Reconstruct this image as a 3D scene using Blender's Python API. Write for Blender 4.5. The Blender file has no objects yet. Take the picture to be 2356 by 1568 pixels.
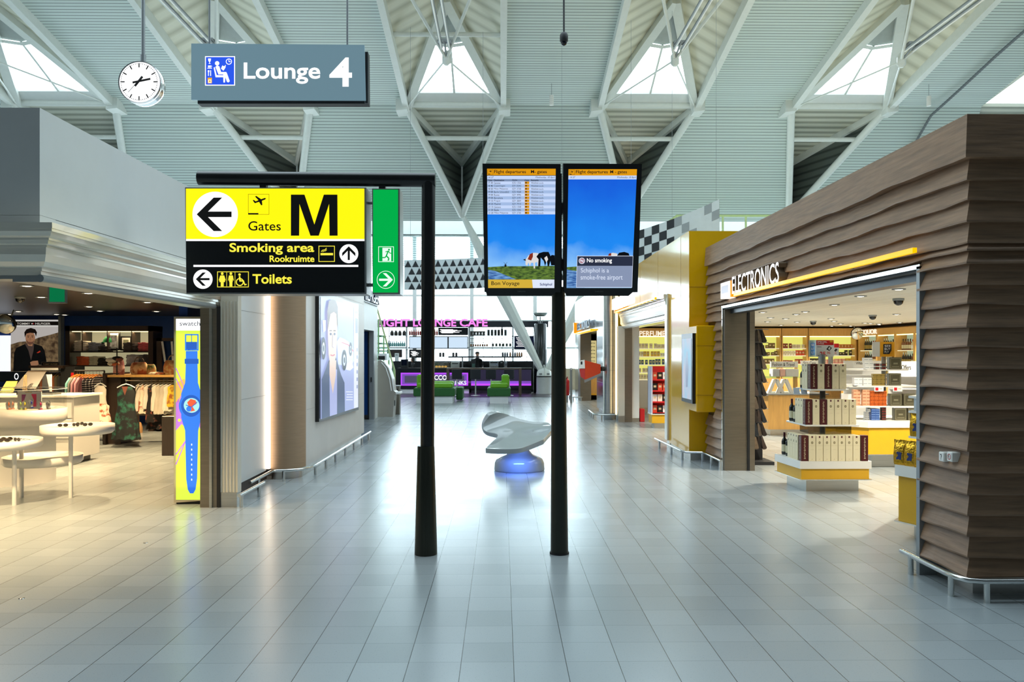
import bpy, math, random
from mathutils import Vector, Matrix
sc = bpy.context.scene
COL = sc.collection
rnd = random.Random(7)
# ---------------------------------------------------------------- camera, world, exposure
F, CX, HY, H = 1826.0, 1178.0, 811.0, 1.77
TH = math.atan(24.0/F)
cam_d = bpy.data.cameras.new('camera'); cam = bpy.data.objects.new('camera', cam_d); COL.objects.link(cam)
cam_d.sensor_width = 36.0; cam_d.lens = F/2356.0*36.0
cam_d.shift_y = 27.0/2356.0; cam_d.clip_start = .05; cam_d.clip_end = 300
cam.location = (0, 0, H); cam.rotation_euler = (math.radians(90), 0, -TH)
sc.camera = cam
sc.view_settings.view_transform = 'Standard'; sc.view_settings.look = 'None'
sc.view_settings.exposure = 0.0; sc.view_settings.gamma = 1.0; sc.view_settings.use_curve_mapping = False
sc.cycles.use_denoising = True
sc.cycles.max_bounces = 7; sc.cycles.diffuse_bounces = 4; sc.cycles.glossy_bounces = 4
sc.cycles.transparent_max_bounces = 12; sc.cycles.transmission_bounces = 5
sc.cycles.sample_clamp_indirect = 3.0
w = bpy.data.worlds.new('overcast'); sc.world = w; w.use_nodes = True
bg = w.node_tree.nodes['Background']; bg.inputs[0].default_value = (.80, .98, 1.07, 1)
# bright overcast sky, brightest low over the apron beyond the glazed end wall
_n = w.node_tree.nodes; _l = w.node_tree.links
_tc = _n.new('ShaderNodeTexCoord'); _d = _n.new('ShaderNodeVectorMath'); _d.operation = 'DOT_PRODUCT'; _d.inputs[1].default_value = (0, .985, .17)
_l.new(_tc.outputs['Generated'], _d.inputs[0]); _m = _n.new('ShaderNodeMapRange'); _m.interpolation_type = 'SMOOTHSTEP'
_m.inputs[1].default_value = .70; _m.inputs[2].default_value = 1.0; _m.inputs[3].default_value = 3.2; _m.inputs[4].default_value = 8.5
_l.new(_d.outputs['Value'], _m.inputs[0]); _l.new(_m.outputs[0], bg.inputs[1])

def lamp(kind, name, loc, power, col=(1, 1, 1), size=.3, rot=(0, 0, 0), spot=120, blend=.6, parent=None, size_y=None):
    l = bpy.data.lights.new(name, kind); l.energy = power; l.color = col
    if kind == 'AREA':
        l.size = size
        if size_y: l.shape = 'RECTANGLE'; l.size_y = size_y
    else: l.shadow_soft_size = size
    if kind == 'SPOT': l.spot_size = math.radians(spot); l.spot_blend = blend
    o = bpy.data.objects.new(name, l); COL.objects.link(o); o.location = loc; o.rotation_euler = rot
    if parent: o.parent = parent; o.location = Vector(loc)-ROOT.get(parent.name, Vector())
    return o
ROOT = {}
# daylight falling through the unseen roof gap left over the near hall to light it, and the far glazing (portals only guide sampling)
for nm, loc, sx, sy, rot in (('roof_gap_portal', (0, 10.3, 13.2), 44, 12, (0, 0, 0)),):
    p = lamp('AREA', nm, loc, 1, size=sx, size_y=sy, rot=rot); p.data.cycles.is_portal = True
# shop lighting (rows of ceiling spots)
WARM = (1.0, .72, .38)
for x, y, pw in ((-5.4, 8.0, 170), (-8.2, 8.2, 170), (-5.2, 11.0, 130), (-8.0, 12.0, 150), (-6.4, 13.6, 230), (-6.2, 16.6, 170), (-9.2, 16.0, 150), (-4.9, 7.0, 90)):
    lamp('SPOT', 'shop_spot', (x, y, 2.62), pw*3.5, WARM, .06, (0, 0, 0), 130, .8)
for x, y, pw in ((5.2, 8.2, 70), (4.9, 11.0, 80), (7.2, 10.5, 110), (6.6, 14.0, 120), (9.0, 15.0, 120), (7.5, 18.5, 140), (10.5, 19.0, 150), (9.0, 22.0, 130), (5.2, 17.5, 110)):
    lamp('SPOT', 'shop_spot', (x, y, 2.52), pw*5.0, (1.0, .90, .72), .06, (0, 0, 0), 140, .8)

# unseen fill lights added above the shop roofs to brighten the slat ceiling
for x, y, sx, sy in ((-9, 12, 6, 6), (9.5, 16, 6, 7), (-9, 27, 6, 5), (10, 27, 5, 5)):
    lamp('AREA', 'ceiling_fill', (x, y, 4.1), 150, (.86, 1, .98), sx, (math.radians(180), 0, 0), size_y=sy)
# ---------------------------------------------------------------- pixel measurements to points in the hall
def ray(px, py):
    u = (px-CX)/F; c, s = math.cos(TH), math.sin(TH)
    return Vector((u*c+s, c-u*s, (HY-py)/F))
CAM = Vector((0, 0, H))
def at(px, py, D): return CAM+ray(px, py)*D
def aty(px, py, Y): r = ray(px, py); return CAM+r*(Y/r.y)
def atx(px, py, X): r = ray(px, py); return CAM+r*(X/r.x)
def fl(px, py, z=0): r = ray(px, py); return CAM+r*((z-H)/r.z)
def PY(Y): return lambda a, b, o=0: aty(a, b, Y)+Vector((0, -o, 0))
def PX(X, s): return lambda a, b, o=0: atx(a, b, X)+Vector((s*o, 0, 0))
def PL(P0, N):
    N = Vector(N).normalized(); P0 = Vector(P0)
    def f(a, b, o=0):
        r = ray(a, b); t = (P0-CAM).dot(N)/r.dot(N); return CAM+r*t+N*o
    return f
def FX(X, s): return lambda a, b, o=0: Vector((X+s*o, a, b))     # plane across X: a = Y, b = Z
def FY(Y): return lambda a, b, o=0: Vector((a, Y-o, b))          # plane across Y: a = X, b = Z
def FZ(Z): return lambda a, b, o=0: Vector((a, b, Z+o))

# ---------------------------------------------------------------- materials
def lin(c):
    if isinstance(c, str):
        c = [int(c[i:i+2], 16)/255 for i in (1, 3, 5)]
        c = [x/12.92 if x <= .04045 else ((x+.055)/1.055)**2.4 for x in c]
    return (c[0], c[1], c[2], 1)
MATS = {}
def M(name, col, rough=.5, metal=0.0, var=.06, scale=6.0, bump=0.0, coat=0.0, stretch=None, spec=.5):
    if name in MATS: return MATS[name]
    m = bpy.data.materials.new(name); m.use_nodes = True; nt = m.node_tree; b = nt.nodes['Principled BSDF']
    b.inputs['Roughness'].default_value = rough; b.inputs['Metallic'].default_value = metal
    b.inputs['Coat Weight'].default_value = coat; b.inputs['Coat Roughness'].default_value = .05
    b.inputs['Specular IOR Level'].default_value = spec
    c = lin(col)
    tc = nt.nodes.new('ShaderNodeTexCoord'); mp = nt.nodes.new('ShaderNodeMapping')
    if stretch: mp.inputs['Scale'].default_value = stretch
    nz = nt.nodes.new('ShaderNodeTexNoise'); nz.inputs['Scale'].default_value = scale; nz.inputs['Detail'].default_value = 4
    nt.links.new(tc.outputs['Object'], mp.inputs[0]); nt.links.new(mp.outputs[0], nz.inputs[0])
    rp = nt.nodes.new('ShaderNodeMapRange'); rp.inputs[1].default_value = .25; rp.inputs[2].default_value = .75
    rp.inputs[3].default_value = 1-var; rp.inputs[4].default_value = 1+var
    nt.links.new(nz.outputs[0], rp.inputs[0])
    mx = nt.nodes.new('ShaderNodeVectorMath'); mx.operation = 'SCALE'; mx.inputs[0].default_value = c[:3]
    nt.links.new(rp.outputs[0], mx.inputs['Scale']); nt.links.new(mx.outputs[0], b.inputs['Base Color'])
    if bump:
        bp = nt.nodes.new('ShaderNodeBump'); bp.inputs['Strength'].default_value = bump; bp.inputs['Distance'].default_value = .02
        nt.links.new(nz.outputs[0], bp.inputs['Height']); nt.links.new(bp.outputs[0], b.inputs['Normal'])
    MATS[name] = m; return m
def E(name, col, s=1.0, rough=.3, sample=True):
    if name in MATS: return MATS[name]
    m = bpy.data.materials.new(name); m.use_nodes = True; b = m.node_tree.nodes['Principled BSDF']
    c = lin(col); b.inputs['Base Color'].default_value = (c[0]*.2, c[1]*.2, c[2]*.2, 1); b.inputs['Roughness'].default_value = rough
    b.inputs['Specular IOR Level'].default_value = .15; b.inputs['Emission Color'].default_value = c; b.inputs['Emission Strength'].default_value = s
    if not sample: m.cycles.emission_sampling = 'NONE'
    MATS[name] = m; return m
def GLASS(name, col=(1, 1, 1), refl=.06, tint=1.0):
    if name in MATS: return MATS[name]
    m = bpy.data.materials.new(name); m.use_nodes = True; nt = m.node_tree; nt.nodes.clear()
    o = nt.nodes.new('ShaderNodeOutputMaterial'); mix = nt.nodes.new('ShaderNodeMixShader')
    t = nt.nodes.new('ShaderNodeBsdfTransparent'); g = nt.nodes.new('ShaderNodeBsdfGlossy')
    t.inputs[0].default_value = (col[0]*tint, col[1]*tint, col[2]*tint, 1); g.inputs[1].default_value = .03
    lw = nt.nodes.new('ShaderNodeLayerWeight'); lw.inputs[0].default_value = .25
    mr = nt.nodes.new('ShaderNodeMapRange'); mr.inputs[3].default_value = refl; mr.inputs[4].default_value = .25
    nt.links.new(lw.outputs['Fresnel'], mr.inputs[0]); nt.links.new(mr.outputs[0], mix.inputs[0])
    nt.links.new(t.outputs[0], mix.inputs[1]); nt.links.new(g.outputs[0], mix.inputs[2]); nt.links.new(mix.outputs[0], o.inputs[0])
    MATS[name] = m; return m
def STRIPE(name, base, line, period, duty, axis=1, rough=.5, bump=.0, slope=1.0, soft=.03, var=.03):
    """evenly ruled boards / corrugation along one object axis"""
    m = bpy.data.materials.new(name); m.use_nodes = True; nt = m.node_tree; b = nt.nodes['Principled BSDF']
    b.inputs['Roughness'].default_value = rough
    tc = nt.nodes.new('ShaderNodeTexCoord'); sp = nt.nodes.new('ShaderNodeSeparateXYZ'); nt.links.new(tc.outputs['Object'], sp.inputs[0])
    d = nt.nodes.new('ShaderNodeMath'); d.operation = 'MULTIPLY'; d.inputs[1].default_value = slope/period
    nt.links.new(sp.outputs[axis], d.inputs[0])
    pp = nt.nodes.new('ShaderNodeMath'); pp.operation = 'PINGPONG'; pp.inputs[1].default_value = .5; nt.links.new(d.outputs[0], pp.inputs[0])
    mr = nt.nodes.new('ShaderNodeMapRange'); mr.inputs[1].default_value = duty/2-soft; mr.inputs[2].default_value = duty/2+soft
    nt.links.new(pp.outputs[0], mr.inputs[0])
    fl_ = nt.nodes.new('ShaderNodeMath'); fl_.operation = 'FLOOR'; nt.links.new(d.outputs[0], fl_.inputs[0])
    wn = nt.nodes.new('ShaderNodeTexWhiteNoise'); wn.noise_dimensions = '1D'; nt.links.new(fl_.outputs[0], wn.inputs['W'])
    vr = nt.nodes.new('ShaderNodeMapRange'); vr.inputs[3].default_value = 1-var; vr.inputs[4].default_value = 1+var; nt.links.new(wn.outputs[0], vr.inputs[0])
    mx = nt.nodes.new('ShaderNodeMix'); mx.data_type = 'RGBA'; mx.inputs[6].default_value = lin(line); mx.inputs[7].default_value = lin(base)
    nt.links.new(mr.outputs[0], mx.inputs[0])
    sc_ = nt.nodes.new('ShaderNodeVectorMath'); sc_.operation = 'SCALE'; nt.links.new(mx.outputs[2], sc_.inputs[0]); nt.links.new(vr.outputs[0], sc_.inputs['Scale'])
    nt.links.new(sc_.outputs[0], b.inputs['Base Color'])
    if bump:
        bp = nt.nodes.new('ShaderNodeBump'); bp.inputs['Strength'].default_value = bump; bp.inputs['Distance'].default_value = .03
        nt.links.new(mr.outputs[0], bp.inputs['Height']); nt.links.new(bp.outputs[0], b.inputs['Normal'])
    MATS[name] = m; return m

# ---------------------------------------------------------------- mesh building
_txt = {}
def text_geo(s, bold, ext):
    k = (s, bold, ext)
    if k not in _txt:
        cu = bpy.data.curves.new('lettering', 'FONT'); cu.body = s; cu.size = 1; cu.offset = bold; cu.extrude = ext; cu.resolution_u = 4
        o = bpy.data.objects.new('lettering', cu); COL.objects.link(o)
        dg = bpy.context.evaluated_depsgraph_get(); me = o.evaluated_get(dg).to_mesh()
        _txt[k] = ([v.co.copy() for v in me.vertices], [tuple(p.vertices) for p in me.polygons])
        o.evaluated_get(dg).to_mesh_clear(); bpy.data.objects.remove(o); bpy.data.curves.remove(cu)
    return _txt[k]
class MB:
    def __init__(s): s.v = []; s.f = []; s.mi = []; s.sm = []; s.mats = []
    def add(s, vs, fs, mat, smooth=False, T=None):
        if mat not in s.mats: s.mats.append(mat)
        k = s.mats.index(mat); n = len(s.v)
        s.v += [T @ Vector(v) if T else Vector(v) for v in vs]
        for f in fs: s.f.append([n+i for i in f]); s.mi.append(k); s.sm.append(smooth)
        return s
    def box(s, a, b, mat, T=None, bev=0.0):
        x0, y0, z0 = [min(p, q) for p, q in zip(a, b)]; x1, y1, z1 = [max(p, q) for p, q in zip(a, b)]
        if bev:
            e = bev; r0 = [(x0+e, y0), (x1-e, y0), (x1, y0+e), (x1, y1-e), (x1-e, y1), (x0+e, y1), (x0, y1-e), (x0, y0+e)]
            r1 = [(min(max(x, x0+e), x1-e), min(max(y, y0+e), y1-e)) for x, y in r0]
            rings = [(r1, z0), (r0, z0+e), (r0, z1-e), (r1, z1)]
            return s.rings([[(x, y, z) for x, y in r] for r, z in rings], mat, T=T)
        vs = [(x0, y0, z0), (x1, y0, z0), (x1, y1, z0), (x0, y1, z0), (x0, y0, z1), (x1, y0, z1), (x1, y1, z1), (x0, y1, z1)]
        return s.add(vs, [(3, 2, 1, 0), (4, 5, 6, 7), (0, 1, 5, 4), (1, 2, 6, 5), (2, 3, 7, 6), (3, 0, 4, 7)], mat, T=T)
    def rings(s, rs, mat, smooth=False, caps=True, T=None, closed=True):
        n = len(rs[0]); vs = [p for r in rs for p in r]; fs = []
        for i in range(len(rs)-1):
            for j in range(n if closed else n-1):
                k = (j+1) % n; fs.append((i*n+j, i*n+k, (i+1)*n+k, (i+1)*n+j))
        s.add(vs, fs, mat, smooth, T)
        if caps: s.add(vs[:n], [tuple(range(n))[::-1]], mat, False, T); s.add(vs[-n:], [tuple(range(n))], mat, False, T)
        return s
    def cyl(s, p0, p1, r, mat, r1=None, n=16, T=None, smooth=True):
        p0 = Vector(p0); p1 = Vector(p1); d = (p1-p0).normalized()
        u = d.orthogonal().normalized(); v = d.cross(u); r1 = r if r1 is None else r1
        if abs(d.z) > .999: u = Vector((1, 0, 0)); v = d.cross(u)
        ring = lambda c, q: [c+u*q*math.cos(2*math.pi*i/n)+v*q*math.sin(2*math.pi*i/n) for i in range(n)]
        return s.rings([ring(p0, r), ring(p1, r1)], mat, smooth, T=T)
    def tube(s, pts, r, mat, n=8, T=None):
        pts = [Vector(p) for p in pts]; rs = []; u = None
        for i, p in enumerate(pts):
            d = (pts[min(i+1, len(pts)-1)]-pts[max(i-1, 0)]).normalized()
            u = (d.orthogonal() if u is None else u-d*u.dot(d)).normalized(); v = d.cross(u)
            rs.append([p+u*r*math.cos(2*math.pi*k/n)+v*r*math.sin(2*math.pi*k/n) for k in range(n)])
        return s.rings(rs, mat, True, T=T)
    def lathe(s, prof, mat, c=(0, 0, 0), n=24, sx=1, sy=1, T=None, smooth=True):
        c = Vector(c)
        rs = [[c+Vector((r*sx*math.cos(2*math.pi*i/n), r*sy*math.sin(2*math.pi*i/n), z)) for i in range(n)] for r, z in prof]
        return s.rings(rs, mat, smooth, T=T)
    def beam(s, p0, p1, wd, ht, mat, up=(0, 0, 1)):
        p0 = Vector(p0); p1 = Vector(p1); d = (p1-p0).normalized(); up = Vector(up)
        if abs(d.dot(up)) > .98: up = Vector((0, 1, 0))
        x = d.cross(up).normalized(); y = x.cross(d)
        r = lambda c: [c-x*wd/2-y*ht/2, c+x*wd/2-y*ht/2, c+x*wd/2+y*ht/2, c-x*wd/2+y*ht/2]
        return s.rings([r(p0), r(p1)], mat)
    def prism(s, pts, ext, mat, smooth=False):
        ext = Vector(ext); a = [Vector(p) for p in pts]; return s.rings([a, [p+ext for p in a]], mat, smooth)
    def poly(s, pts, fn, off, mat):
        vs = [fn(p[0], p[1], off) for p in pts]; return s.add(vs, [tuple(range(len(vs)))], mat)
    def rect(s, a0, b0, a1, b1, fn, off, mat): return s.poly([(a0, b0), (a1, b0), (a1, b1), (a0, b1)], fn, off, mat)
    def frame(s, a0, b0, a1, b1, t, fn, off, mat, tb=None):
        tb = t if tb is None else tb; sa = 1 if a1 > a0 else -1; sb = 1 if b1 > b0 else -1
        s.rect(a0, b0, a1, b0+sb*tb, fn, off, mat); s.rect(a0, b1-sb*tb, a1, b1, fn, off, mat)
        s.rect(a0, b0+sb*tb, a0+sa*t, b1-sb*tb, fn, off, mat); return s.rect(a1-sa*t, b0+sb*tb, a1, b1-sb*tb, fn, off, mat)
    def disc(s, a, b, ra, fn, off, mat, rb=None, n=32, a0=0, a1=360):
        rb = ra if rb is None else rb
        pts = [(a+ra*math.cos(math.radians(a0+(a1-a0)*i/n)), b+rb*math.sin(math.radians(a0+(a1-a0)*i/n))) for i in range(n if a1-a0 == 360 else n+1)]
        return s.poly(pts, fn, off, mat)
    def ring(s, a, b, r, t, fn, off, mat, n=32):
        vs = []
        for i in range(n):
            c, q = math.cos(2*math.pi*i/n), math.sin(2*math.pi*i/n)
            vs += [fn(a+r*c, b+r*q, off), fn(a+(r-t)*c, b+(r-t)*q, off)]
        return s.add(vs, [(2*i, 2*((i+1) % n), 2*((i+1) % n)+1, 2*i+1) for i in range(n)], mat)
    def line(s, pts, t, fn, off, mat):
        for (a, b), (c, d) in zip(pts, pts[1:]):
            l = math.hypot(c-a, d-b) or 1; nx, ny = -(d-b)/l*t/2, (c-a)/l*t/2
            s.poly([(a+nx, b+ny), (c+nx, d+ny), (c-nx, d-ny), (a-nx, b-ny)], fn, off, mat)
        return s
    def slab(s, pts, fn, o0, o1, mat):                         # a solid plate: outline in plane coordinates, from offset o0 out to o1
        return s.rings([[fn(p[0], p[1], o0) for p in pts], [fn(p[0], p[1], o1) for p in pts]], mat)
    def rslab(s, a0, b0, a1, b1, fn, o0, o1, mat): return s.slab([(a0, b0), (a1, b0), (a1, b1), (a0, b1)], fn, o0, o1, mat)
    def text(s, txt, a0, b0, a1, b1, fn, off, mat, bold=.0, depth=0.0, shear=0.0):
        ext = .1 if depth else 0.0
        vs, fs = text_geo(txt, bold, ext)
        xs = [v.x for v in vs]; ys = [v.y for v in vs]; x0, x1, y0, y1 = min(xs), max(xs), min(ys), max(ys)
        out = []
        for v in vs:
            t = (v.y-y0)/(y1-y0); a = a0+(v.x-x0)/(x1-x0)*(a1-a0)+shear*t*(b1-b0); b = b1+t*(b0-b1)
            out.append(fn(a, b, off+((v.z+ext)/(2*ext)*depth if depth else 0)))
        return s.add(out, fs, mat)
    def grid(s, rows, mat, smooth=True, T=None):
        n = len(rows[0]); vs = [p for r in rows for p in r]
        fs = [(i*n+j, i*n+j+1, (i+1)*n+j+1, (i+1)*n+j) for i in range(len(rows)-1) for j in range(n-1)]
        return s.add(vs, fs, mat, smooth, T)
    def mesh(s, name, org=Vector()):
        me = bpy.data.meshes.new(name); me.from_pydata([v-org for v in s.v], [], s.f)
        for m in s.mats: me.materials.append(m)
        me.polygons.foreach_set('material_index', s.mi); me.polygons.foreach_set('use_smooth', s.sm); me.update(); return me
def setp(o, label, cat, group):
    if label: o['label'] = label
    if cat: o['category'] = cat
    if group: o['group'] = group
def thing(name, label, cat, loc=(0, 0, 0), group=None):
    o = bpy.data.objects.new(name, None); o.empty_display_size = .1; COL.objects.link(o); o.location = loc
    ROOT[o.name] = Vector(loc); setp(o, label, cat, group); return o
def part(mb, name, parent, label=None):
    o = bpy.data.objects.new(name, mb.mesh(name, ROOT[parent.name])); COL.objects.link(o); o.parent = parent
    ROOT[o.name] = ROOT[parent.name]
    if label: o['label'] = label
    return o
def solo(mb, name, label, cat, loc=None, group=None):
    if loc is None:
        n = len(mb.v); loc = Vector((sum(v.x for v in mb.v)/n, sum(v.y for v in mb.v)/n, min(v.z for v in mb.v)))
    loc = Vector(loc); o = bpy.data.objects.new(name, mb.mesh(name, loc)); COL.objects.link(o); o.location = loc
    ROOT[o.name] = loc; setp(o, label, cat, group); return o
def struct(mb, name, parent=None, kind='structure'):
    o = bpy.data.objects.new(name, mb.mesh(name)); COL.objects.link(o)
    if parent: o.parent = parent
    o['kind'] = kind; return o
def dup(o, loc, rotz=0.0, label=None, group=None, scale=None, cat=None, mats=None):
    r = o.copy(); COL.objects.link(r); r.location = loc; r.rotation_euler = (0, 0, rotz)
    if scale: r.scale = scale
    if label: r['label'] = label
    if group: r['group'] = group
    if cat: r['category'] = cat
    for ch in list(o.children):
        c = ch.copy(); COL.objects.link(c); c.parent = r
        for g in list(ch.children):
            d = g.copy(); COL.objects.link(d); d.parent = c
    return r
def recolor(o, mats):                                           # own mesh for a copy, with other materials
    o.data = o.data.copy()
    for i, m in enumerate(mats):
        if m: o.data.materials[i] = m
def soft(o, lv=2, solid=0.0):
    if solid:
        m = o.modifiers.new('shell', 'SOLIDIFY'); m.thickness = solid; m.offset = 0
    m = o.modifiers.new('smooth', 'SUBSURF'); m.levels = lv; m.render_levels = lv
    return o
def shell(o, t):
    m = o.modifiers.new('smooth', 'SUBSURF'); m.levels = m.render_levels = 3; m.boundary_smooth = 'PRESERVE_CORNERS'
    m = o.modifiers.new('shell', 'SOLIDIFY'); m.thickness = t; m.offset = 0; m.use_even_offset = True
    m = o.modifiers.new('edge', 'BEVEL'); m.width = t*.3; m.segments = 3; m.limit_method = 'ANGLE'; m.angle_limit = math.radians(50)
    return o
# ================================================================ shared materials
WHITE = M('white paint', '#dfe2df', .45, var=.02); BEAMW = M('white steel', '#dfe3dd', .35, var=.03)
STEEL = M('brushed steel', '#c4c2bc', .3, 1.0, var=.08, scale=3, stretch=(1, 1, 40)); STEEL2 = M('polished rail steel', '#d8dad8', .18, 1.0, var=.03)
DARKSTEEL = M('bronze steel', '#8a8174', .38, .85, var=.08, scale=4, stretch=(1, 1, 12)); BLACK = M('black lacquer', '#101214', .28, var=.1)
BLACKM = M('matt black', '#15161a', .6, var=.1); GREY = M('grey metal', '#8b9092', .4, .3, var=.04); PLASTW = M('white plastic', '#eceae4', .35, var=.02)
DKBROWN = M('dark walnut', '#2e211a', .4, var=.25, scale=5, stretch=(8, 8, 1)); OAK = M('light oak', '#c79a55', .4, var=.12, scale=4, stretch=(9, 9, .8))
YEL = M('yellow panel', '#dca600', .16, var=.02, coat=.3); YELB = M('yellow board', '#d8a51c', .4, var=.04)
RUBBER = M('black rubber', '#0c0c0d', .7); CHROME = M('chrome', '#e6e8ea', .08, 1.0, var=.01)
SLAT = STRIPE('ceiling slats', '#c9d5cf', '#59635f', .152, .16, 1, .45, .25, 1.05)
SLAT2 = STRIPE('steep ceiling slats', '#c9d5cf', '#59635f', .152, .15, 1, .45, .25, 1.17)
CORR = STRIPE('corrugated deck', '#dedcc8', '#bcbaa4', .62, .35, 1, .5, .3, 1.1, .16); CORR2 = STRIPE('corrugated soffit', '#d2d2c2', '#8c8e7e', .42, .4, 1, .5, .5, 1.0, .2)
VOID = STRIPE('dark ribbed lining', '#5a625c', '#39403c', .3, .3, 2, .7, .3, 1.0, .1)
# floor: 30 cm tiles, strong joints along the hall, faint ones across
m = bpy.data.materials.new('speckled floor tile'); m.use_nodes = True; nt = m.node_tree; bs = nt.nodes['Principled BSDF']
def nd(t, **k):
    n = nt.nodes.new(t)
    for a, b in k.items(): setattr(n, a, b)
    return n
tc = nd('ShaderNodeTexCoord'); sp = nd('ShaderNodeSeparateXYZ'); nt.links.new(tc.outputs['Object'], sp.inputs[0])
def joint(axis, off, wd):
    a = nd('ShaderNodeMath', operation='ADD'); a.inputs[1].default_value = 90-off; nt.links.new(sp.outputs[axis], a.inputs[0])
    d = nd('ShaderNodeMath', operation='DIVIDE'); d.inputs[1].default_value = .3; nt.links.new(a.outputs[0], d.inputs[0])
    f = nd('ShaderNodeMath', operation='FLOOR'); nt.links.new(d.outputs[0], f.inputs[0])
    p = nd('ShaderNodeMath', operation='PINGPONG'); p.inputs[1].default_value = .5; nt.links.new(d.outputs[0], p.inputs[0])
    g = nd('ShaderNodeMapRange'); g.inputs[1].default_value = wd/.6*.7; g.inputs[2].default_value = wd/.6*1.3; nt.links.new(p.outputs[0], g.inputs[0])
    return f, g
fx, gx = joint(0, .0687, .0045); fy, gy = joint(1, .047, .003)
cb = nd('ShaderNodeCombineXYZ'); nt.links.new(fx.outputs[0], cb.inputs[0]); nt.links.new(fy.outputs[0], cb.inputs[1])
wn = nd('ShaderNodeTexWhiteNoise', noise_dimensions='2D'); nt.links.new(cb.outputs[0], wn.inputs['Vector'])
nz = nd('ShaderNodeTexNoise'); nz.inputs['Scale'].default_value = 130; nz.inputs['Detail'].default_value = 2; nt.links.new(tc.outputs['Object'], nz.inputs[0])
spk = nd('ShaderNodeMapRange'); spk.inputs[1].default_value = .28; spk.inputs[2].default_value = .36; spk.inputs[3].default_value = .72; nt.links.new(nz.outputs[0], spk.inputs[0])
tv = nd('ShaderNodeMapRange'); tv.inputs[3].default_value = .94; tv.inputs[4].default_value = 1.05; nt.links.new(wn.outputs[0], tv.inputs[0])
mu = nd('ShaderNodeMath', operation='MULTIPLY'); nt.links.new(spk.outputs[0], mu.inputs[0]); nt.links.new(tv.outputs[0], mu.inputs[1])
gyl = nd('ShaderNodeMapRange'); gyl.inputs[3].default_value = .55; nt.links.new(gy.outputs[0], gyl.inputs[0])
gxl = nd('ShaderNodeMapRange'); gxl.inputs[3].default_value = .16; nt.links.new(gx.outputs[0], gxl.inputs[0])
gj = nd('ShaderNodeMath', operation='MULTIPLY'); nt.links.new(gxl.outputs[0], gj.inputs[0]); nt.links.new(gyl.outputs[0], gj.inputs[1])
al = nd('ShaderNodeMath', operation='MULTIPLY'); nt.links.new(gj.outputs[0], al.inputs[0]); nt.links.new(mu.outputs[0], al.inputs[1])
scv = nd('ShaderNodeVectorMath', operation='SCALE'); scv.inputs[0].default_value = lin('#9ba3a6')[:3]; nt.links.new(al.outputs[0], scv.inputs['Scale'])
nt.links.new(scv.outputs[0], bs.inputs['Base Color'])
ro = nd('ShaderNodeMapRange'); ro.inputs[3].default_value = .23; ro.inputs[4].default_value = .27; nt.links.new(wn.outputs[0], ro.inputs[0])
nt.links.new(ro.outputs[0], bs.inputs['Roughness']); bs.inputs['Specular IOR Level'].default_value = .85
FLOOR = m

# ================================================================ floor and hall envelope
b = MB(); b.box((-24, -6, -.2), (24, 38.2, 0), FLOOR); struct(b, 'floor')
b = MB(); b.box((-24, -6.2, 0), (24, -6, 13), M('dark rear wall', '#3b3d3f', .6)); struct(b, 'wall_rear')
b = MB(); b.box((-24.2, -6, 0), (-24, 38, 13), WHITE); struct(b, 'wall_hall_left')
b = MB(); b.box((24, -6, 0), (24.2, 38, 13), WHITE); struct(b, 'wall_hall_right')
# ---------------------------------------------------------------- the folded slat roof with its tent-shaped rooflights
XC = [-1.69+7.02*k for k in range(-3, 4)]; HW = 1.755
YN, ZN, YA, ZA, SL = 28.9, 10.8, 34.0, 7.75, .19
YP, ZP = 24.2, 12.7; YB = 2*YP-YN; Y0 = 16.0
zu = lambda y: ZN+SL*(YN-y)
b = MB()
for i in range(len(XC)+1):
    xl = XC[i-1]+HW if i else -24; xr = XC[i]-HW if i < len(XC) else 24
    al_ = XC[i-1] if i else -24; ar = XC[i] if i < len(XC) else 24
    b.prism([(xl, Y0, zu(Y0)), (xr, Y0, zu(Y0)), (xr, YN, ZN), (xl, YN, ZN)], (0, 0, .25), SLAT)
    b.prism([(xl, YN, ZN), (xr, YN, ZN), (ar, YA, ZA), (al_, YA, ZA)], (0, .1, .25), SLAT2)
b.prism([(-24, YA, ZA), (24, YA, ZA), (24, YA+.45, 7.48), (-24, YA+.45, 7.48)], (0, .1, .25), SLAT2)
for x in XC:                                                   # corrugated tent sides, soffit and closures
    L, R, A = (x-HW, YN, ZN), (x+HW, YN, ZN), (x, YP, ZP); L2, R2 = (x-HW, YB, zu(YB)), (x+HW, YB, zu(YB))
    b.prism([L, L2, A], (0, 0, .12), CORR); b.prism([R, A, R2], (0, 0, .12), CORR); b.prism([L2, R2, A], (0, 0, .12), CORR)
    b.prism([L2, (x-HW, Y0, zu(Y0)), (x+HW, Y0, zu(Y0)), R2], (0, 0, .12), CORR)
    I = (x, YA, 9.94)
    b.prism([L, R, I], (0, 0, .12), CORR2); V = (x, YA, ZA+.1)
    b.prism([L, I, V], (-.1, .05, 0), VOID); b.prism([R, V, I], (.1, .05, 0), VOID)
struct(b, 'ceiling')
b = MB(); b.box((-24, -6.2, 13), (24, 4.2, 13.2), M('dim rear ceiling', '#6d7274', .6)); struct(b, 'ceiling_rear')
GL = GLASS('clear glass', refl=.0); PANELG = M('grey ceiling panel', '#a9b0ac', .5)
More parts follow.
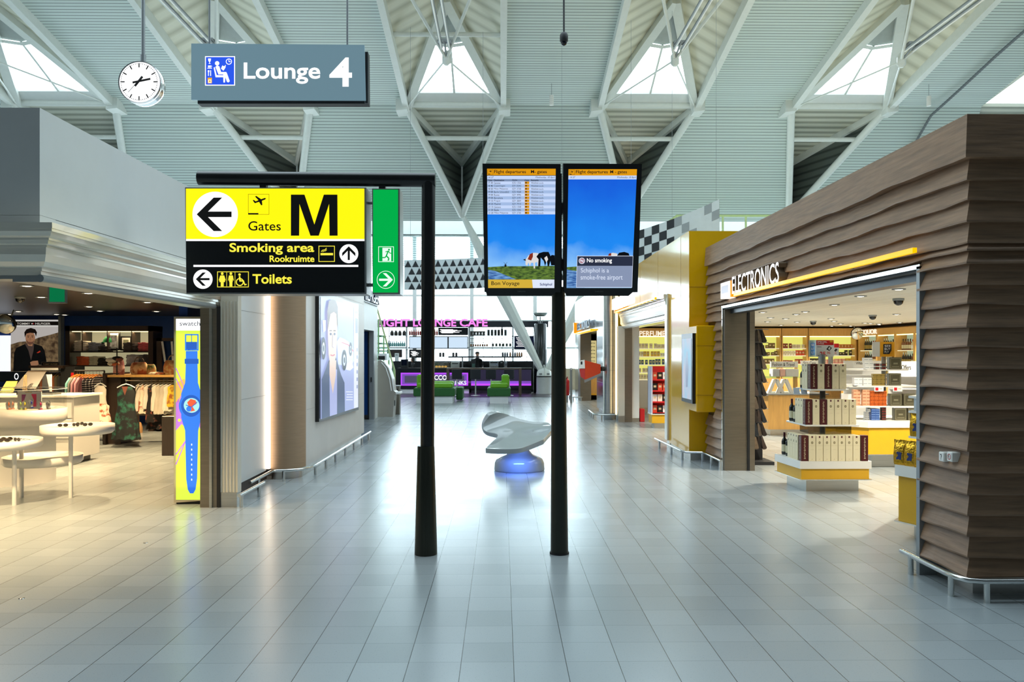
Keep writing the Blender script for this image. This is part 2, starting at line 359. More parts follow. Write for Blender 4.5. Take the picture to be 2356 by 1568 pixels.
for k, x in enumerate(XC):                                     # one glazed triangle in each rooflight
    n = k+1
    if abs(x) > 19: continue
    def tp(s, t, o=0): return Vector((x+HW*(1-t)*s, YN+(YP-YN)*t, ZN+(ZP-ZN)*t))+Vector((0, .38, .92))*o
    w = MB(); nm = 'window_%d' % n
    w.slab([(-1, .12), (1, .12), (1, .6), (0, .57), (-1, .6)], tp, .1, .14, GL); o = struct(w, nm)
    f = MB(); f.slab([(-1, 0), (1, 0), (1, .115), (-1, .115)], tp, .02, .2, WHITE)
    f.beam(tp(0, .1, .08), tp(0, .58, .08), .07, .1, BEAMW); struct(f, nm+'_frame', o)
    f = MB(); f.slab([(-1, .61), (0, .58), (1, .61), (.95, .98), (-.95, .98)], tp, .05, .12, PANELG)
    f.line([(-1, .6), (0, .57), (1, .6)], .03, tp, .0, BEAMW); struct(f, nm+'_panel', o)
def truss(k, x):
    lab = {2: 'white roof truss framing the skylight above the display screens and black post', 3: 'white roof truss framing the skylight with a cross bar beside the yellow shop',
           1: 'white roof truss half hidden behind the grey hanging sign', 4: 'white roof truss framing the skylight above the dark wood shop front', 0: 'white roof truss over the pale wall above the fashion shop', 5: 'white roof truss cut by the picture edge over the wood-clad corner'}.get(k)
    if not lab: return
    t = thing('roof_truss', lab, 'roof truss', (x, YN, ZN), 'trusses of the skylight bays')
    L, R, A = (x-HW, YN, ZN), (x+HW, YN, ZN), (x, YP, ZP); L2, R2 = (x-HW, YB, zu(YB)), (x+HW, YB, zu(YB)); I = (x, YA, 9.94); V = (x, YA, ZA)
    dn = Vector((0, 0, -.12))
    for p, q in ((L, L2), (R, R2)):
        m_ = MB(); m_.beam(Vector(p)+dn, Vector(q)+dn, .2, .34, BEAMW); part(m_, 'edge_beam', t)
    for p in (L, R):
        m_ = MB(); m_.beam(Vector(p)+dn, Vector(A)+dn*1.5, .3, .22, BEAMW); part(m_, 'rafter', t)
        m_ = MB(); m_.cyl(Vector(p)+dn, Vector(V)+dn, .14, BEAMW, n=12); part(m_, 'lower_chord', t)
        m_ = MB(); m_.beam(Vector(p)+dn, Vector(I)+dn, .28, .24, BEAMW); part(m_, 'soffit_beam', t)
    m_ = MB(); m_.cyl(L, R, .12, BEAMW, n=12); part(m_, 'sill_tube', t)
    q = .278; zz = ZN+(ZA-ZN)*q; m_ = MB(); m_.cyl((x-HW*(1-q), YN+5.1*q, zz), (x+HW*(1-q), YN+5.1*q, zz), .09, BEAMW, n=10); part(m_, 'cross_strut', t)
    m_ = MB(); m_.beam(I, (x, YA, 8.6), .2, .2, BEAMW); m_.cyl((x, YA-.05, 8.6), V, .05, BEAMW)
    m_.beam((x-.45, YA, 9.95), (x-.05, YA, 9.3), .1, .1, BEAMW); m_.beam((x+.45, YA, 9.95), (x+.05, YA, 9.3), .1, .1, BEAMW); part(m_, 'king_post', t)
    q = .72; m_ = MB(); m_.beam((x-1.2, YA+.1, 9.9), (x+1.2, YA+.1, 9.9), .12, .16, BEAMW); part(m_, 'tie_beam', t)
    hub = Vector((x, 24.35, 10.77))
    m_ = MB(); m_.lathe([(.05, -.2), (.13, -.12), (.13, .12), (.05, .25)], BEAMW, hub, 12)
    for p in (L, R): m_.cyl(Vector(p)+dn, hub, .028, BEAMW, n=8)
    for p in (L2, R2): m_.cyl(p, hub, .05, BEAMW, n=8)
    part(m_, 'tension_rod', t)
    for p in (L, R):
        m_ = MB(); s = 1 if p is R else -1
        m_.rings([[Vector(p)+Vector((s*.1-.25, dy, dz)) for dy, dz in ((-.4, -.35), (.4, -.35), (.4, .1), (-.4, .1))], [Vector(p)+Vector((s*.1+.15, dy, dz)) for dy, dz in ((-.4, -.3), (.4, -.3), (.4, .1), (-.4, .1))]], BEAMW); part(m_, 'node_plate', t)
    if k == 3:
        m_ = MB(); m_.cyl((x-HW, 24.6, 11.62), (x+HW, 24.6, 11.62), .07, BEAMW, n=10); part(m_, 'cross_bar', t)
    l = thing('tube_light', lab.replace('white roof truss', 'tubular light fitting hung from the truss').replace(' framing the skylight', ''), 'light', hub, 'tube lights along the skylight ridges')
    for dx in (-.12, .12):
        m_ = MB(); m_.cyl((x+dx, 23.9, 10.95), (x+dx, 18.6, 10.95), .05, GREY, n=8); m_.cyl((x+dx, 23.9, 10.9), (x+dx, 18.6, 10.9), .025, PLASTW, n=8); part(m_, 'tube', l)
    m_ = MB(); m_.box((x-.2, 23.5, 10.98), (x+.2, 23.7, 11.05), GREY); m_.cyl((x, 24.3, 10.8), (x, 23.5, 11.0), .03, GREY); part(m_, 'bracket', l)
for k, x in enumerate(XC): truss(k, x)
# spot lamps in the lower points of the trusses
for x, pl in ((XC[2], 'behind the black sign post'), (XC[4], 'above the wood-clad shop front')):
    t = thing('spotlight', 'small dark spotlight glowing in the low point of the truss '+pl, 'spotlight', (x, YA-.15, 8.0), 'truss spotlights')
    m_ = MB(); m_.cyl((x, YA-.3, 8.62), (x, YA-.3, 8.3), .13, BLACKM); part(m_, 'housing', t)
    m_ = MB(); m_.cyl((x, YA-.3, 8.28), (x, YA-.3, 8.2), .12, E('warm bulb', '#fff2dc', 6, sample=False)); part(m_, 'lamp', t)
    lamp('POINT', 'truss_spot', (x, YA-.35, 8.1), 25, (1, .85, .65), .1, parent=t)
# ---------------------------------------------------------------- glazed end wall
b = MB(); FG = GLASS('end wall glass', refl=.02); b.box((-24, 38, 1.0), (24, 38.03, 7.4), FG); wf = struct(b, 'window_20')
b = MB(); FROST = STRIPE('frosted louvre', '#ffffff', '#c6d0d0', .16, .12, 2, .5, 0, 1, .05)
for x in (-12.9, -9.5, -6.4, -4.15, -1.42, 1.6, 4.6, 7.6, 10.6, 13.6): b.box((x-.09, 37.9, 0), (x+.09, 38.06, 7.6), WHITE)
for z in (2.0, 3.3, 4.5): b.box((-24, 37.93, z-.045), (24, 38.05, z+.045), WHITE)
b.box((-24, 37.8, 7.3), (24, 38.2, 13), WHITE); struct(b, 'window_20_frame', wf)
b = MB(); b.box((-24, 37.96, 0), (24, 38.1, 1.02), M('beige wall', '#b7a98e', .6)); struct(b, 'wall_far')
LG = bpy.data.materials.new('louvre glass'); LG.use_nodes = True
nt = LG.node_tree; nt.nodes.clear(); oo = nd('ShaderNodeOutputMaterial'); mxs = nd('ShaderNodeMixShader'); tr = nd('ShaderNodeBsdfTransparent'); df = nd('ShaderNodeBsdfTranslucent')
tr.inputs[0].default_value = (.80, .86, .86, 1); df.inputs[0].default_value = (.8, .85, .85, 1); wv = nd('ShaderNodeTexWave', bands_direction='Z'); wv.inputs['Scale'].default_value = 3.0; tcc = nd('ShaderNodeTexCoord')
nt.links.new(tcc.outputs['Object'], wv.inputs[0]); nt.links.new(wv.outputs[1], mxs.inputs[0]); nt.links.new(tr.outputs[0], mxs.inputs[1]); nt.links.new(df.outputs[0], mxs.inputs[2]); nt.links.new(mxs.outputs[0], oo.inputs[0])
b = MB(); b.box((-24, 37.8, 5.9), (24, 37.85, 7.4), LG); struct(b, 'window_20_louvre', wf)
# ================================================================ wood-clad shop (wall_right) : courses of lapped boards
m = M('weathered oak boards', '#86684f', .5, var=.32, scale=2.2, bump=.25, stretch=(1.2, 1.2, 16)); WOOD = m
b = MB()
XW, YW = 3.39, 5.7
zs = [1.77+(811-y)*5.7/1826 for y in (1329, 1283, 1235, 1185, 1137, 1089, 1039, 990, 943, 897, 848, 799, 751, 700, 653, 607, 557, 509, 460, 411, 361)]
zs += [3.47]
r2 = random.Random(3)
def course(path, zb, zt, ph, o1=.055, top=False):
    rows = [[], [], [], []]
    for i, (x, y, nx, ny) in enumerate(path):
        s = x*1.3+y*2.1; wv_ = .007*math.sin(s*1.9+ph)+.004*math.sin(s*4.3+ph*2.3); wo = .008*math.sin(s*1.1+ph*1.7)
        ob = o1+wo; zz = zb+wv_
        rows[0].append((x, y, zz)); rows[1].append((x+nx*ob, y+ny*ob, zz)); rows[2].append((x+nx*(ob+.002), y+ny*(ob+.002), zz+.012)); ot = .05 if top else .004
        rows[3].append((x+nx*ot, y+ny*ot, zt+.012))
    b.grid(rows, WOOD, False)
def seg(y0, y1, n): return [(XW, y0+(y1-y0)*i/n, -1, 0) for i in range(n+1)]
FR = [(XW+.5*i+.5, YW, 0, -1) for i in range(12)]
near = seg(6.32, YW+.08, 5)+[(XW, YW, -1, -1)]+FR; whole = seg(12.95, YW+.08, 40)+[(XW, YW, -1, -1)]+FR
for i in range(len(zs)-1):
    ph = r2.uniform(0, 6)
    if zs[i+1] > 2.56: course(whole, max(zs[i], 2.50) if zs[i] < 2.56 else zs[i], zs[i+1], ph, .075 if i == len(zs)-2 else .05, i == len(zs)-2)
    else:
        course(near, zs[i], zs[i+1], ph); course(seg(12.45 if .65 < zs[i] < 2.2 else 12.95, 11.95, 5), zs[i], zs[i+1], ph)
    if zs[i] < 2.56 and zs[i+1] > 2.56: course(near, zs[i], 2.51, ph); course(seg(12.95, 11.95, 5), zs[i], 2.51, ph)
b.box((XW+.01, YW+.01, .14), (XW+.3, 6.3, 2.5), DKBROWN); b.box((XW+.01, YW+.01, .14), (14, YW+.2, 3.45), DKBROWN)
b.box((XW+.01, 11.97, .14), (XW+.36, 12.99, 2.5), DKBROWN); b.box((XW+.01, YW+.01, 2.63), (14, 12.97, 3.46), DKBROWN); b.box((XW+.01, YW+.01, 2.5), (XW+.3, 12.97, 2.63), DKBROWN)
struct(b, 'wall_right')
b = MB(); b.box((XW+.08, YW+.1, 0), (14, YW+.3, .15), STEEL); b.box((XW+.08, YW+.3, 0), (XW+.2, 6.3, .149), STEEL); b.box((XW+.08, 11.97, 0), (XW+.2, 13.0, .15), STEEL); struct(b, 'baseboard_right')
# door surround of the wood-clad shop
b = MB(); b.box((XW-.06, 6.28, .0), (XW+.34, 6.33, 2.46), GREY); b.box((XW-.06, 6.28, 2.44), (XW+.0, 11.98, 2.475), STEEL2); b.box((XW-.06, 11.93, 0), (XW-.03, 11.97, 2.46), STEEL2)
b.box((XW-.03, 6.33, 2.42), (XW+.34, 11.95, 2.47), BLACKM)
b.box((XW-.04, 11.88, 0), (XW+.30, 11.96, 2.42), DARKSTEEL); b.box((XW+.30, 11.86, 0), (XW+.335, 11.96, 2.42), BLACKM); b.box((XW+.335, 11.86, 0), (XW+.41, 11.96, 2.42), DARKSTEEL)
b.box((XW+.05, 6.35, 2.36), (XW+.2, 11.9, 2.42), M('shutter rail', '#2c3138', .35, .5)); struct(b, 'trim_1')
# shop room
CEILC = STRIPE('cream ceiling boards', '#f0eadc', '#ddd4c0', .3, .05, 0, .9); 
b = MB(); b.box((XW+.36, YW+.2, 2.56), (11.1, 24.2, 2.6), CEILC); struct(b, 'ceiling_shop_right')
b = MB(); b.box((4.0, 24.05, 0), (11.1, 24.3, 2.56), OAK); b.box((4.0, 24.0, 2.5), (11.0, 24.06, 2.56), BLACKM); struct(b, 'wall_shop_back')
b = MB(); b.box((10.95, YW+.2, 0), (11.2, 24.3, 2.56), OAK); b.box((10.93, YW+.2, 2.5), (10.96, 24.0, 2.56), BLACKM); struct(b, 'wall_shop_right')
# ================================================================ yellow shop wall
XY = 3.08
b = MB()
b.box((XY, 13.0, .12), (XW+.4, 14.55, 2.5), YEL); b.box((XY, 13.0, 2.62), (14, 20.6, 3.77), YEL); b.box((XY, 13.0, 2.5), (XY+.3, 20.6, 2.62), YEL)
b.box((XY, 12.5, .83), (XW+.12, 13.02, 2.2), YEL, bev=.01)
for y in (13.6, 15.6, 17.6, 19.6): b.box((XY-.002, y-.004, 2.5), (XY+.01, y+.004, 3.765), M('panel joint', '#a67a00', .5))
for x in (4.2,): b.box((x-.004, 12.997, 2.6), (x+.004, 13.01, 3.76), MATS['panel joint'])
for z in (1.95, 2.85): b.box((XY+.0, 12.997, z-.004), (XW+.3, 13.01, z+.004), MATS['panel joint'])
for z in (1.1, 1.88): b.box((XY+.0, 12.497, z-.003), (XW+.12, 12.51, z+.003), MATS['panel joint'])
struct(b, 'wall_yellow')
PEARL = M('pearl lacquer moulding', '#e9e5d8', .2, .35, var=.03, coat=.5)
PROF = [(0, 0), (.02, 0), (.02, .03), (.035, .03), (.035, .055), (.06, .06), (.085, .09), (.10, .14), (.105, .19), (.115, .19), (.115, .205), (.135, .21), (.14, .235), (.15, .235), (.15, .25), (.175, .26), (.185, .29), (.195, .29), (.195, .31), (.20, .31), (.20, .35), (0, .35)]
def cornice(b, path, z0, mat, s=1.0, so=None):
    so = s if so is None else so
    """path: (x, y, nx, ny) with mitred outward directions"""
    b.rings([[(x+nx*o*so, y+ny*o*so, z0+z*s) for o, z in PROF] for x, y, nx, ny in path], mat)
b = MB(); b.box((XY-.02, 14.62, 2.5), (XY+.1, 20.4, 2.86), PEARL); cornice(b, [(XY+.02, 14.66, -1, 0), (XY+.02, 20.35, -1, 0)], 2.40, PEARL, 1.3, .5); b.box((XY+.04, 14.6, 2.38), (XY+.3, 20.35, 2.5), PEARL)
b.box((XY-.03, 14.55, .16), (XY+.2, 14.8, 2.78), PEARL)
for i in range(4): b.cyl((XY-.03+.06*i, 14.55, .16), (XY-.03+.06*i, 14.55, 2.78), .015, PEARL, n=8)
b.box((XY-.1, 20.2, .16), (XY+.06, 20.42, 2.45), PEARL); b.box((XY-.1, 20.2, 0), (XY+.06, 20.42, .16), STEEL)
b.box((XY+.06, 20.2, 0), (XY+.25, 20.5, 2.4), DARKSTEEL); b.box((XY+.25, 20.25, .1), (XY+.44, 20.6, 2.4), WHITE); b.box((XY+.25, 20.25, 0), (XY+.44, 20.6, .1), STEEL); struct(b, 'trim_2')
b = MB(); b.box((XY+.02, 14.56, 0), (XW, 14.86, .16), STEEL); b.box((XY+.03, 13.03, 0), (XW+.1, 14.55, .13), STEEL); struct(b, 'baseboard_yellow')
# ================================================================ fashion shop block
LX = -3.32; UPW = M('satin wall panel', '#c9cbca', .35, var=.015)
b = MB(); b.box((-14, 5.75, 2.76), (LX, 16.2, 3.53), UPW); b.box((-14, 5.75, 2.34), (LX, 5.95, 2.758), UPW); b.box((LX-.2, 5.95, 2.34), (LX, 9.3, 2.755), UPW); b.box((LX-.002, 8.9, 2.62), (LX+.003, 8.906, 3.53), GREY); b.box((LX-.002, 12.3, 2.62), (LX+.003, 12.306, 3.53), GREY); struct(b, 'wall_left')
b = MB(); cornice(b, [(-14, 5.75, 0, -1), (LX, 5.75, 1, -1), (LX, 9.3, 1, 0)], 2.325, PEARL, 1.0)
b.box((-14, 5.76, 2.3), (LX-.2, 5.95, 2.338), GREY); b.box((LX-.2, 5.76, 2.28), (LX-.02, 9.2, 2.336), GREY); b.cyl((LX+.03, 5.7, 2.30), (LX+.03, 9.2, 2.30), .028, GREY); struct(b, 'trim_3')
b = MB(); b.box((-3.45, 9.13, 0), (-3.23, 9.35, 2.32), DARKSTEEL); b.box((-3.34, 9.11, 0), (-3.31, 9.14, 2.3), STEEL); b.box((-3.26, 9.125, 0), (-3.22, 9.3, 2.3), BLACKM)
b.box((-3.22, 9.15, .17), (-3.03, 9.26, 3.3), PEARL)
for i in range(6): b.cyl((-3.22+.19*i/5, 9.15, .17), (-3.22+.19*i/5, 9.15, 2.36), .012, PEARL, n=8)
for i in range(4): b.cyl((-3.03, 9.16+.03*i, .17), (-3.03, 9.16+.03*i, 3.2), .010, PEARL, n=8)
b.box((-3.23, 9.14, 0), (-3.035, 9.28, .17), STEEL); struct(b, 'trim_4')
BEIGE = M('beige grasscloth panel', '#9f8468', .6, var=.1, scale=5, stretch=(1, 1, 25)); PALE = M('pale stone panel', '#c8c2ba', .42, var=.05, scale=2)
b = MB(); b.box((-3.42, 9.3, .14), (-3.265, 11.05, 3.5), UPW)
b.box((-3.266, 9.3, 2.3), (-3.263, 11.05, 2.304), GREY); b.box((-3.266, 9.3, 1.18), (-3.263, 11.05, 1.184), GREY)
arc = [(-3.10+.30*math.sin(a), 11.4-.30*math.cos(a)) for a in [math.radians(90*i/10) for i in range(11)]]
out = [(-3.215, 11.3), (-3.215, 11.1)]+arc
b.rings([[(x, y, z) for x, y in out] for z in (.15, 3.5)], BEIGE, True, False, closed=False)
b.box((-3.8, 11.4, .15), (-2.8, 16.2, 3.5), PALE)
for z in (.95, 1.75, 2.75): b.box((-2.801, 11.45, z), (-2.798, 16.19, z+.005), M('stone joint', '#b3ada5', .6))
struct(b, 'wall_left_poster')
b = MB(); b.rings([[(x-.05*(x > -3.2), y+.04, z) for x, y in out] for z in (0, .15)], STEEL, True, False, closed=False); b.box((-3.7, 11.45, 0), (-2.85, 16.15, .15), STEEL); b.box((-3.40, 9.3, 0), (-3.3, 11.2, .14), DKBROWN); struct(b, 'baseboard_left')
b = MB(); b.box((-3.262, 11.05, .16), (-3.218, 11.1, 3.4), E('cove light', '#ffe9cf', 5)); t = solo(b, 'light_strip', 'vertical glowing cove strip between the pale wall panel and beige rounded corner', 'light')
b = MB(); b.box((-4.6, 16.2, 2.35), (-3.4, 21.8, 3.1), WHITE); b.box((-4.6, 16.2, 0), (-3.4, 17.4, 2.35), WHITE); b.box((-4.6, 21.3, 0), (-3.4, 21.8, 2.35), WHITE); b.box((-4.6, 17.4, 0), (-4.0, 21.3, 2.35), BLACKM); struct(b, 'wall_left_far')
BLUED = M('deep blue lacquer', '#0d3a78', .3)
b = MB(); b.box((-4.0, 21.13, .03), (-3.53, 21.2, 2.33), BLUED); b.box((-3.98, 21.11, .02), (-3.53, 21.14, .12), BLACKM); o = struct(b, 'door_1')
b = MB(); b.box((-3.52, 21.1, 0), (-3.39, 21.32, 2.35), GREY); b.box((-3.54, 21.09, 0), (-3.51, 21.2, 2.33), BLACKM); struct(b, 'door_1_frame', o)
b = MB(); b.box((-3.47, 21.08, 1.0), (-3.44, 21.1, 1.12), BLACKM); struct(b, 'door_1_lock', o)
# fashion shop room
DARKC = bpy.data.materials.new('dark open cell ceiling'); DARKC.use_nodes = True; nt = DARKC.node_tree; bs = nt.nodes['Principled BSDF']
tc = nd('ShaderNodeTexCoord'); br = nd('ShaderNodeTexBrick'); br.inputs['Color1'].default_value = (.006, .006, .006, 1); br.inputs['Color2'].default_value = (.01, .009, .008, 1); br.inputs['Mortar'].default_value = (.02, .016, .013, 1)
br.inputs['Scale'].default_value = 4; br.inputs['Mortar Size'].default_value = .05; br.offset = 0; nt.links.new(tc.outputs['Object'], br.inputs[0]); nt.links.new(br.outputs[0], bs.inputs['Base Color']); bs.inputs['Roughness'].default_value = .35
b = MB(); b.box((-13.8, 5.95, 2.69), (-3.7, 20.2, 2.75), DARKC); struct(b, 'ceiling_shop_left')
NAVY = M('navy wall paint', '#0c3a86', .5)
b = MB(); b.box((-13.8, 20.0, 0), (-3.7, 20.2, 2.7), NAVY); struct(b, 'wall_shop_left_back')
b = MB(); b.box((-3.8, 9.4, 0), (-3.7, 20.1, 2.7), NAVY); struct(b, 'wall_shop_left_side')
b = MB(); b.box((-14, 5.9, 0), (-13.8, 20.2, 2.7), WHITE); struct(b, 'wall_shop_left_end')
# ================================================================ hanging sign, clock, dome camera
PRINT_W = M('white print', '#f4f4f2', .5, var=.01); PRINT_K = M('black print', '#120c0a', .5, var=.02)
LIT_W = E('lit white', '#ffffff', 1.25); LIT_Y = E('lit yellow', '#ffee10', 1.1); LIT_GLYPH = E('lit yellow print', '#fff04a', 1.0); SGN_K = M('black sign film', '#0d1214', .22, var=.02)
LIT_G = E('lit green', '#00b04a', .95); LIT_GW = E('lit pale print', '#eafff0', 1.0)
def arrow(mb, cx, cy, s, rot, fn, off, mat, kind=0):
    if kind == 0:      # broad chevron with a shaft, pointing to -a before rotation
        pts = [[(-1.0, 0), (-.28, -.72), (.06, -.72), (-.50, -.125), (.5, -.125), (.5, .125), (-.50, .125), (.08, .72), (-.28, .72)]]
        pts = [[(-1.0, 0), (-.27, -.72), (.10, -.72), (-.51, -.12), (.5, -.12), (.5, .12), (-.51, .12), (.10, .72), (-.27, .72)]]
    c, q = math.cos(rot), math.sin(rot)
    for p in pts: mb.poly([(cx+s*((x+.22)*c-y*q), cy+s*((x+.22)*q+y*c)) for x, y in p], fn, off, mat)
def plane_icon(mb, cx, cy, s, fn, off, mat):
    a = math.radians(-20); c, q = math.cos(a), math.sin(a)
    P = [(1.0, 0), (.8, -.13), (.25, -.13), (-.28, -.85), (-.5, -.85), (-.2, -.13), (-.65, -.11), (-.85, -.42), (-1.02, -.42), (-.92, 0), (-.85, .12), (-.2, .14), (-.08, .75), (.12, .75), (.27, .14), (.8, .12)]
    mb.poly([(cx+s*(x*c-y*q), cy+s*(x*q+y*c)) for x, y in P], fn, off, mat)
# --- the grey lounge sign
YL = 9.0; fn = PY(YL)
t = thing('hanging_sign', 'grey hanging sign with white lettering and a blue seated-figure symbol', 'sign', aty(640, 235, YL))
GS = E('backlit blue-grey sign film', '#7d9fae', .62, .4)
m_ = MB(); m_.slab([(440, 100), (838, 103), (841, 230), (440, 229)], fn, -.03, 0, GS); part(m_, 'panel', t)
m_ = MB(); m_.slab([(452, 116), (845, 116), (846, 236), (452, 236)], fn, -.16, -.035, BLACKM); m_.frame(838, 116, 846, 236, 1.2, fn, -.034, GREY); part(m_, 'case', t)
m_ = MB(); m_.text('Lounge', 561, 144, 737, 193, fn, .004, LIT_W, .018); m_.text('4', 758, 132.5, 810, 199.5, fn, .004, LIT_W, .02); part(m_, 'print', t)
m_ = MB(); BL = E('lit blue', '#2f5cf0', .9)
m_.rect(472, 129.5, 541, 197, fn, .003, LIT_W); m_.rect(474, 131.5, 539, 195, fn, .004, BL)
o = .006
m_.disc(500, 146, 5, fn, o, LIT_W); m_.poly([(496, 154), (500, 151), (505, 153), (509, 166), (521, 166), (523, 170), (529, 187), (526, 190), (522.5, 188.5), (519, 177), (518, 190), (514.5, 190), (514, 171.5), (503, 171.5)], fn, o, LIT_W)
m_.poly([(492, 156), (494.5, 154.5), (499, 173), (515, 173.5), (515, 178), (496.5, 178)], fn, o, LIT_W)
m_.poly([(509, 158), (512, 151), (516, 153), (520, 149.5), (519, 156), (514.5, 163)], fn, o, LIT_W)
m_.ring(527, 142, 7, 1.6, fn, o, LIT_W); m_.line([(527, 137.5), (527, 142.5), (531, 142)], 1.4, fn, o, LIT_W)
m_.poly([(479, 135), (486, 135), (485, 141), (483.3, 143), (483.3, 145.5), (485.5, 147), (479.8, 147), (482, 145.5), (482, 143), (480, 141)], fn, o, LIT_W)
m_.rect(479, 151, 485, 155.5, fn, o, LIT_W); m_.ring(486, 153, 2, .8, fn, o, LIT_W); m_.rect(477.5, 156.5, 488, 158, fn, o, LIT_W)
m_.rect(479, 162, 480.8, 175, fn, o, LIT_W); m_.rect(484, 162, 486, 175, fn, o, LIT_W); m_.rect(478.5, 162, 482, 166, fn, o, LIT_W)
m_.rect(478.3, 179, 488, 192, fn, o, E('lit amber', '#ffb31a', 1)); m_.frame(480, 183.5, 486.5, 191, 1.2, fn, o+.002, LIT_W); part(m_, 'pictogram', t)
m_ = MB(); m_.cyl(fn(476, 102, -.08), fn(476, 102, -.08)+Vector((0, 0, 7.2)), .012, GREY, n=8); m_.cyl(fn(796, 102, -.08), fn(796, 102, -.08)+Vector((0, 0, 7.2)), .012, GREY, n=8); part(m_, 'rod', t)
# --- clock
YC = 9.5; fn = PY(YC); c0 = aty(320.5, 188.5, YC); R = 48*YC/F
t = thing('clock', 'round white station clock in a chrome drum hung on a rod', 'clock', c0-Vector((0, 0, R)))
def ringY(r, dy): return [c0+Vector((r*math.cos(2*math.pi*i/48), dy, r*math.sin(2*math.pi*i/48))) for i in range(48)]
m_ = MB(); m_.rings([ringY(R*.95, .015), ringY(R, 0), ringY(R, .05), ringY(R*.95, .06), ringY(R*.95, .09), ringY(R, .10), ringY(R, .15), ringY(R*.95, .16)], CHROME, True); part(m_, 'case', t)
m_ = MB(); m_.disc(320.5, 188.5, 45.5, fn, .004, E('lit clock face', '#ffffff', 1.1), n=48)
for i in range(60):
    a = math.radians(6*i); l, tk = (10, 2.6) if i % 5 == 0 else (2.5, 1.2)
    m_.line([(320.5+43*math.sin(a), 188.5-43*math.cos(a)), (320.5+(43-l)*math.sin(a), 188.5-(43-l)*math.cos(a))], tk, fn, .007, PRINT_K)
part(m_, 'dial', t)
for nm, p, w_, o, mt in (('minute_hand', [(306, 190.5), (347, 182)], 4.6, .012, PRINT_K), ('hour_hand', [(311, 198.5), (328.5, 176.5)], 5.2, .010, PRINT_K), ('second_hand', [(327, 179), (296, 213)], 1.0, .015, M('thin dark hand', '#3a3a3e', .4))):
    m_ = MB(); m_.line(p, w_, fn, o, mt); part(m_, nm, t)
m_ = MB(); m_.cyl(c0+Vector((.01, .08, R)), c0+Vector((.01, .08, 7.2)), .022, GREY, n=10); m_.cyl(c0+Vector((.01, .08, R-.02)), c0+Vector((.01, .08, R+.1)), .034, GREY, n=10); part(m_, 'rod', t)
# --- dome camera
c0 = at(1297.5, 92, 12); t = thing('security_camera', 'black dome camera hanging on a long thin pole below the roof', 'camera', c0-Vector((0, 0, .1)))
m_ = MB(); m_.lathe([(.02, .12), (.055, .09), (.062, .06), (.062, -.02), (.05, -.03)], BLACKM, c0, 20); part(m_, 'housing', t)
m_ = MB(); m_.lathe([(.05, -.03), (.048, -.05), (.035, -.075), (.01, -.085)], M('smoked dome', '#0a0c16', .08), c0, 20); part(m_, 'dome', t)
m_ = MB(); m_.cyl(c0+Vector((0, 0, .1)), c0+Vector((-.02, 0, 8)), .014, BLACKM, n=8); part(m_, 'pole', t)
# ================================================================ black post with the direction signs
YS = 7.0; fn = PY(YS); q = YS/F
base = fl(980, 1269); base.y = YS; xb = aty(986, 500, YS).x; x0 = aty(980, 1270, YS).x
t = thing('sign_post', 'black L-shaped sign post with a tapered bronze sleeve at its foot', 'post', (x0, YS, 0))
m_ = MB(); zt = aty(980, 1025, YS).z
m_.lathe([(26*q, 0), (26*q, .012), (19.5*q, zt-.01), (18.5*q, zt)], M('bronze ribbed sleeve', '#3b3c34', .32, .7, var=.12, scale=2, stretch=(30, 30, .4)), (x0, YS, 0), 40); part(m_, 'sleeve', t)
m_ = MB(); ztop = aty(986, 414, YS).z; rr = 15.8*q
m_.cyl((x0+.012, YS, zt-.05), (xb, YS, ztop), rr, BLACK, n=28); m_.cyl((xb-rr, YS, ztop), (xb+rr, YS, ztop), rr*.99, BLACK, n=28)
part(m_, 'upright', t)
m_ = MB(); xl = aty(457, 410, YS).x
m_.cyl((xl, YS, aty(457, 409.5, YS).z), (xb+rr*.96, YS, ztop), rr, BLACK, r1=rr*1.04, n=28); part(m_, 'arm', t)
for i, (px, py) in enumerate(((607, 430), (880, 432))):
    m_ = MB(); p = aty(px, py, YS); m_.box((p.x-.028, YS-.03, p.z-.05), (p.x+.028, YS+.03, p.z+.05), BLACK); part(m_, 'bracket', t)
ALU = M('anodised frame', '#9da09f', .35, .6, var=.03)
def up(a, b, o=0): return fn(a, b, o)
t = thing('direction_sign', 'large lit yellow and black direction sign with arrows and letter M', 'sign', aty(640, 677, YS))
m_ = MB(); m_.slab([(432, 434), (845, 434.5), (846, 677), (435, 677)], up, -.2, .06, ALU); part(m_, 'case', t)
f = .064
m_ = MB(); m_.poly([(434.5, 437), (841, 437), (841.3, 552), (434.8, 552)], up, f, LIT_Y); m_.rect(434.8, 552, 841.3, 556.5, up, f, LIT_W); part(m_, 'yellow_panel', t, 'lit yellow upper panel')
m_ = MB(); m_.poly([(434.8, 556.5), (841.3, 556.5), (841.6, 674), (436, 674)], up, f, SGN_K); part(m_, 'black_panel', t, 'black lower panel')
m_ = MB(); o = f+.004; o2 = f+.007
m_.disc(501.5, 496, 51.7, up, o, LIT_W, n=48); arrow(m_, 501, 496, 53, 0, up, o2, PRINT_K)
m_.frame(576.5, 449.5, 624.5, 496.5, .7, up, o, PRINT_K); m_.rect(577, 493, 600, 496, up, o, PRINT_K); plane_icon(m_, 603.5, 464.5, 15, up, o, PRINT_K)
m_.text('Gates', 577, 511.5, 651, 533, up, o, PRINT_K, .006); m_.poly([(674, 544.5), (674, 451), (705, 451), (727.5, 519), (749, 451), (780, 451), (780.5, 544.5), (762, 544.5), (761, 472.5), (737.5, 544.5), (718.5, 544.5), (693.5, 472.5), (692.8, 544.5)], up, o, PRINT_K)
m_.text('Smoking area', 534, 561, 727, 588, up, o, LIT_GLYPH, .022); m_.text('Rookruimte', 625.5, 589.5, 727.5, 604.5, up, o, LIT_GLYPH, .02)
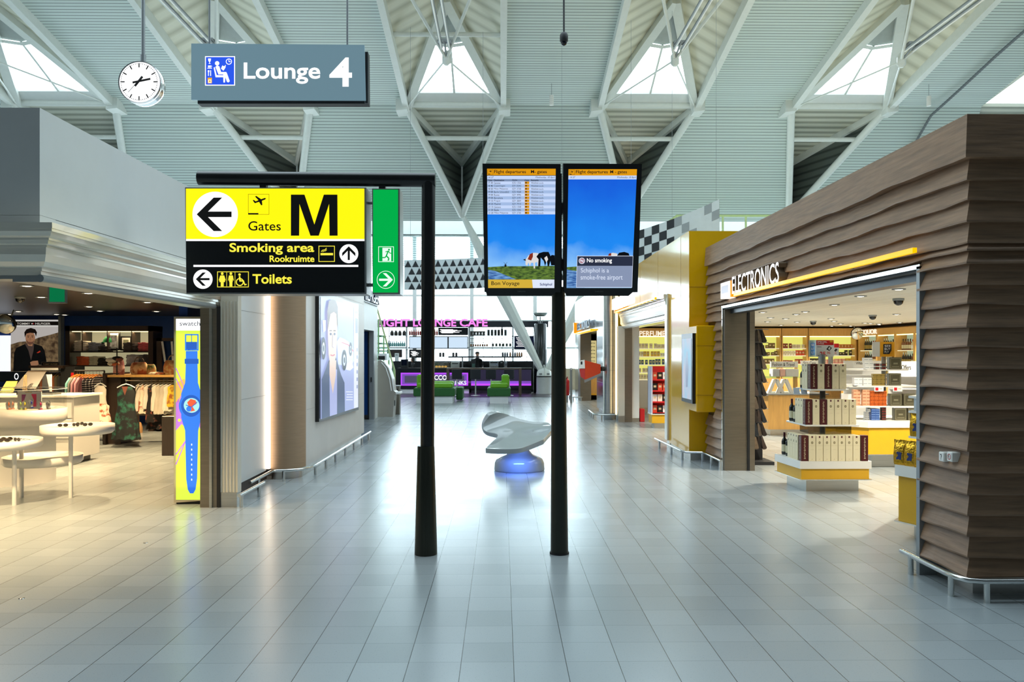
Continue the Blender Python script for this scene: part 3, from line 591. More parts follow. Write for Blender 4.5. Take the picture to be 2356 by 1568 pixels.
m_.frame(737, 567.5, 774, 604, 1.5, up, o, LIT_GLYPH); m_.rect(741.5, 584, 770, 589, up, o, LIT_GLYPH); m_.line([(743, 581), (746, 577.5), (752, 576.5), (755, 572.5)], 1.5, up, o, LIT_GLYPH); m_.line([(746, 581.5), (749, 579.5), (753, 579), (755.5, 576)], 1.2, up, o, LIT_GLYPH)
m_.disc(806, 585.5, 21.5, up, o, LIT_W); arrow(m_, 806, 585, 21, math.pi/2, up, o2, PRINT_K)
m_.rect(452, 611, 827.5, 615.5, up, o, LIT_W)
m_.disc(473.5, 643.5, 22, up, o, LIT_W); arrow(m_, 474, 643.5, 21, 0, up, o2, PRINT_K)
m_.frame(506, 626, 578, 662, 1.5, up, o, LIT_GLYPH); m_.rect(527.2, 628, 528.2, 660, up, o, LIT_GLYPH); m_.rect(546.2, 628, 547.2, 660, up, o, LIT_GLYPH)
for cx, sk in ((517.5, 1), (537.3, 0)):
    m_.disc(cx, 631, 3, up, o, LIT_GLYPH)
    m_.poly([(cx-4.5, 635), (cx+4.5, 635), (cx+(8 if sk else 6.4), 646), (cx+(6 if sk else 5), 647), (cx+(5 if sk else 4), 642), (cx+(6.5 if sk else 4), 650), (cx+3.3, 650), (cx+3.3, 660), (cx-3.3, 660), (cx-3.3, 650), (cx-(6.5 if sk else 4), 650), (cx-(5 if sk else 4), 642), (cx-(6 if sk else 5), 647), (cx-(8 if sk else 6.4), 646)], up, o, LIT_GLYPH)
m_.disc(557, 633, 2.8, up, o, LIT_GLYPH); m_.ring(557.5, 650, 9, 2.2, up, o, LIT_GLYPH); m_.poly([(555.5, 637), (559, 637), (560, 646), (567, 646), (570, 655), (573, 654), (573.5, 656.5), (568.5, 658), (565, 649), (557, 649)], up, o2, LIT_GLYPH)
m_.text('Toilets', 586.5, 632, 676, 654, up, o, LIT_GLYPH, .022); part(m_, 'print', t)
# --- green exit sign
t = thing('exit_sign', 'tall lit green emergency exit sign with running figure and arrow', 'sign', aty(890, 677, YS))
m_ = MB(); m_.slab([(858, 436), (921, 436), (922, 677), (859, 677)], up, -.2, .045, ALU); m_.cyl(up(842, 464, -.06), up(860, 464, -.06), .012, GREY, n=8); m_.cyl(up(842, 654, -.06), up(860, 654, -.06), .016, GREY, n=8); part(m_, 'case', t)
f = .049; m_ = MB(); m_.rect(860.5, 438.5, 917.5, 673.5, up, f, LIT_G); part(m_, 'panel', t)
m_ = MB(); o = f+.004; m_.frame(872.5, 568.5, 908, 604, 1.3, up, o, LIT_GW); m_.rect(882, 571.5, 902, 602, up, o, LIT_GW)
m_.disc(897, 576, 2.2, up, o+.003, LIT_G); m_.line([(889, 581), (896, 579), (899, 584), (903, 584)], 2, up, o+.003, LIT_G); m_.line([(895, 580), (891, 590), (897, 596), (895, 601)], 3, up, o+.003, LIT_G); m_.line([(891, 590), (888, 594), (880, 594)], 2.6, up, o+.003, LIT_G)
m_.ring(889.5, 644.5, 20.5, 1.3, up, o, LIT_GW); arrow(m_, 889.5, 644.5, 21, math.pi, up, o, LIT_GW); part(m_, 'print', t)
# ================================================================ flight display post and screens
t = thing('display_post', 'dark tapered steel post carrying the two flight screens', 'post', (aty(1287, 1268, YS).x, YS, 0))
POSTM = M('dark olive post', '#34362f', .3, .5, var=.06); cx = aty(1287, 1268, YS).x; cx2 = aty(1284.5, 680, YS).x
m_ = MB(); m_.cyl((cx, YS, .012), (cx2, YS, aty(1284, 660, YS).z), 20.3*q, POSTM, r1=15.4*q, n=32); part(m_, 'upright', t)
m_ = MB(); m_.cyl((cx, YS, 0), (cx, YS, .014), 22.5*q, BLACKM, n=32); part(m_, 'foot', t)
m_ = MB(); m_.box((cx2-.03, YS-.02, aty(1284, 670, YS).z), (cx2+.03, YS+.1, aty(1290, 400, YS).z), BLACKM); m_.box((cx2-.5, YS+.03, 2.5), (cx2+.55, YS+.09, 2.6), BLACKM); m_.box((cx2-.5, YS+.03, 3.0), (cx2+.55, YS+.09, 3.1), BLACKM); part(m_, 'bracket', t)
ORG = E('lit orange bar', '#e39a10', .95); SCRW = E('lit list white', '#c9dafc', .95); SCRB = E('lit list blue', '#a9c2ea', .9); SCRH = E('lit list header', '#8297bb', .85); INK = E('lit ink', '#10131c', .6)
SKY = bpy.data.materials.new('screen sky'); SKY.use_nodes = True; nt = SKY.node_tree; bs = nt.nodes['Principled BSDF']; bs.inputs['Base Color'].default_value = (.02, .02, .03, 1)
tc = nd('ShaderNodeTexCoord'); sp = nd('ShaderNodeSeparateXYZ'); nt.links.new(tc.outputs['Object'], sp.inputs[0]); mr = nd('ShaderNodeMapRange'); mr.inputs[1].default_value = .22; mr.inputs[2].default_value = .95; nt.links.new(sp.outputs[2], mr.inputs[0])
nz = nd('ShaderNodeTexNoise'); nz.inputs['Scale'].default_value = 3.2; nz.inputs['Detail'].default_value = 6; nt.links.new(tc.outputs['Object'], nz.inputs[0])
cr = nd('ShaderNodeValToRGB'); cr.color_ramp.elements[0].color = lin('#9ad2ff'); cr.color_ramp.elements[1].color = lin('#0a5fe0'); e_ = cr.color_ramp.elements.new(.35); e_.color = lin('#168bf7')
ad = nd('ShaderNodeMath', operation='MULTIPLY_ADD'); ad.inputs[1].default_value = -.55; ad2 = nd('ShaderNodeMath', operation='ADD'); ad2.inputs[1].default_value = .28; nt.links.new(nz.outputs[0], ad.inputs[0]); nt.links.new(mr.outputs[0], ad.inputs[2]); nt.links.new(ad.outputs[0], ad2.inputs[0]); nt.links.new(ad2.outputs[0], cr.inputs[0])
nt.links.new(cr.outputs[0], bs.inputs['Emission Color']); bs.inputs['Emission Strength'].default_value = .95
def NOISE_E(name, c0_, c1_, sc_, stretch=(1, 1, 1), s=.9, lo=.35, hi=.65):
    m = bpy.data.materials.new(name); m.use_nodes = True; nt = m.node_tree; b_ = nt.nodes['Principled BSDF']; b_.inputs['Base Color'].default_value = (.02, .02, .02, 1)
    tc = nt.nodes.new('ShaderNodeTexCoord'); mp = nt.nodes.new('ShaderNodeMapping'); mp.inputs['Scale'].default_value = stretch; nz = nt.nodes.new('ShaderNodeTexNoise'); nz.inputs['Scale'].default_value = sc_; nz.inputs['Detail'].default_value = 6
    cr = nt.nodes.new('ShaderNodeValToRGB'); cr.color_ramp.elements[0].color = lin(c0_); cr.color_ramp.elements[1].color = lin(c1_); cr.color_ramp.elements[0].position = lo; cr.color_ramp.elements[1].position = hi
    nt.links.new(tc.outputs['Object'], mp.inputs[0]); nt.links.new(mp.outputs[0], nz.inputs[0]); nt.links.new(nz.outputs[0], cr.inputs[0]); nt.links.new(cr.outputs[0], b_.inputs['Emission Color']); b_.inputs['Emission Strength'].default_value = s; return m
GRASS = NOISE_E('screen grass', '#26401a', '#6f8f35', 26, (1, 1, 2.5)); WATER = NOISE_E('screen water', '#1f4f9a', '#7fb2e8', 16, (1, 1, 5))
COWB = E('lit cow black', '#0b0d14', .7); COWW = E('lit cow white', '#e6e2e0', .9); COWR = E('lit cow russet', '#8a2f1c', .9); NAV = E('lit navy bar', '#2b3146', .9); GRYP = E('lit grey panel', '#8d9ab8', .9); PALEB = E('lit pale band', '#e2eafc', .95)
def monitor(xa, xb, name_lab, xl_t, xl_b):
    """screen leaning forward at the top; a = left..right, b = top..bottom in picture units of the upright plane"""
    tz, bz = aty(1290, 376, YS).z, aty(1290, 684, YS).z; lean = .22
    P0 = Vector((0, YS-.16, bz)); N = Vector((0, -(tz-bz), -lean)); pl = PL(P0+Vector((0, 0, 0)), N)
    t = thing('flight_display', name_lab, 'screen', (aty((xa+xb)/2, 680, YS).x, YS-.05, bz))
    c = [(xl_t[0], 376), (xl_t[1], 377), (xl_b[1], 672), (xl_b[0], 672)]
    m_ = MB(); m_.slab(c, pl, -.11, 0, BLACK); m_.slab([(xl_b[0]+3, 672), (xl_b[1]-10, 672), (xl_b[1]-20, 681), (xl_b[0]+6, 681)], pl, -.10, -.02, BLACK); part(m_, 'housing', t)
    return t, pl
def cows(m_, pl, o, dx=0, dy=0):
    T = lambda pts: [(x+dx, y+dy) for x, y in pts]
    m_.poly(T([(1209, 597), (1216, 587), (1228, 581), (1238, 582), (1243, 588), (1242, 600), (1240, 612), (1237, 612), (1236, 602), (1231, 604), (1231, 617), (1228, 617), (1227, 604), (1222, 604), (1219, 612), (1216, 603), (1213, 611), (1209, 608)]), pl, o, COWW)
    m_.poly(T([(1214, 596), (1219, 584), (1226, 581), (1226, 590), (1222, 599)]), pl, o+.001, COWR); m_.poly(T([(1203, 597), (1209, 595), (1210, 600)]), pl, o, COWB)
    m_.poly(T([(1234, 590), (1240, 582), (1250, 579), (1262, 579), (1266, 587), (1266, 600), (1263, 612), (1260, 612), (1258, 598), (1254, 612), (1251, 600), (1244, 592), (1243, 612), (1238, 612), (1239, 596)]), pl, o+.001, COWB)
    m_.poly(T([(1252, 593), (1258, 588), (1261, 596), (1257, 604)]), pl, o+.002, COWW); m_.poly(T([(1264, 590), (1270, 586), (1276, 587), (1276, 610), (1268, 610)]), pl, o, COWB)
# left screen
t, pl = monitor(1110, 1290, 'black flight screen listing departures above a picture of cows', (1110, 1290), (1114.5, 1289.5))
m_ = MB(); S = .003
xa = lambda y: 1120.6+(y-388)/274*2.6
xe = lambda y: 1278.6-(y-388)/274*3.4
def band(y0, y1, mat, o=S): m_.poly([(xa(y0), y0), (xe(y0), y0), (xe(y1), y1), (xa(y1), y1)], pl, o, mat)
band(388, 403, ORG); band(403, 404, INK); band(404, 412, SCRW); band(412, 417, SCRH)
for i in range(11): band(417+i*6.9, 423.9+i*6.9, SCRW if i % 2 == 0 else SCRB)
mL = m_
m_ = MB(); band(492.9, 614, SKY); m_.poly([(xa(614), 614), (1158, 612), (1200, 612), (1276, 611), (1275.5, 643), (1122.8, 643)], pl, S+.001, GRASS); m_.poly([(1123, 620), (1140, 623), (1187, 642), (1123.5, 642)], pl, S+.002, WATER); cows(m_, pl, S+.003); m_.poly([(1160, 613), (1163, 606), (1166, 613)], pl, S+.003, COWB); m_.line([(1159, 603), (1167, 611)], .7, pl, S+.003, COWB); m_.line([(1167, 603), (1159, 611)], .7, pl, S+.003, COWB)
band(642.5, 662, E('lit mustard', '#d9b23c', .95), S+.004); m_.poly([(1224, 642.5), (1275.4, 642.5), (1275.2, 662), (1226, 662)], pl, S+.005, PALEB); mP = m_; m_ = mL; o = S+.008
m_.text('Flight departures', 1137, 391, 1210, 400.8, pl, o, INK, .012); m_.text('M- gates', 1221.5, 391, 1258, 400.8, pl, o, INK, .012)
m_.frame(1122, 390, 1134.5, 401.5, .4, pl, o, INK); plane_icon(m_, 1129, 394, 3.6, pl, o, INK); m_.rect(1123, 400, 1128, 401.3, pl, o, INK)
m_.text('14 37', 1123, 405.5, 1134.5, 410.3, pl, o, INK, 0, shear=.3); m_.text('Wednesday, 18 April', 1230.5, 405.5, 1275, 410.8, pl, o, INK, 0, shear=.3)
for s, x0, x1 in (('Time', 1123, 1132.5), ('Destination', 1136.5, 1160), ('Flight', 1178.5, 1190), ('Gate', 1207, 1217), ('Remarks', 1222, 1239)): m_.text(s, x0, 412.6, x1, 416.6, pl, o, INK, .015)
rows_ = [('17 20', 'Geneva', 'EZS 1356', 15), ('18 40', 'Copenhagen', 'DY 3541', 25.5), ('18 50', 'Milan Malpensa', 'EZY 2728', 32), ('19 00', 'Berlin Schonefeld', 'EZS 4568', 34), ('19 00', 'Rome', 'EZY 4996', 12), ('19 05', 'Barcelona', 'EZY 2197', 20), ('19 15', 'Prague', 'EZY 3809', 14), ('20 25', 'Madrid', 'EZY 7910', 14.5), ('21 15', 'Geneva', 'EZS 1358', 15), ('21 20', 'Basle', 'EZS 1046', 10.5), ('21 20', 'Milan Malpensa', 'EZY 2730', 32)]
for i, (a_, b_, c_, w_) in enumerate(rows_):
    y = 418.4+i*6.9; k = i*.07
    m_.text(a_, 1123.2+k, y, 1134+k, y+4, pl, o, INK, .012); m_.text(b_, 1136.5+k, y, 1136.5+w_+k, y+4.6, pl, o, INK); m_.text(c_, 1178.8, y, 1198.5, y+4, pl, o, INK); m_.rect(1207.2, y-1, 1217.6, y+4.8, pl, o-.002, ORG); m_.text('M', 1208.4, y, 1212, y+3.8, pl, o, INK, .012); m_.text('Wachten a.u.b.', 1221.8, y, 1250.5, y+4.2, pl, o, INK)
m_ = mP; m_.text('Bon Voyage', 1130.5, 646.5, 1195, 658, pl, o, INK, .004); m_.text('Schiphol', 1242, 650.5, 1270, 658, pl, o, E('lit navy text', '#1b2a6b', .9), .02); m_ = MB(); m_.text('SAMSUNG', 1190.5, 668.5, 1209, 671.5, pl, .002, M('grey print', '#5b605e', .5), .01); part(m_, 'maker_print', t); part(mL, 'list', t); part(mP, 'picture', t)
# right screen
t, pl = monitor(1296, 1477, 'black flight screen with a no smoking notice over blue sky', (1296, 1477), (1297.5, 1467))
xa = lambda y: 1308-(y-389)/272*4.5
xe = lambda y: 1465.5-(y-389)/272*12.5
m_ = MB(); band(389, 403.5, ORG); band(403.5, 412.5, SCRW); mT = m_
m_ = MB(); band(412.5, 662, SKY); m_.poly([(1304.3, 614), (1340, 612), (1340, 625), (1304.2, 620)], pl, S+.001, GRASS); m_.poly([(1304.2, 619), (1345, 628), (1345, 661.5), (1303.6, 661.5)], pl, S+.001, WATER)
m_.poly([(1398, 590), (1402, 583), (1410, 581), (1420, 583), (1421, 590)], pl, S+.002, COWW); m_.poly([(1398, 590), (1401, 583), (1406, 581.5), (1406, 590)], pl, S+.003, COWR); m_.poly([(1418, 590), (1424, 581), (1436, 579), (1446, 582), (1449, 590)], pl, S+.003, COWB); part(m_, 'picture', t)
m_ = MB(); m_.poly([(1327.5, 588), (1456.5, 588), (1454, 661), (1325.5, 661)], pl, S+.004, PALEB); m_.poly([(1328.3, 589), (1455.6, 589), (1455, 611), (1327.7, 611)], pl, S+.005, NAV); m_.poly([(1327.7, 611), (1455, 611), (1453.2, 660), (1326.4, 660)], pl, S+.005, GRYP)
m_.ring(1338.5, 599.5, 7.2, 1.3, pl, S+.006, PALEB); m_.disc(1338.5, 599.5, 5.8, pl, S+.006, E('lit rose', '#b98a96', .9)); m_.rect(1334.5, 598.6, 1342.5, 600.4, pl, S+.007, PALEB); m_.line([(1334.5, 595.5), (1342.5, 603.5)], 1.1, pl, S+.008, PALEB); mN = m_
m_ = mT; o = S+.009; m_.text('Flight departures', 1324.5, 391.5, 1398, 401, pl, o, INK, .012); m_.text('M - gates', 1403.5, 391.5, 1442, 401, pl, o, INK, .012); m_.frame(1310, 390.5, 1321.5, 402, .4, pl, o, INK); plane_icon(m_, 1316, 395, 3.6, pl, o, INK); m_.rect(1310.5, 400, 1315, 401.5, pl, o, INK)
m_.text('14 37', 1311, 405.5, 1322, 410, pl, o, INK, 0, shear=.3); m_.text('Wednesday, 18 April', 1418, 405.5, 1461.5, 410.8, pl, o, INK, 0, shear=.3)
m_ = mN; m_.text('No smoking', 1350, 593.5, 1407.5, 606, pl, o, LIT_W, .012); m_.text('Schiphol is a', 1336, 616, 1400.5, 629.5, pl, o, PALEB); m_.text('smoke-free airport', 1335.5, 631.5, 1432, 646, pl, o, PALEB); part(mT, 'title_bar', t); part(mN, 'notice', t); m_ = MB(); m_.text('SAMSUNG', 1369, 668.5, 1388, 671.5, pl, .002, MATS['grey print'], .01); part(m_, 'maker_print', t)
# ================================================================ white sculptural bench
c0 = Vector((.28, 11.95, 0)); t = thing('sculptural_bench', 'glossy white sculptural bench glowing blue underneath, beyond the posts', 'bench', c0)
GLOSS = M('shade-greyed white gloss lacquer', '#9ba2a2', .08, var=.01, coat=.8)  # white lacquer greyed, the bench's dimmer light put into its colour
G = [[(1117, 1036, 11.35), (1134, 1020, 11.8), (1156, 1001, 12.2), (1112, 1000, 12.42), (1106, 975, 12.5), (1124, 952, 12.5)],
     [(1135, 1038, 11.3), (1148, 1018, 11.75), (1163, 1000, 12.2), (1140, 990, 12.5), (1122, 965, 12.55), (1142, 944, 12.58)],
     [(1160, 1038, 11.28), (1172, 1017, 11.75), (1185, 1000, 12.2), (1177, 988, 12.5), (1166, 968, 12.65), (1164, 953, 12.7)],
     [(1192, 1038, 11.28), (1203, 1015, 11.75), (1213, 999, 12.2), (1212, 990, 12.5), (1207, 980, 12.7), (1198, 969, 12.75)],
     [(1212, 1032, 11.4), (1231, 1011, 11.8), (1242, 998, 12.2), (1242, 990, 12.5), (1240, 982, 12.7), (1232, 972, 12.75)],
     [(1250, 1016, 11.7), (1262, 1003, 12.0), (1270, 994, 12.2), (1272, 988, 12.4), (1270, 982, 12.55), (1262, 976, 12.65)]]
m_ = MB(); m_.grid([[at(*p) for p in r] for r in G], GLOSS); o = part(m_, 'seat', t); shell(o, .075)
c1 = at(1196, 1088, 11.67); c1.y = 11.95; c1.z = 0
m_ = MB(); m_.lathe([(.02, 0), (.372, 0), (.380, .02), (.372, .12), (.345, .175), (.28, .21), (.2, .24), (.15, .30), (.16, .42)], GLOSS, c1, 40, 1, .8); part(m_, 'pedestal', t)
lamp('AREA', 'bench_glow', (c1.x-.03, 11.42, .30), 5, (.12, .25, 1.0), .35, (math.radians(30), 0, 0), parent=t, size_y=.1)
lamp('POINT', 'bench_glow_back', (c1.x+.1, 12.4, .28), 4, (.12, .25, 1.0), .05, parent=t)
# ================================================================ wood-clad shop: sign, light bar, rails, plates
XS = 3.27
def pd(a, b): return atx(a, b, XS)
t = thing('shop_sign', 'raised white illuminated ELECTRONICS lettering on the wood-clad shop front', 'sign', pd(1740, 668))
fx_ = FX(XS+.03, -1); ya, yb = pd(1686, 650).y, pd(1794, 620).y; za = pd(1740, 663).z
m_ = MB(); m_.text('ELECTRONICS', ya, za+.245, yb, za, fx_, -.06, M('letter returns', '#6b5a48', .4), .008, depth=.10); m_.text('ELECTRONICS', ya, za+.245, yb, za, fx_, .042, E('lit letter white', '#ffffff', 1.15), .008); part(m_, 'letters', t)
y1, y2 = pd(1661, 660).y, pd(1684, 655).y; z1, z2 = za-.03, za+.20
m_ = MB(); m_.box((XS-.02, y1, z1), (XS+.12, y2+.04, z2), E('lit icon white', '#fff6e8', 1.1)); m_.box((XS-.015, y2, z1), (XS+.12, y2+.045, z2), E('lit amber side', '#f39a12', .95)); m_.rect(y1-.05, z2-.05, y2+.1, z1+.07, fx_, .055, E('lit grey icon', '#b9b9c4', .8)); part(m_, 'icon_box', t)
m_ = MB(); p, r = atx(1690, 672, XS), atx(2104, 575, XS); m_.box((XS-.015, r.y, r.z-.02), (XS+.02, p.y, r.z+.02), E('lit amber tube', '#ffc400', 1.1))
t2 = thing('light_bar', 'long glowing amber light bar under the raised shop lettering', 'light', (XS, (p.y+r.y)/2, r.z)); part(m_, 'tube', t2)
m_ = MB()
for k in range(6): y = r.y+(p.y-r.y)*(k+.5)/6; m_.cyl((XS, y, r.z), (XS+.06, y, r.z-.02), .008, GREY, n=6)
part(m_, 'clips', t2)
lamp('AREA', 'sign_glow', (XS-.06, (ya+yb)/2, r.z+.02), 3, (1, .8, .4), 2.0, (0, math.radians(-90), 0), parent=t, size_y=.1).rotation_euler = (math.radians(-90), 0, math.radians(90))
for i, (px, nm, lab) in enumerate(((2171, 'wall_switch', 'white square wall plate with a key symbol, on the wood-clad corner'), (2190, 'call_point', 'white square wall plate with a round red-rimmed button, on the wood-clad corner'))):
    X_ = 3.325; p = atx(px, 1050, X_); t = thing(nm, lab, 'switch', p)
    m_ = MB(); m_.box((X_-.02, p.y-.034, p.z-.036), (X_+.05, p.y+.034, p.z+.036), PLASTW, bev=.006); part(m_, 'plate', t)
    fx2 = FX(X_-.02, -1); m_ = MB()
    if i: m_.ring(p.y, p.z, .022, .006, fx2, .001, M('red rim', '#a5252a', .4), n=20); m_.line([(p.y+.006, p.z+.012), (p.y, p.z-.008)], .008, fx2, .002, PRINT_K)
    else: m_.line([(p.y+.01, p.z+.016), (p.y-.006, p.z+.016), (p.y-.006, p.z), (p.y+.002, p.z-.006)], .007, fx2, .001, PRINT_K); m_.rect(p.y-.004, p.z-.013, p.y+.004, p.z-.02, fx2, .001, PRINT_K)
    part(m_, 'symbol', t)
def rail(path, posts, lab, z=.15, r=.021):
    t = thing('bumper_rail', lab, 'rail', (path[0][0], path[0][1], 0), 'low steel bumper rails along the shop walls')
    m_ = MB(); m_.tube([(x, y, z) for x, y in path], r, STEEL2, 10); part(m_, 'rail', t)
    for x, y in posts: m_ = MB(); m_.cyl((x, y, 0), (x, y, z-.005), .021, STEEL2, n=12); part(m_, 'post', t)
rail([(3.27, 6.45), (3.27, 5.80), (3.285, 5.69), (3.33, 5.61), (3.42, 5.58), (5.4, 5.58)], [(3.27, 6.3), (3.275, 5.74), (3.44, 5.58), (4.6, 5.58)], 'steel bumper rail wrapping the near corner of the wood-clad shop')
rail([(2.90, 14.95), (2.92, 14.5), (2.97, 13.1), (3.02, 12.90), (3.26, 12.86), (3.29, 12.8), (3.29, 11.86)], [(2.91, 14.6), (2.95, 13.75), (2.98, 13.05), (3.27, 12.88), (3.29, 12.4), (3.29, 11.9)], 'steel bumper rail along the foot of the yellow shop wall')
rail([(-2.98, 9.05), (-2.97, 9.95)], [(-2.98, 9.13), (-2.98, 9.8)], 'short steel bumper rail beside the ribbed pearl pilaster')
rail([(-3.14, 9.95), (-3.14, 10.88), (-3.13, 10.93), (-3.09, 10.95)]+[(-3.1+.41*math.sin(a), 11.36-.41*math.cos(a)) for a in [math.radians(x) for x in (15, 30, 45, 60, 75)]]+[(-2.69, 11.5), (-2.69, 16.3)],
     [(-3.14, 10.3), (-3.0, 10.96), (-2.70, 11.55), (-2.69, 12.2), (-2.69, 12.9), (-2.69, 13.7), (-2.69, 14.5), (-2.69, 15.3), (-2.69, 16.1)], 'steel bumper rail running below the big fashion poster')
rail([(2.45, 22.3), (2.45, 20.9), (2.6, 20.75), (3.0, 20.75), (3.02, 20.3)], [(2.45, 22.2), (2.45, 21.7), (2.45, 21.2), (2.62, 20.76), (3.0, 20.6)], 'steel bumper rail around the tall round metal column')
# ---------------------------------------------------------------- screen on the yellow box
X_ = XY; fx3 = PX(X_, -1); t = thing('wall_screen', 'tall black-framed screen with a pale picture on the yellow box', 'screen', (X_, 12.95, .95))
A, B = 13.32, 12.56; z0, z1 = .96, 2.08; f3 = FX(X_, -1)
m_ = MB(); m_.rslab(A, z0, B, z1, f3, 0, .05, BLACK); part(m_, 'frame', t)
m_ = MB(); m_.rect(A-.06, z0+.06, B+.06, z1-.08, f3, .054, NOISE_E('pale sea picture', '#8fc0da', '#c9b9c4', 3, (1, 1, .6), .9)); m_.poly([(12.98, 1.2), (12.86, 1.22), (12.80, 1.5), (12.86, 1.8), (12.95, 1.78), (13.02, 1.5)], f3, .056, E('pale figure', '#93a3bb', .75)); part(m_, 'picture', t)
# ---------------------------------------------------------------- sign over the perfume entrance
t = thing('entrance_sign', 'lit amber-sided shop lettering above the perfume entrance', 'sign', (XY-.2, 19.5, 3.0)); f3 = FX(XY-.16, -1)
m_ = MB(); m_.text('ESSENTIALS', 20.1, 3.12, 17.3, 2.85, f3, 0, LIT_W, .012, depth=.12); part(m_, 'lettering', t)
m_ = MB(); m_.box((XY-.2, 20.12, 2.78), (XY, 20.3, 3.15), MATS['lit amber side']); m_.box((XY-.2, 14.9, 2.78), (XY-.16, 20.1, 2.815), MATS['lit amber tube'])
for k in range(12): m_.box((XY-.17, 15+.42*k, 2.77), (XY, 15.03+.42*k, 2.79), GREY)
part(m_, 'light_bar', t)
# ================================================================ shop goods : prototypes
def pk(lst): return lst[rnd.randrange(len(lst))]
CRM = M('cream carton', '#e8dcb8', .5, var=.02); MAR = M('maroon carton', '#4a0d12', .4, var=.05); GOLDK = M('dark gold seal', '#5d5226', .4); REDK = M('dark red stamp', '#50101a', .5); FAINT = M('faint carton print', '#c6b894', .5); WHC = M('white carton', '#e9ebec', .4, var=.02)
FRONT = FY(0)
def winebox(nm, face, x=0):
    t = thing('wine_box', '', 'box'); w_, d_, h_ = .044, .044, .325
    m_ = MB(); m_.box((-w_, -d_, 0), (w_, d_, h_), face, bev=.002); part(m_, 'carton', t)
    m_ = MB(); f_ = lambda a, b, o=0: Vector((a, -d_-o, b)); g_ = lambda a, b, o=0: Vector((-w_-o, a, b))
    if face is MAR:
        for f2 in (f_, g_):
            for k in range(16): m_.rect(-.010+.004*(k % 2), .03+k*.017, .012-.004*(k % 3), .040+k*.017, f2, .001, FAINT)
    else:
        for f2 in (f_, g_):
            m_.rect(-.010, .318, .010, .295, f2, .001, REDK); m_.disc(0, .235, .013, f2, .001, GOLDK, .016, 16); m_.disc(0, .235, .007, f2, .002, FAINT, .01, 12)
            m_.rect(-.036, .198, .036, .196, f2, .001, FAINT); m_.rect(-.02, .15, .02, .148, f2, .001, FAINT); m_.rect(-.004, .03, .004, .02, f2, .001, FAINT)
    part(m_, 'print', t); return t
BOTG = M('dark green glass', '#10160f', .08, var=.02, coat=.3); CAPS = M('burgundy foil', '#4c1420', .35, .4); LBL = M('paper label', '#cfc9a8', .6, var=.05)
def bottle(glass=BOTG, cap=CAPS, label=LBL, h=.30, r=.037, nm='wine_bottle'):
    t = thing(nm, '', 'bottle')
    m_ = MB(); m_.lathe([(r*.9, 0), (r, .01), (r, h*.60), (r*.85, h*.67), (r*.40, h*.76), (r*.36, h*.85)], glass, n=16); part(m_, 'body', t)
    m_ = MB(); m_.lathe([(r*.38, h*.80), (r*.40, h*.98), (r*.36, h)], cap, n=12); part(m_, 'cap', t)
    m_ = MB(); m_.lathe([(r*1.01, h*.14), (r*1.01, h*.46)], label, n=16); part(m_, 'label', t); return t
WB = winebox('cream', CRM); WM = winebox('maroon', MAR); BT = bottle()
first = {}
def put(pro, loc, lab, group=None, rz=0.0, scale=None):
    if pro.name not in first:
        first[pro.name] = 1; pro.location = loc; pro.rotation_euler = (0, 0, rz)
        if scale: pro.scale = scale
        pro['label'] = lab
        if group: pro['group'] = group
        return pro
    return dup(pro, loc, rz, lab, group, scale)
# ---------------------------------------------------------------- wine gondola
def gondola(label, plan, rim, kick, levels, post, loc, cat='display stand'):
    """stepped stand: plan outline, white rim heights, yellow body, steel kick, white shelf levels"""
    t = thing('display_stand', label, cat, loc)
    cx = sum(p[0] for p in plan)/len(plan); cy = sum(p[1] for p in plan)/len(plan)
    def sc_(k): return [(cx+(x-cx)*k, cy+(y-cy)*k) for x, y in plan]
    def ext(pl_, z0, z1, mat): m_ = MB(); m_.rings([[(x, y, z) for x, y in pl_] for z in (z0, z1)], mat); return m_
    part(ext(sc_(1.0), rim[0], rim[1], PLASTW), 'rim', t); part(ext(sc_(.95), kick+.012, rim[0], YELB), 'body', t, 'yellow body panels'); part(ext(sc_(1.01), kick, kick+.012, STEEL2), 'lip', t); part(ext(sc_(.74), 0, kick, STEEL), 'kick_plate', t)
    for k, z, th in levels: part(ext(sc_(k), z-th, z, PLASTW), 'shelf', t)
    m_ = MB(); m_.cyl((cx, cy, rim[1]), (cx, cy, post), .035, GREY); part(m_, 'pole', t); return t
plan = [(3.78, 10.0), (4.69, 10.0), (4.69, 10.76), (3.72, 10.76)]
t = gondola('stepped white and yellow stand stacked with wine cartons', plan, (.30, .395), .155, [], 1.75, (4.23, 10.38, 0))
for x0, x1, y0, y1, z in ((3.89, 4.58, 10.1, 10.8, .848), (3.99, 4.49, 10.2, 10.72, 1.30)):
    m_ = MB(); m_.box((x0, y0, z-.022), (x1, y1, z), PLASTW, bev=.004); part(m_, 'shelf', t)
    m_ = MB(); m_.box((x0+.15, y0+.12, z-.14), (x1-.05, y1-.1, z-.02), GLASS('smoked acrylic', (.5, .5, .5), .08)); part(m_, 'glass_tray', t)
WG = 'wine cartons on the stepped stand'; lv = ('bottom tier', 'middle tier', 'top tier')
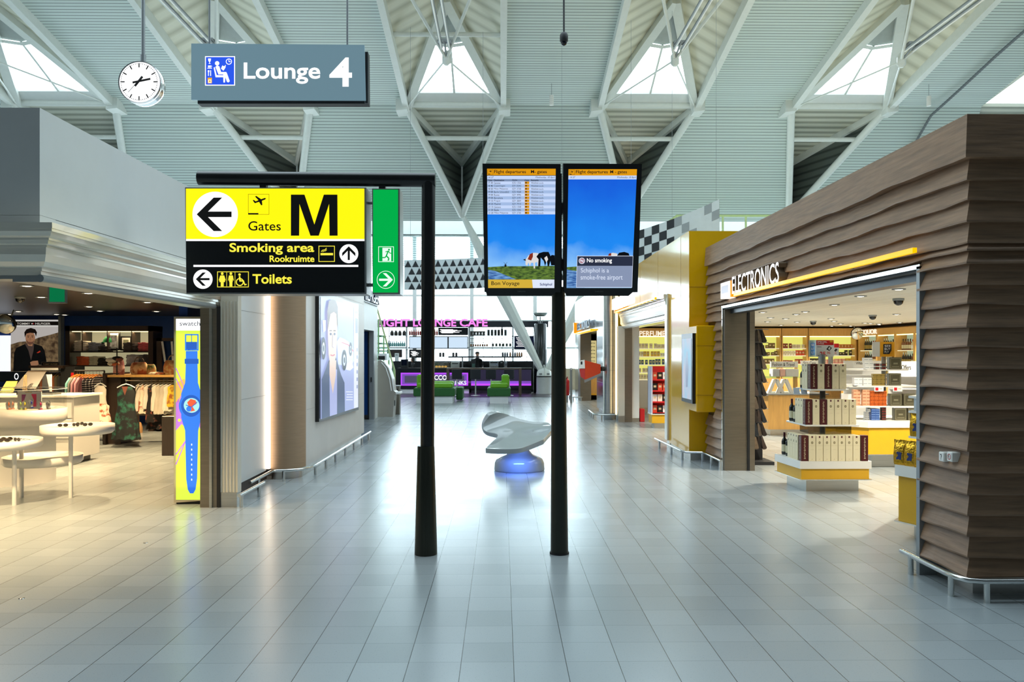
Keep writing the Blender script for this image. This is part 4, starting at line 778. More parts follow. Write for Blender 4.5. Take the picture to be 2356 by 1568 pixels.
def tier(zb, xs, y0, kinds, k, deep, nb, xw):
    n = {'c': 0, 'm': 0}
    for i, kd in enumerate(kinds):
        if kd == '-': continue
        tot = kinds.count(kd); n[kd] += 1
        lab = ('cream wine carton with a round seal in the front row of the %s' if kd == 'c' else 'maroon wine carton with pale vertical print in the front row of the %s') % lv[k]
        put(WB if kd == 'c' else WM, (xs+i*.0945, y0, zb), lab, ('cream' if kd == 'c' else 'maroon')+' cartons, front of '+lv[k])
    for j in range(deep): put(WB, (xw, y0+.1+j*.092, zb), 'pale wine carton facing the hall along the side of the %s' % lv[k], 'side cartons, '+lv[k])
    for j in range(nb): put(BT, (xw-.005+.03*(j % 2), y0+.12+deep*.092+j*.075, zb), 'dark wine bottle at the far end of the %s' % lv[k], 'wine bottles, '+lv[k])
tier(.395, 3.845, 10.06, 'mccccccc', 0, 4, 3, 3.835); put(WM, (3.845+8.1*.0945, 10.06, .395), 'maroon wine carton ending the front row of the bottom tier, nearest the aisle')
tier(.848, 3.935, 10.16, 'mcmcccc', 1, 3, 3, 3.94); tier(1.30, 4.04, 10.26, 'mcmcc', 2, 2, 2, 4.035)
for j in range(7): put(WB, (3.94+j*.0945, 10.16, .395), 'cream wine carton in the second row of the bottom tier', 'second row cartons, bottom tier')
def board(nm, label, cat, a, b, fn, th, mats, loc, extra=None):
    t = thing(nm, label, cat, loc); m_ = MB(); m_.rslab(a[0], a[1], b[0], b[1], fn, -th, 0, mats); part(m_, 'board', t)
    if extra: m_ = MB(); extra(m_); part(m_, 'print', t)
    return t
REDP = M('red print', '#c4161c', .45, var=.02); WPAP = M('white card', '#eef0f1', .5, var=.01); BLUEP = M('blue print', '#3f7fc0', .5); AMBP = M('amber card', '#e3a014', .5, var=.02); NAVYP = M('dark print', '#1a1c22', .5)
fn = PY(10.42)
def ex(m_):
    m_.rect(1878, 782, 1918, 793.5, fn, .001, REDP); m_.text('SPECIAL', 1880, 784, 1903, 788, fn, .002, WPAP, .012); m_.text('OFFER', 1880, 789, 1896, 792, fn, .002, WPAP)
    m_.poly([(1901, 803), (1907, 795), (1914, 800), (1908, 807)], fn, .002, NAVYP); m_.poly([(1905, 802), (1908, 797.5), (1911, 800), (1908, 805)], fn, .003, WPAP); m_.rect(1909, 783, 1916, 787, fn, .002, AMBP)
    m_.text('25.', 1886, 808.5, 1903, 819, fn, .002, REDP, .02); m_.text('95', 1903, 808.5, 1910, 814, fn, .002, REDP, .008)
    m_.text('€', 1882, 816, 1885, 819, fn, .002, NAVYP); m_.rect(1880, 797, 1890, 798, fn, .002, NAVYP)
board('price_card', 'white and red SPECIAL OFFER price card reading 25.95 above the wine cartons', 'sign', (1878, 782), (1918, 820), fn, .02, WPAP, aty(1898, 820, 10.42), ex)
fn2 = PY(10.47)
def ex(m_): m_.rect(1865, 788, 1875, 816, fn2, .001, BLUEP); [m_.text(s, 1866.5, 790+i*9, 1873.5, 796+i*9, fn2, .002, WPAP, .01) for i, s in enumerate(('SEE', 'BUY', 'FLY'))]
board('promo_card', 'blue and grey SEE BUY FLY card beside the red price card', 'sign', (1862, 782), (1878, 820), fn2, .02, M('pale teal card', '#a9bdb8', .5), aty(1870, 820, 10.47), ex)
fn3 = PY(10.62)
def ex(m_): m_.rect(1919, 790, 1930, 799, fn3, .001, REDP); m_.text('95', 1920, 810, 1924, 814, fn3, .002, REDP); m_.poly([(1919, 806), (1923, 801), (1927, 804), (1922, 809)], fn3, .002, NAVYP)
board('price_card', 'smaller white and red price card half hidden behind the larger one', 'sign', (1905, 790), (1930, 817), fn3, .015, WPAP, aty(1918, 817, 10.62), ex)
for px in (1888, 1911): m_ = MB(); p = aty(px, 820, 10.55); m_.cyl((p.x, 10.55, 1.62), (p.x, 10.55, p.z+.03), .03, GREY); solo(m_, 'sign_holder', 'grey clamp post %s the red price card' % ('under the middle of' if px == 1888 else 'under the outer end of'), 'holder')
# ---------------------------------------------------------------- chocolate stand behind
plan = [(5.62, 12.1), (6.75, 12.1), (7.1, 12.5), (7.1, 13.3), (5.1, 13.3), (5.1, 12.6)]
t = gondola('large yellow octagonal stand with four tiers of boxed sweets', plan, (.62, .715), .2, [], 1.75, (6.1, 12.7, 0))
for x0, x1, z in ((5.42, 6.8, .94), (5.45, 6.5, 1.258), (5.60, 6.35, 1.51)):
    m_ = MB(); m_.rings([[(x0+.14, 12.3, zz), (x1, 12.3, zz), (x1, 12.95, zz), (x0-.1, 12.95, zz), (x0-.1, 12.55, zz)] for zz in (z-.02, z)], PLASTW); part(m_, 'shelf', t)
def proto_box(nm, w_, d_, h_, mat, band=None, mat2=None):
    t = thing(nm, '', 'box'); m_ = MB(); m_.box((-w_/2, -d_/2, 0), (w_/2, d_/2, h_), mat, bev=min(w_, d_, h_)*.04); part(m_, 'carton', t)
    if band:
        m_ = MB(); f_ = lambda a, b, o=0: Vector((a, -d_/2-o, b))
        if band == 'win': m_.frame(-w_/2+.012, h_-.012, w_/2-.012, .012, .008, f_, .001, mat2); m_.rect(-w_*.18, h_*.55, w_*.18, h_*.42, f_, .001, mat2); m_.rect(-w_*.3, h_*.25, w_*.3, h_*.2, f_, .001, mat2)
        else: m_.rect(-w_/2, h_*.62, w_/2, h_*.4, f_, .001, mat2); m_.disc(0, h_*.5, h_*.14, f_, .002, mat, n=12)
        part(m_, 'print', t)
    return t
OLV = M('olive tin', '#5f5b48', .35, .5, var=.1); TINP = M('pale tin print', '#8e8a72', .4, .4); ORB = M('orange carton', '#b9571c', .4, var=.06); PEA = M('peach carton', '#d8a584', .45, var=.06); BRS = M('brass carton', '#a08a4a', .35, .4, var=.1); BLB = M('blue carton', '#33528f', .4, var=.06); SIL = M('silver carton', '#b7bdc0', .3, .4, var=.05); CHO = M('chocolate carton', '#34201a', .4, var=.1)
P_T = proto_box('sweet_tin', .19, .09, .19, OLV, 'win', TINP); P_O = proto_box('sweet_box', .062, .05, .058, ORB, 'b', M('dark orange print', '#8c3a10', .4)); P_P = proto_box('sweet_box', .11, .07, .05, PEA, 'b', M('rust print', '#a5583c', .4)); P_G = proto_box('sweet_box', .062, .06, .06, BRS, 'b', M('dark brass print', '#6a5828', .4)); P_W = proto_box('sweet_box', .13, .08, .06, WHC, 'b', M('grey print line', '#b4bbc0', .5)); P_B = proto_box('sweet_box', .13, .08, .035, BLB, 'b', M('pale blue print', '#6f8cc0', .4)); P_S = proto_box('sweet_box', .075, .06, .04, SIL, 'b', CHO); P_C = proto_box('sweet_box', .09, .07, .05, CHO, 'b', M('red foil print', '#8d2a24', .4))
Yf = 12.36
def xat(px, y=Yf): return (px-1154)*y/F
for px, z, k in ((2063, 1.51, 'on the top tier'), (2062, 1.258, 'on the second tier'), (2064, .94, 'on the third tier'), (2096, .94, 'beside its twin on the third tier'), (2075, .715, 'on the lowest tier'), (2106, .715, 'at the end of the lowest tier')): put(P_T, (xat(px), Yf, z), 'large square olive tin %s of the sweets stand' % k)
for i in range(4):
    for j in range(4): put(P_O, (xat(2010.5)+i*.0645, Yf, .94+j*.0585), 'small orange carton in the block of sixteen on the third tier', 'orange cartons')
for i in range(2):
    for j in range(5): put(P_P, (xat(1978)+i*.13, Yf+.06-.04*i, .94+j*.051), 'flat peach carton in the stack beside the orange cartons', 'peach cartons')
for i in range(3):
    for j in range(3): put(P_G, (xat(2016)+i*.0635, Yf, 1.258+j*.061), 'small brass coloured carton in the block of nine', 'brass cartons')
for i in range(2):
    for j in range(2): put(P_W, (xat(1977)+i*.145, Yf, 1.258+j*.061), 'white carton stacked two high on the second tier', 'white cartons')
for i in range(2):
    for j in range(5): put(P_B, (xat(2017)+i*.135*0+.0, Yf+.09*i, .715+j*.036), 'flat blue carton in the low stack on the lowest tier', 'blue cartons')
for j in range(5): put(P_C, (xat(2037), Yf, .715+j*.04), 'dark carton in the narrow stack beside the blue cartons', 'dark cartons', scale=(.7, 1, .8))
for j in range(6): put(P_S, (xat(1998)+(.03 if j > 3 else 0), Yf, .715+j*.033), 'shiny silver carton piled in a pyramid on the lowest tier', 'silver cartons', scale=(1-.08*j, 1, .8))
for i in range(2):
    for j in range(2): put(P_C, (xat(2022)+i*.1, Yf, 1.51+j*.051), 'dark carton stacked on the top tier', 'dark cartons on the top tier')
for j in range(3): put(P_W, (xat(2003), Yf+.02*j, 1.51+j*.061), 'white carton in the pile at the edge of the top tier', 'white cartons on the top tier')
fn = PY(12.5)
def ex(m_):
    m_.poly([(2032, 791), (2051, 791), (2051, 806), (2046, 814), (2032, 814)], fn, .002, NAVYP)
    for i, s in enumerate(('SEE', 'BUY', 'FLY')): m_.text(s, 2035, 793+i*6.8, 2049-(4 if i == 2 else 0), 798+i*6.8, fn, .003, WPAP, .01)
board('promo_cube', 'amber SEE BUY FLY card topping the sweets stand', 'sign', (2025, 786), (2058, 820), fn, .25, AMBP, aty(2041, 820, 12.5), ex)
board('promo_card', 'plain white card next to the amber SEE BUY FLY card', 'sign', (2008, 786), (2024.5, 820), fn, .02, WPAP, aty(2016, 820, 12.5))
for px, k in ((2022, 'first'), (2065, 'second')):
    fn = PY(12.29)
    def ex(m_): m_.rect(px-8, 891, px-1, 898, fn, .001, REDP); m_.rect(px+1, 893, px+8, 895, fn, .001, FAINT)
    board('price_tag', 'red and white shelf price tag, %s from the wine stand' % k, 'price tag', (px-10, 889), (px+11, 900), fn, .008, WPAP, aty(px, 900, 12.29), ex)
# ---------------------------------------------------------------- near stand with gold coffee bags
plan = [(3.98, 6.98), (4.9, 6.98), (5.1, 7.6), (4.6, 8.5), (3.76, 7.54)]
t = gondola('yellow stand with gold coffee bags just inside the wood-clad door jamb', plan, (.60, .70), .16, [], 1.7, (4.3, 7.5, 0))
for z in (.98, 1.22, 1.36): m_ = MB(); m_.rings([[(3.99, 7.1, q_), (4.6, 7.1, q_), (4.6, 7.8, q_), (4.25, 7.9, q_), (3.87, 7.5, q_)] for q_ in (z-.02, z)], PLASTW); part(m_, 'shelf', t)
GOLD = M('gold foil', '#c89a2e', .22, .9, var=.3, scale=30, bump=.6); BAGL = M('blue bag label', '#2a3a7a', .4)
bag = thing('coffee_bag', '', 'coffee bag')
m_ = MB(); rs = []
sg = lambda q, e: math.copysign(abs(q)**e, q)
for z, a, d in ((0, .052, .034), (.012, .056, .037), (.09, .058, .038), (.155, .056, .034), (.185, .054, .02), (.205, .057, .007), (.235, .060, .004)): rs.append([(a*sg(math.cos(2*math.pi*i/20), .5)+.002*math.sin(i*3.1+z*60), d*sg(math.sin(2*math.pi*i/20), .5)+.003*math.sin(i*2.4+z*90), z+.004*math.sin(i*1.7+z*50)*(z > .1)) for i in range(20)])
m_.rings(rs, GOLD, True); part(m_, 'bag', bag); m_ = MB(); m_.poly([(-.025, .05), (.02, .05), (.026, .12), (-.02, .125)], FY(0), .038, BAGL); part(m_, 'label', bag)
for i, (x, y, z) in enumerate(((3.825, 7.56, .70), (3.875, 7.46, .70), (3.915, 7.36, .70), (3.93, 7.46, .98))): put(bag, (x, y, z), ('gold foil coffee bag standing on the white rim of the near stand', 'gold foil coffee bag on the shelf above the other three')[i == 3], 'gold coffee bags' if i < 3 else None, -.9)
for i in range(4): put(P_S, (3.93+.05*i, 7.45, 1.22), 'thin grey box on the upper shelf of the near stand', 'grey boxes on the near stand', scale=(.5, 1, 3))
# ---------------------------------------------------------------- tie stand
t = thing('tie_stand', 'tall dark stand hung with nine tiers of dark ties by the door jamb', 'stand', (4.02, 12.6, 0))
m_ = MB(); m_.box((3.82, 12.72, .05), (4.2, 12.85, 2.16), BLACKM); part(m_, 'back_board', t)
m_ = MB(); m_.box((3.8, 12.45, 0), (4.3, 12.95, .05), BLACKM); part(m_, 'base', t)
TM = [M('dark silk %d' % i, c, .4, var=.3, scale=20) for i, c in enumerate(('#231b18', '#3c302a', '#1f252c', '#5a4e42', '#6a5a48'))]
tie = thing('tie', '', 'tie'); m_ = MB(); m_.rings([[(-.012, -.005, .2), (.012, -.005, .2), (.012, .005, .2), (-.012, .005, .2)], [(-.034, -.014, .02), (.034, -.014, .02), (.034, .014, .02), (-.034, .014, .02)], [(-.02, -.008, 0), (.02, -.008, 0), (.02, .008, 0), (-.02, .008, 0)]], TM[0]); part(m_, 'blade', tie)
m_ = MB(); m_.tube([(0, 0, .2), (0, .04, .215), (0, .1, .215)], .004, GREY, 6); part(m_, 'hook', tie)
for k in range(9):
    for i in range(6):
        z = 1.93-k*.212; o = put(tie, (3.86+.066*i, 12.60-.025*(i % 2), z), 'dark folded tie hanging in one of the nine tiers of the tie stand', 'ties on the tie stand'); o.rotation_euler = (0, .10-.07*i, 0)
        if (k+i) % 3: c = o.children[0]; c.data = c.data.copy(); c.data.materials[0] = TM[(k*2+i) % 5]
    m_ = MB(); m_.cyl((3.83, 12.68, 2.145-k*.212), (4.28, 12.68, 2.145-k*.212), .006, GREY, n=6); part(m_, 'rail', t)
# ---------------------------------------------------------------- oak counter with fashion displays
Yc = 16.9; x0, x1 = (1770-1154)*Yc/F, (1905-1154)*Yc/F
t = thing('counter', 'light oak counter with steel kick and pale glass top inside the wood-clad shop', 'counter', ((x0+x1)/2, Yc+.4, 0))
m_ = MB(); m_.box((x0, Yc, .13), (x1, Yc+.9, .87), OAK); part(m_, 'body', t); m_ = MB(); m_.box((x0+.06, Yc+.05, 0), (x1-.06, Yc+.85, .13), STEEL); part(m_, 'kick_plate', t); m_ = MB(); m_.box((x0-.04, Yc-.05, .87), (x1+.04, Yc+.95, .9), GREY); part(m_, 'top', t)
m_ = MB(); m_.box((x0-.1, Yc+.3, 1.22), (x1-.4, Yc+.8, 1.245), GLASS('shelf glass', (.85, .92, .9), .1)); m_.box((x0-.02, Yc+.5, .9), (x0+.05, Yc+.6, 1.6), OAK); m_.box((x1-.5, Yc+.5, .9), (x1-.43, Yc+.6, 1.6), OAK); part(m_, 'glass_shelf', t)
for i, px in enumerate((1786, 1807)):
    p = aty(px, 905, Yc+.15); t = thing('easel_box', ('white upside-down V card on the oak counter, next to the tie stand', 'white upside-down V card on the oak counter, next to the wine stand')[i], 'display card', (p.x, p.y, .9))
    for s in (-1, 1): m_ = MB(); m_.prism([(p.x+s*.02-.035, p.y, 1.2), (p.x+s*.02+.035, p.y, 1.2), (p.x+s*.15+.035, p.y, .9), (p.x+s*.15-.035, p.y, .9)], (0, .1, 0), WHC); part(m_, 'panel', t)
def header(px0, py0, px1, py1, Y, s, tx, label, mat=WPAP):
    fn = PY(Y)
    def ex(m_): m_.text(s, tx[0], tx[1], tx[2], tx[3], fn, .002, NAVYP, .008)
    board('header_board', label, 'sign', (px0, py0), (px1, py1), fn, .03, mat, aty((px0+px1)/2, py1, Y), ex)
header(1773, 831, 1836, 845, 17.3, 'Fashion & Travel', (1777, 834, 1828, 842), 'white header board reading Fashion & Travel over the oak counter')
header(1843, 829, 1884, 840, 18.2, 'Skin Care', (1848, 831, 1877, 838), 'white header board reading Skin Care behind the wine cartons')
header(1964, 830, 2010, 846, 16.5, 'White Spirits', (1969, 832, 2006, 840), 'white header board reading White Spirits')
header(2072, 836, 2118, 850, 15.5, 'Offers', (2074, 839, 2096, 850), 'white header board reading Offers at the liquor side')
for i, (px0, px1, c) in enumerate(((1777, 1794, '#b9bcc2'), (1795, 1807, '#e2b3a8'), (1808, 1838, '#dfe0e0'))):
    Y = 17.28; a_, b_ = aty(px0, 866, Y), aty(px1, 846, Y); m_ = MB(); m_.box((a_.x, Y, 1.247), (b_.x, Y+.2, b_.z-.02), M('display pack %d' % i, c, .5, var=.08), bev=.01)
    solo(m_, 'display_pack', ('grey cloth pack', 'pink cloth pack', 'plain white box')[i]+' on the glass shelf under the Fashion board', 'box')
for i, (px, w_) in enumerate(((1831, 8), (1848, 8))):
    p = aty(px, 908, 10.5); p.z = 1.22; m_ = MB(); m_.prism([(p.x-.04, 10.45, p.z), (p.x+.04, 10.45, p.z), (p.x+.04, 10.49, p.z+.085), (p.x-.04, 10.49, p.z+.085)], (0, .01, 0), M('pale blue card', '#c9d6ea', .3)); solo(m_, 'leaflet_card', ('pale blue card beside the top wine shelf, on the tie stand side', 'pale blue card touching the edge of the top wine shelf')[i], 'card')
WT = [(1962, 16.4), (2068, 15.4)]
for i, (px, Y) in enumerate(WT):
    p = aty(px, 852, Y); t = thing('shelf_island', 'waist-high white shelf island below the %s board' % ('White Spirits', 'Offers')[i], 'shelf', (p.x+.3, Y+.2, 0))
    m_ = MB(); m_.box((p.x-.05, Y+.1, 0), (p.x+.75, Y+.5, .9), WHC); part(m_, 'body', t)
    m_ = MB(); m_.box((p.x-.05, Y+.3, .9), (p.x+.75, Y+.34, 1.6), WHC); part(m_, 'back_board', t)
    for z in (1.05, 1.3): m_ = MB(); m_.box((p.x-.05, Y+.06, z), (p.x+.75, Y+.3, z+.015), WHC); part(m_, 'shelf', t)
# ---------------------------------------------------------------- lit wall shelves with perfume
YG = E('lit yellow back panel', '#e9e878', .85); OAKP = OAK
def pbox(nm, w_, h_, d_=.07):
    t = thing(nm, '', 'box'); m_ = MB(); m_.box((-w_/2, -d_/2, 0), (w_/2, d_/2, h_), M('perfume base', '#888888')); o = part(m_, 'carton', t)
    m_ = MB(); m_.rect(-w_*.3, h_*.7, w_*.3, h_*.4, lambda a, b, o=0: Vector((a, -d_/2-o, b)), .001, FAINT); part(m_, 'label', t); return t
PC = [M('pack colour %d' % i, c, .35, var=.08) for i, c in enumerate(('#1c1a1a', '#d9d3c6', '#b86a2c', '#7f2a20', '#dfe6ea', '#355a86', '#d8b04a', '#c98f8a', '#2c3e34', '#a7b58c', '#efe9dc', '#6a5130', '#8a9cae', '#c4442c'))]
PBX = {}
def perf(loc, k, lab, grp, rz=0.0, s=(1, 1, 1)):
    if k not in PBX:
        t = pbox('perfume_box', .085, .12); t.children[0].data.materials[0] = PC[k]; PBX[k] = t
    put(PBX[k], loc, lab, grp, rz, s)
def wall_bay(nm, label, xa, xb, Y, shelves, top, bottom, cols, grp, glab, base=True):
    t = thing(nm, label, 'wall shelf', ((xa+xb)/2, Y, 0))
    m_ = MB(); m_.box((xa, Y, bottom), (xb, Y+.02, top), YG); part(m_, 'back_panel', t)
    m_ = MB(); m_.box((xa-.035, Y-.32, .1), (xa, Y+.02, top), OAKP); m_.box((xb, Y-.32, .1), (xb+.035, Y+.02, top), OAKP); m_.box((xa-.035, Y-.33, top), (xb+.035, Y+.02, 2.5), OAKP); part(m_, 'surround', t)
    m_ = MB(); m_.box((xa, Y-.28, top-.03), (xb, Y-.24, top-.005), E('shelf strip light', '#fff2a0', 3.0)); part(m_, 'strip_light', t)
    if base: m_ = MB(); m_.box((xa, Y-.36, .14), (xb, Y, bottom), WHC if base == 2 else OAKP); part(m_, 'base_cabinet', t); m_ = MB(); m_.box((xa+.02, Y-.3, 0), (xb-.02, Y, .14), STEEL); part(m_, 'kick_plate', t)
    for z in shelves: m_ = MB(); m_.box((xa, Y-.26, z-.025), (xb, Y, z), E('lit shelf edge', '#fff3c4', .7)); part(m_, 'shelf', t)
    for si, z in enumerate(shelves):
        x = xa+.08; run = 0
        while x < xb-.05:
            if run == 0: k = cols[rnd.randrange(len(cols))]; run = rnd.randint(2, 5); h = rnd.uniform(.75, 1.35); w_ = rnd.uniform(.7, 1.15)
            perf((x, Y-.16, z), k, glab, grp, 0, (w_, 1, h)); x += .092*w_+.012+(.03 if rnd.random() < .15 else 0); run -= 1
YW_ = 23.9
X24 = lambda px: (px-1154)*23.7/F
sh = [1.905, 1.69, 1.44, 1.19]
wall_bay('perfume_shelf', 'lit perfume wall bay half hidden by the tie stand', X24(1722), X24(1794), YW_, sh[:3], 2.27, 1.0, (0, 1, 4, 9, 11), 'perfume boxes in the bay by the ties', 'boxed perfume in the lit bay behind the tie stand')
wall_bay('perfume_shelf', 'lit perfume wall bay behind the Fashion board', X24(1801), X24(1856), YW_, sh[:3], 2.27, 1.0, (0, 8, 10, 3, 1, 13), 'perfume boxes in the middle bay', 'boxed perfume in the lit bay above the Fashion board')
wall_bay('perfume_shelf', 'lit perfume wall bay behind the red price card', X24(1863), X24(1969), YW_, sh[:3], 2.27, 1.0, (0, 5, 6, 8, 2, 12, 7), 'perfume boxes in the wide bay', 'boxed perfume in the lit bay behind the red price card')
wall_bay('perfume_shelf', 'lit perfume wall bay with white base cabinet under the PERFUMES lettering', X24(1466), X24(1546), YW_, [1.90, 1.66, 1.42, 1.18, .98], 2.27, .95, (3, 4, 5, 6, 7, 1, 0, 8), 'perfume boxes under the PERFUMES sign', 'boxed perfume on the lit shelves under the PERFUMES lettering', 2)
t = thing('wall_sign', 'white PERFUMES lettering on the oak fascia of the perfume wall', 'sign', (X24(1503), 23.5, 2.3)); m_ = MB(); m_.text('PERFUMES', X24(1470), 2.42, X24(1536), 2.26, FY(23.56), .0, E('lit sign white', '#fff3dc', .9), .01, depth=.03); part(m_, 'lettering', t)
# liquor wall across the far side
for i, (ya, yb, lb) in enumerate(((23.4, 22.35, 'nearest the back corner'), (22.25, 21.3, 'in the middle of the liquor wall'), (21.2, 20.3, 'third from the back corner'), (20.2, 18.6, 'beside the dark door jamb'))):
    X_ = 10.9; t = thing('liquor_shelf', 'lit liquor shelf bay '+lb, 'wall shelf', (X_, (ya+yb)/2, 0))
    m_ = MB(); m_.box((X_, yb, 1.0), (X_+.02, ya, 2.27), E('lit sage back panel', '#b9c9a8', .6)); part(m_, 'back_panel', t)
    m_ = MB(); m_.box((X_-.3, ya, .1), (X_+.02, ya+.05, 2.27), OAK); m_.box((X_-.3, yb-.05, .1), (X_+.02, yb, 2.27), OAK); m_.box((X_-.32, yb-.05, 2.27), (X_+.02, ya+.05, 2.45), OAK); m_.box((X_-.3, yb, .1), (X_, ya, 1.0), OAK); part(m_, 'surround', t)
    m_ = MB(); m_.box((X_-.28, yb, 2.24), (X_-.24, ya, 2.265), MATS['shelf strip light']); part(m_, 'strip_light', t)
    for z in (1.84, 1.45, 1.1): m_ = MB(); m_.box((X_-.26, yb, z-.025), (X_, ya, z), MATS['lit shelf edge']); part(m_, 'shelf', t)
LQ = [bottle(M('amber spirit', '#6a3a12', .1, coat=.3), CHO, LBL, .3, .042, 'liquor_bottle'), bottle(M('black glass', '#0e0d10', .1, coat=.3), CHROME, M('gold paper label', '#9a8440', .5), .33, .036, 'liquor_bottle'), bottle(M('clear spirit', '#c9c2a2', .12, coat=.3), M('red cap', '#8a1f1c', .4), WPAP, .28, .045, 'liquor_bottle')]
for i, (ya, yb) in enumerate(((23.4, 22.35), (22.25, 21.3), (21.2, 20.3), (20.2, 18.7))):
    for z in (1.84, 1.45, 1.1):
        y = ya-.08; k = rnd.randrange(3); n = 0
        while y > yb+.06:
            put(LQ[k], (10.76, y, z), ('amber', 'black', 'clear')[k]+' liquor bottle on the lit shelves of the liquor wall', ('amber', 'black', 'clear')[k]+' bottles on the liquor wall'); y -= .125; n += 1
            if n % 4 == 0: k = rnd.randrange(3)
t = thing('wall_sign', 'white LIQUOR lettering on the oak fascia beside the round mirror', 'sign', (10.55, 22.5, 2.3)); m_ = MB(); m_.text('LIQUOR', 23.2, 2.44, 22.2, 2.28, FX(10.57, -1), 0, MATS['lit sign white'], .01, depth=.02); part(m_, 'lettering', t); m_ = MB(); m_.rslab(23.42, 2.28, 23.28, 2.45, FX(10.57, -1), 0, .02, AMBP); part(m_, 'icon', t)
def mirror(c, r, lab, face=(0, -1, 0), tilt=.25):
    t = thing('convex_mirror', lab, 'mirror', c); T = Matrix.Translation(c) @ Matrix.Rotation(math.radians(90)+tilt, 4, 'X')
    m_ = MB(); m_.lathe([(r*1.0, -.03), (r*1.04, 0), (r, .02)], RUBBER, n=32, T=T); part(m_, 'rim', t)
    m_ = MB(); m_.lathe([(r*math.sin(a), .02+r*.55*(math.cos(a)-math.cos(1.2))) for a in [1.2*(1-i/8)/1.0 for i in range(9)] if True] and [(r*math.sin(1.35*(1-i/9))/math.sin(1.35), .02+.45*r*(1-(1-i/9)**2)) for i in range(10)], M('mirror', '#f0efe8', .03, 1.0, var=.01), n=32, T=T); part(m_, 'dome', t)
    m_ = MB(); m_.cyl(Vector(c)+Vector((0, .05, .0)), Vector(c)+Vector((0, .2, .22)), .012, GREY, n=8); part(m_, 'arm', t)
mirror(aty(1972, 767, 21.5), .165, 'round convex security mirror below the ceiling of the wood-clad shop')
# red-sided carton stand inside the perfume entrance
p = fl(1520, 985); t = thing('carton_stand', 'tall red and white stand of boxed gifts in the perfume entrance', 'display stand', (p.x, p.y, 0)); x0, y0 = p.x-.22, p.y
m_ = MB(); m_.box((x0, y0, .32), (x0+.6, y0+.45, .36), WHC); m_.box((x0, y0, .36), (x0+.03, y0+.45, 1.45), M('pale lilac panel', '#c3c6d8', .4)); m_.box((x0, y0+.42, .36), (x0+.6, y0+.45, 1.45), REDP)
part(m_, 'frame', t); m_ = MB(); m_.box((x0+.02, y0+.02, .12), (x0+.58, y0+.43, .32), YELB); part(m_, 'base', t); m_ = MB(); m_.box((x0+.08, y0+.06, 0), (x0+.5, y0+.4, .12), STEEL); part(m_, 'kick_plate', t)
for z in (.36, .62, .88, 1.14): m_ = MB(); m_.box((x0+.03, y0, z-.02), (x0+.6, y0+.44, z+.01), REDP); part(m_, 'shelf', t)
for z in (.37, .63, .89, 1.15):
    for i in range(4): perf((x0+.1+.12*i, y0+.12, z), (0, 13, 13, 0, 4, 10)[(i+int(z*7)) % 6], 'boxed gift on the red shelves of the stand in the perfume entrance', 'gift boxes on the red stand', 0, (1.2, 1.3, 1.35))
m_ = MB(); p = fl(1478, 970); m_.box((p.x-.06, p.y, 0), (p.x+.06, p.y+.3, .33), REDP, bev=.01); solo(m_, 'red_bin', 'small red box on the floor inside the perfume entrance', 'box')
# ---------------------------------------------------------------- ceiling lights
def downlight(x, y, z, lab, grp, r=.065, s=6, col='#fff1d8'):
    global DLP
    if DLP is None or grp not in DLP:
        t = thing('downlight', lab, 'light', (x, y, z), grp); m_ = MB(); m_.lathe([(r*1.25, 0), (r*1.25, -.012), (r, -.015), (r, -.004)], GREY, (x, y, z), 20); part(m_, 'ring', t)
        m_ = MB(); m_.lathe([(r*.98, -.006), (r*.6, -.014), (.01, -.018)], E('downlight '+grp, col, s, sample=False), (x, y, z), 20); part(m_, 'lens', t); DLP[grp] = t; return
    dup(DLP[grp], (x, y, z), 0, lab, grp)
DLP = {}
for px, py in ((2068, 664), (1980, 680), (1920, 700), (1853, 716), (1832, 722), (1755, 717), (1773, 730), (1808, 732), (1912, 732), (1919, 738), (1934, 744), (1834, 740), (1766, 739), (1851, 754), (1914, 749), (1990, 742), (2003, 743), (2023, 746), (2022, 744), (2063, 722), (2070, 741), (2066, 746), (1957, 749), (1797, 747)):
    r_ = ray(px, py); p = CAM+r_*((2.56-H)/r_.z)
    if p.y < 23.4: downlight(p.x, p.y, 2.56, 'small round ceiling spotlight in the cream ceiling of the wood-clad shop', 'spotlights in the cream ceiling')
for px, py in ((62, 656), (95, 682), (203, 673), (205, 704), (230, 714), (339, 694), (360, 715), (130, 722), (149, 723), (428, 722), (10, 722), (22, 722), (42, 715)):
    r_ = ray(px, py); p = CAM+r_*((2.69-H)/r_.z)
    if p.y < 19.8: downlight(p.x, p.y, 2.69, 'round ceiling spotlight in the dark ceiling of the fashion shop', 'spotlights in the dark ceiling', .075, 10, '#fff0d0')
def dome(px, py, z, lab):
    r_ = ray(px, py); p = CAM+r_*((z-H)/r_.z); t = thing('dome_camera', lab, 'camera', p)
    m_ = MB(); m_.lathe([(.08, 0), (.08, -.03), (.07, -.035)], GREY, p, 20); part(m_, 'base', t); m_ = MB(); m_.lathe([(.07, -.035), (.06, -.075), (.03, -.1), (.005, -.105)], MATS['smoked dome'], p, 20); part(m_, 'dome', t)
dome(2067, 686, 2.56, 'dark dome camera in the cream ceiling near the open front'); dome(2008, 724, 2.56, 'dark dome camera in the cream ceiling above the sweets stand'); dome(1871, 738, 2.56, 'dark dome camera in the cream ceiling above the wine stand')
dome(46, 682, 2.69, 'dome camera in the dark ceiling by the green exit sign'); dome(427, 708, 2.69, 'dome camera in the dark ceiling above the watch advert')
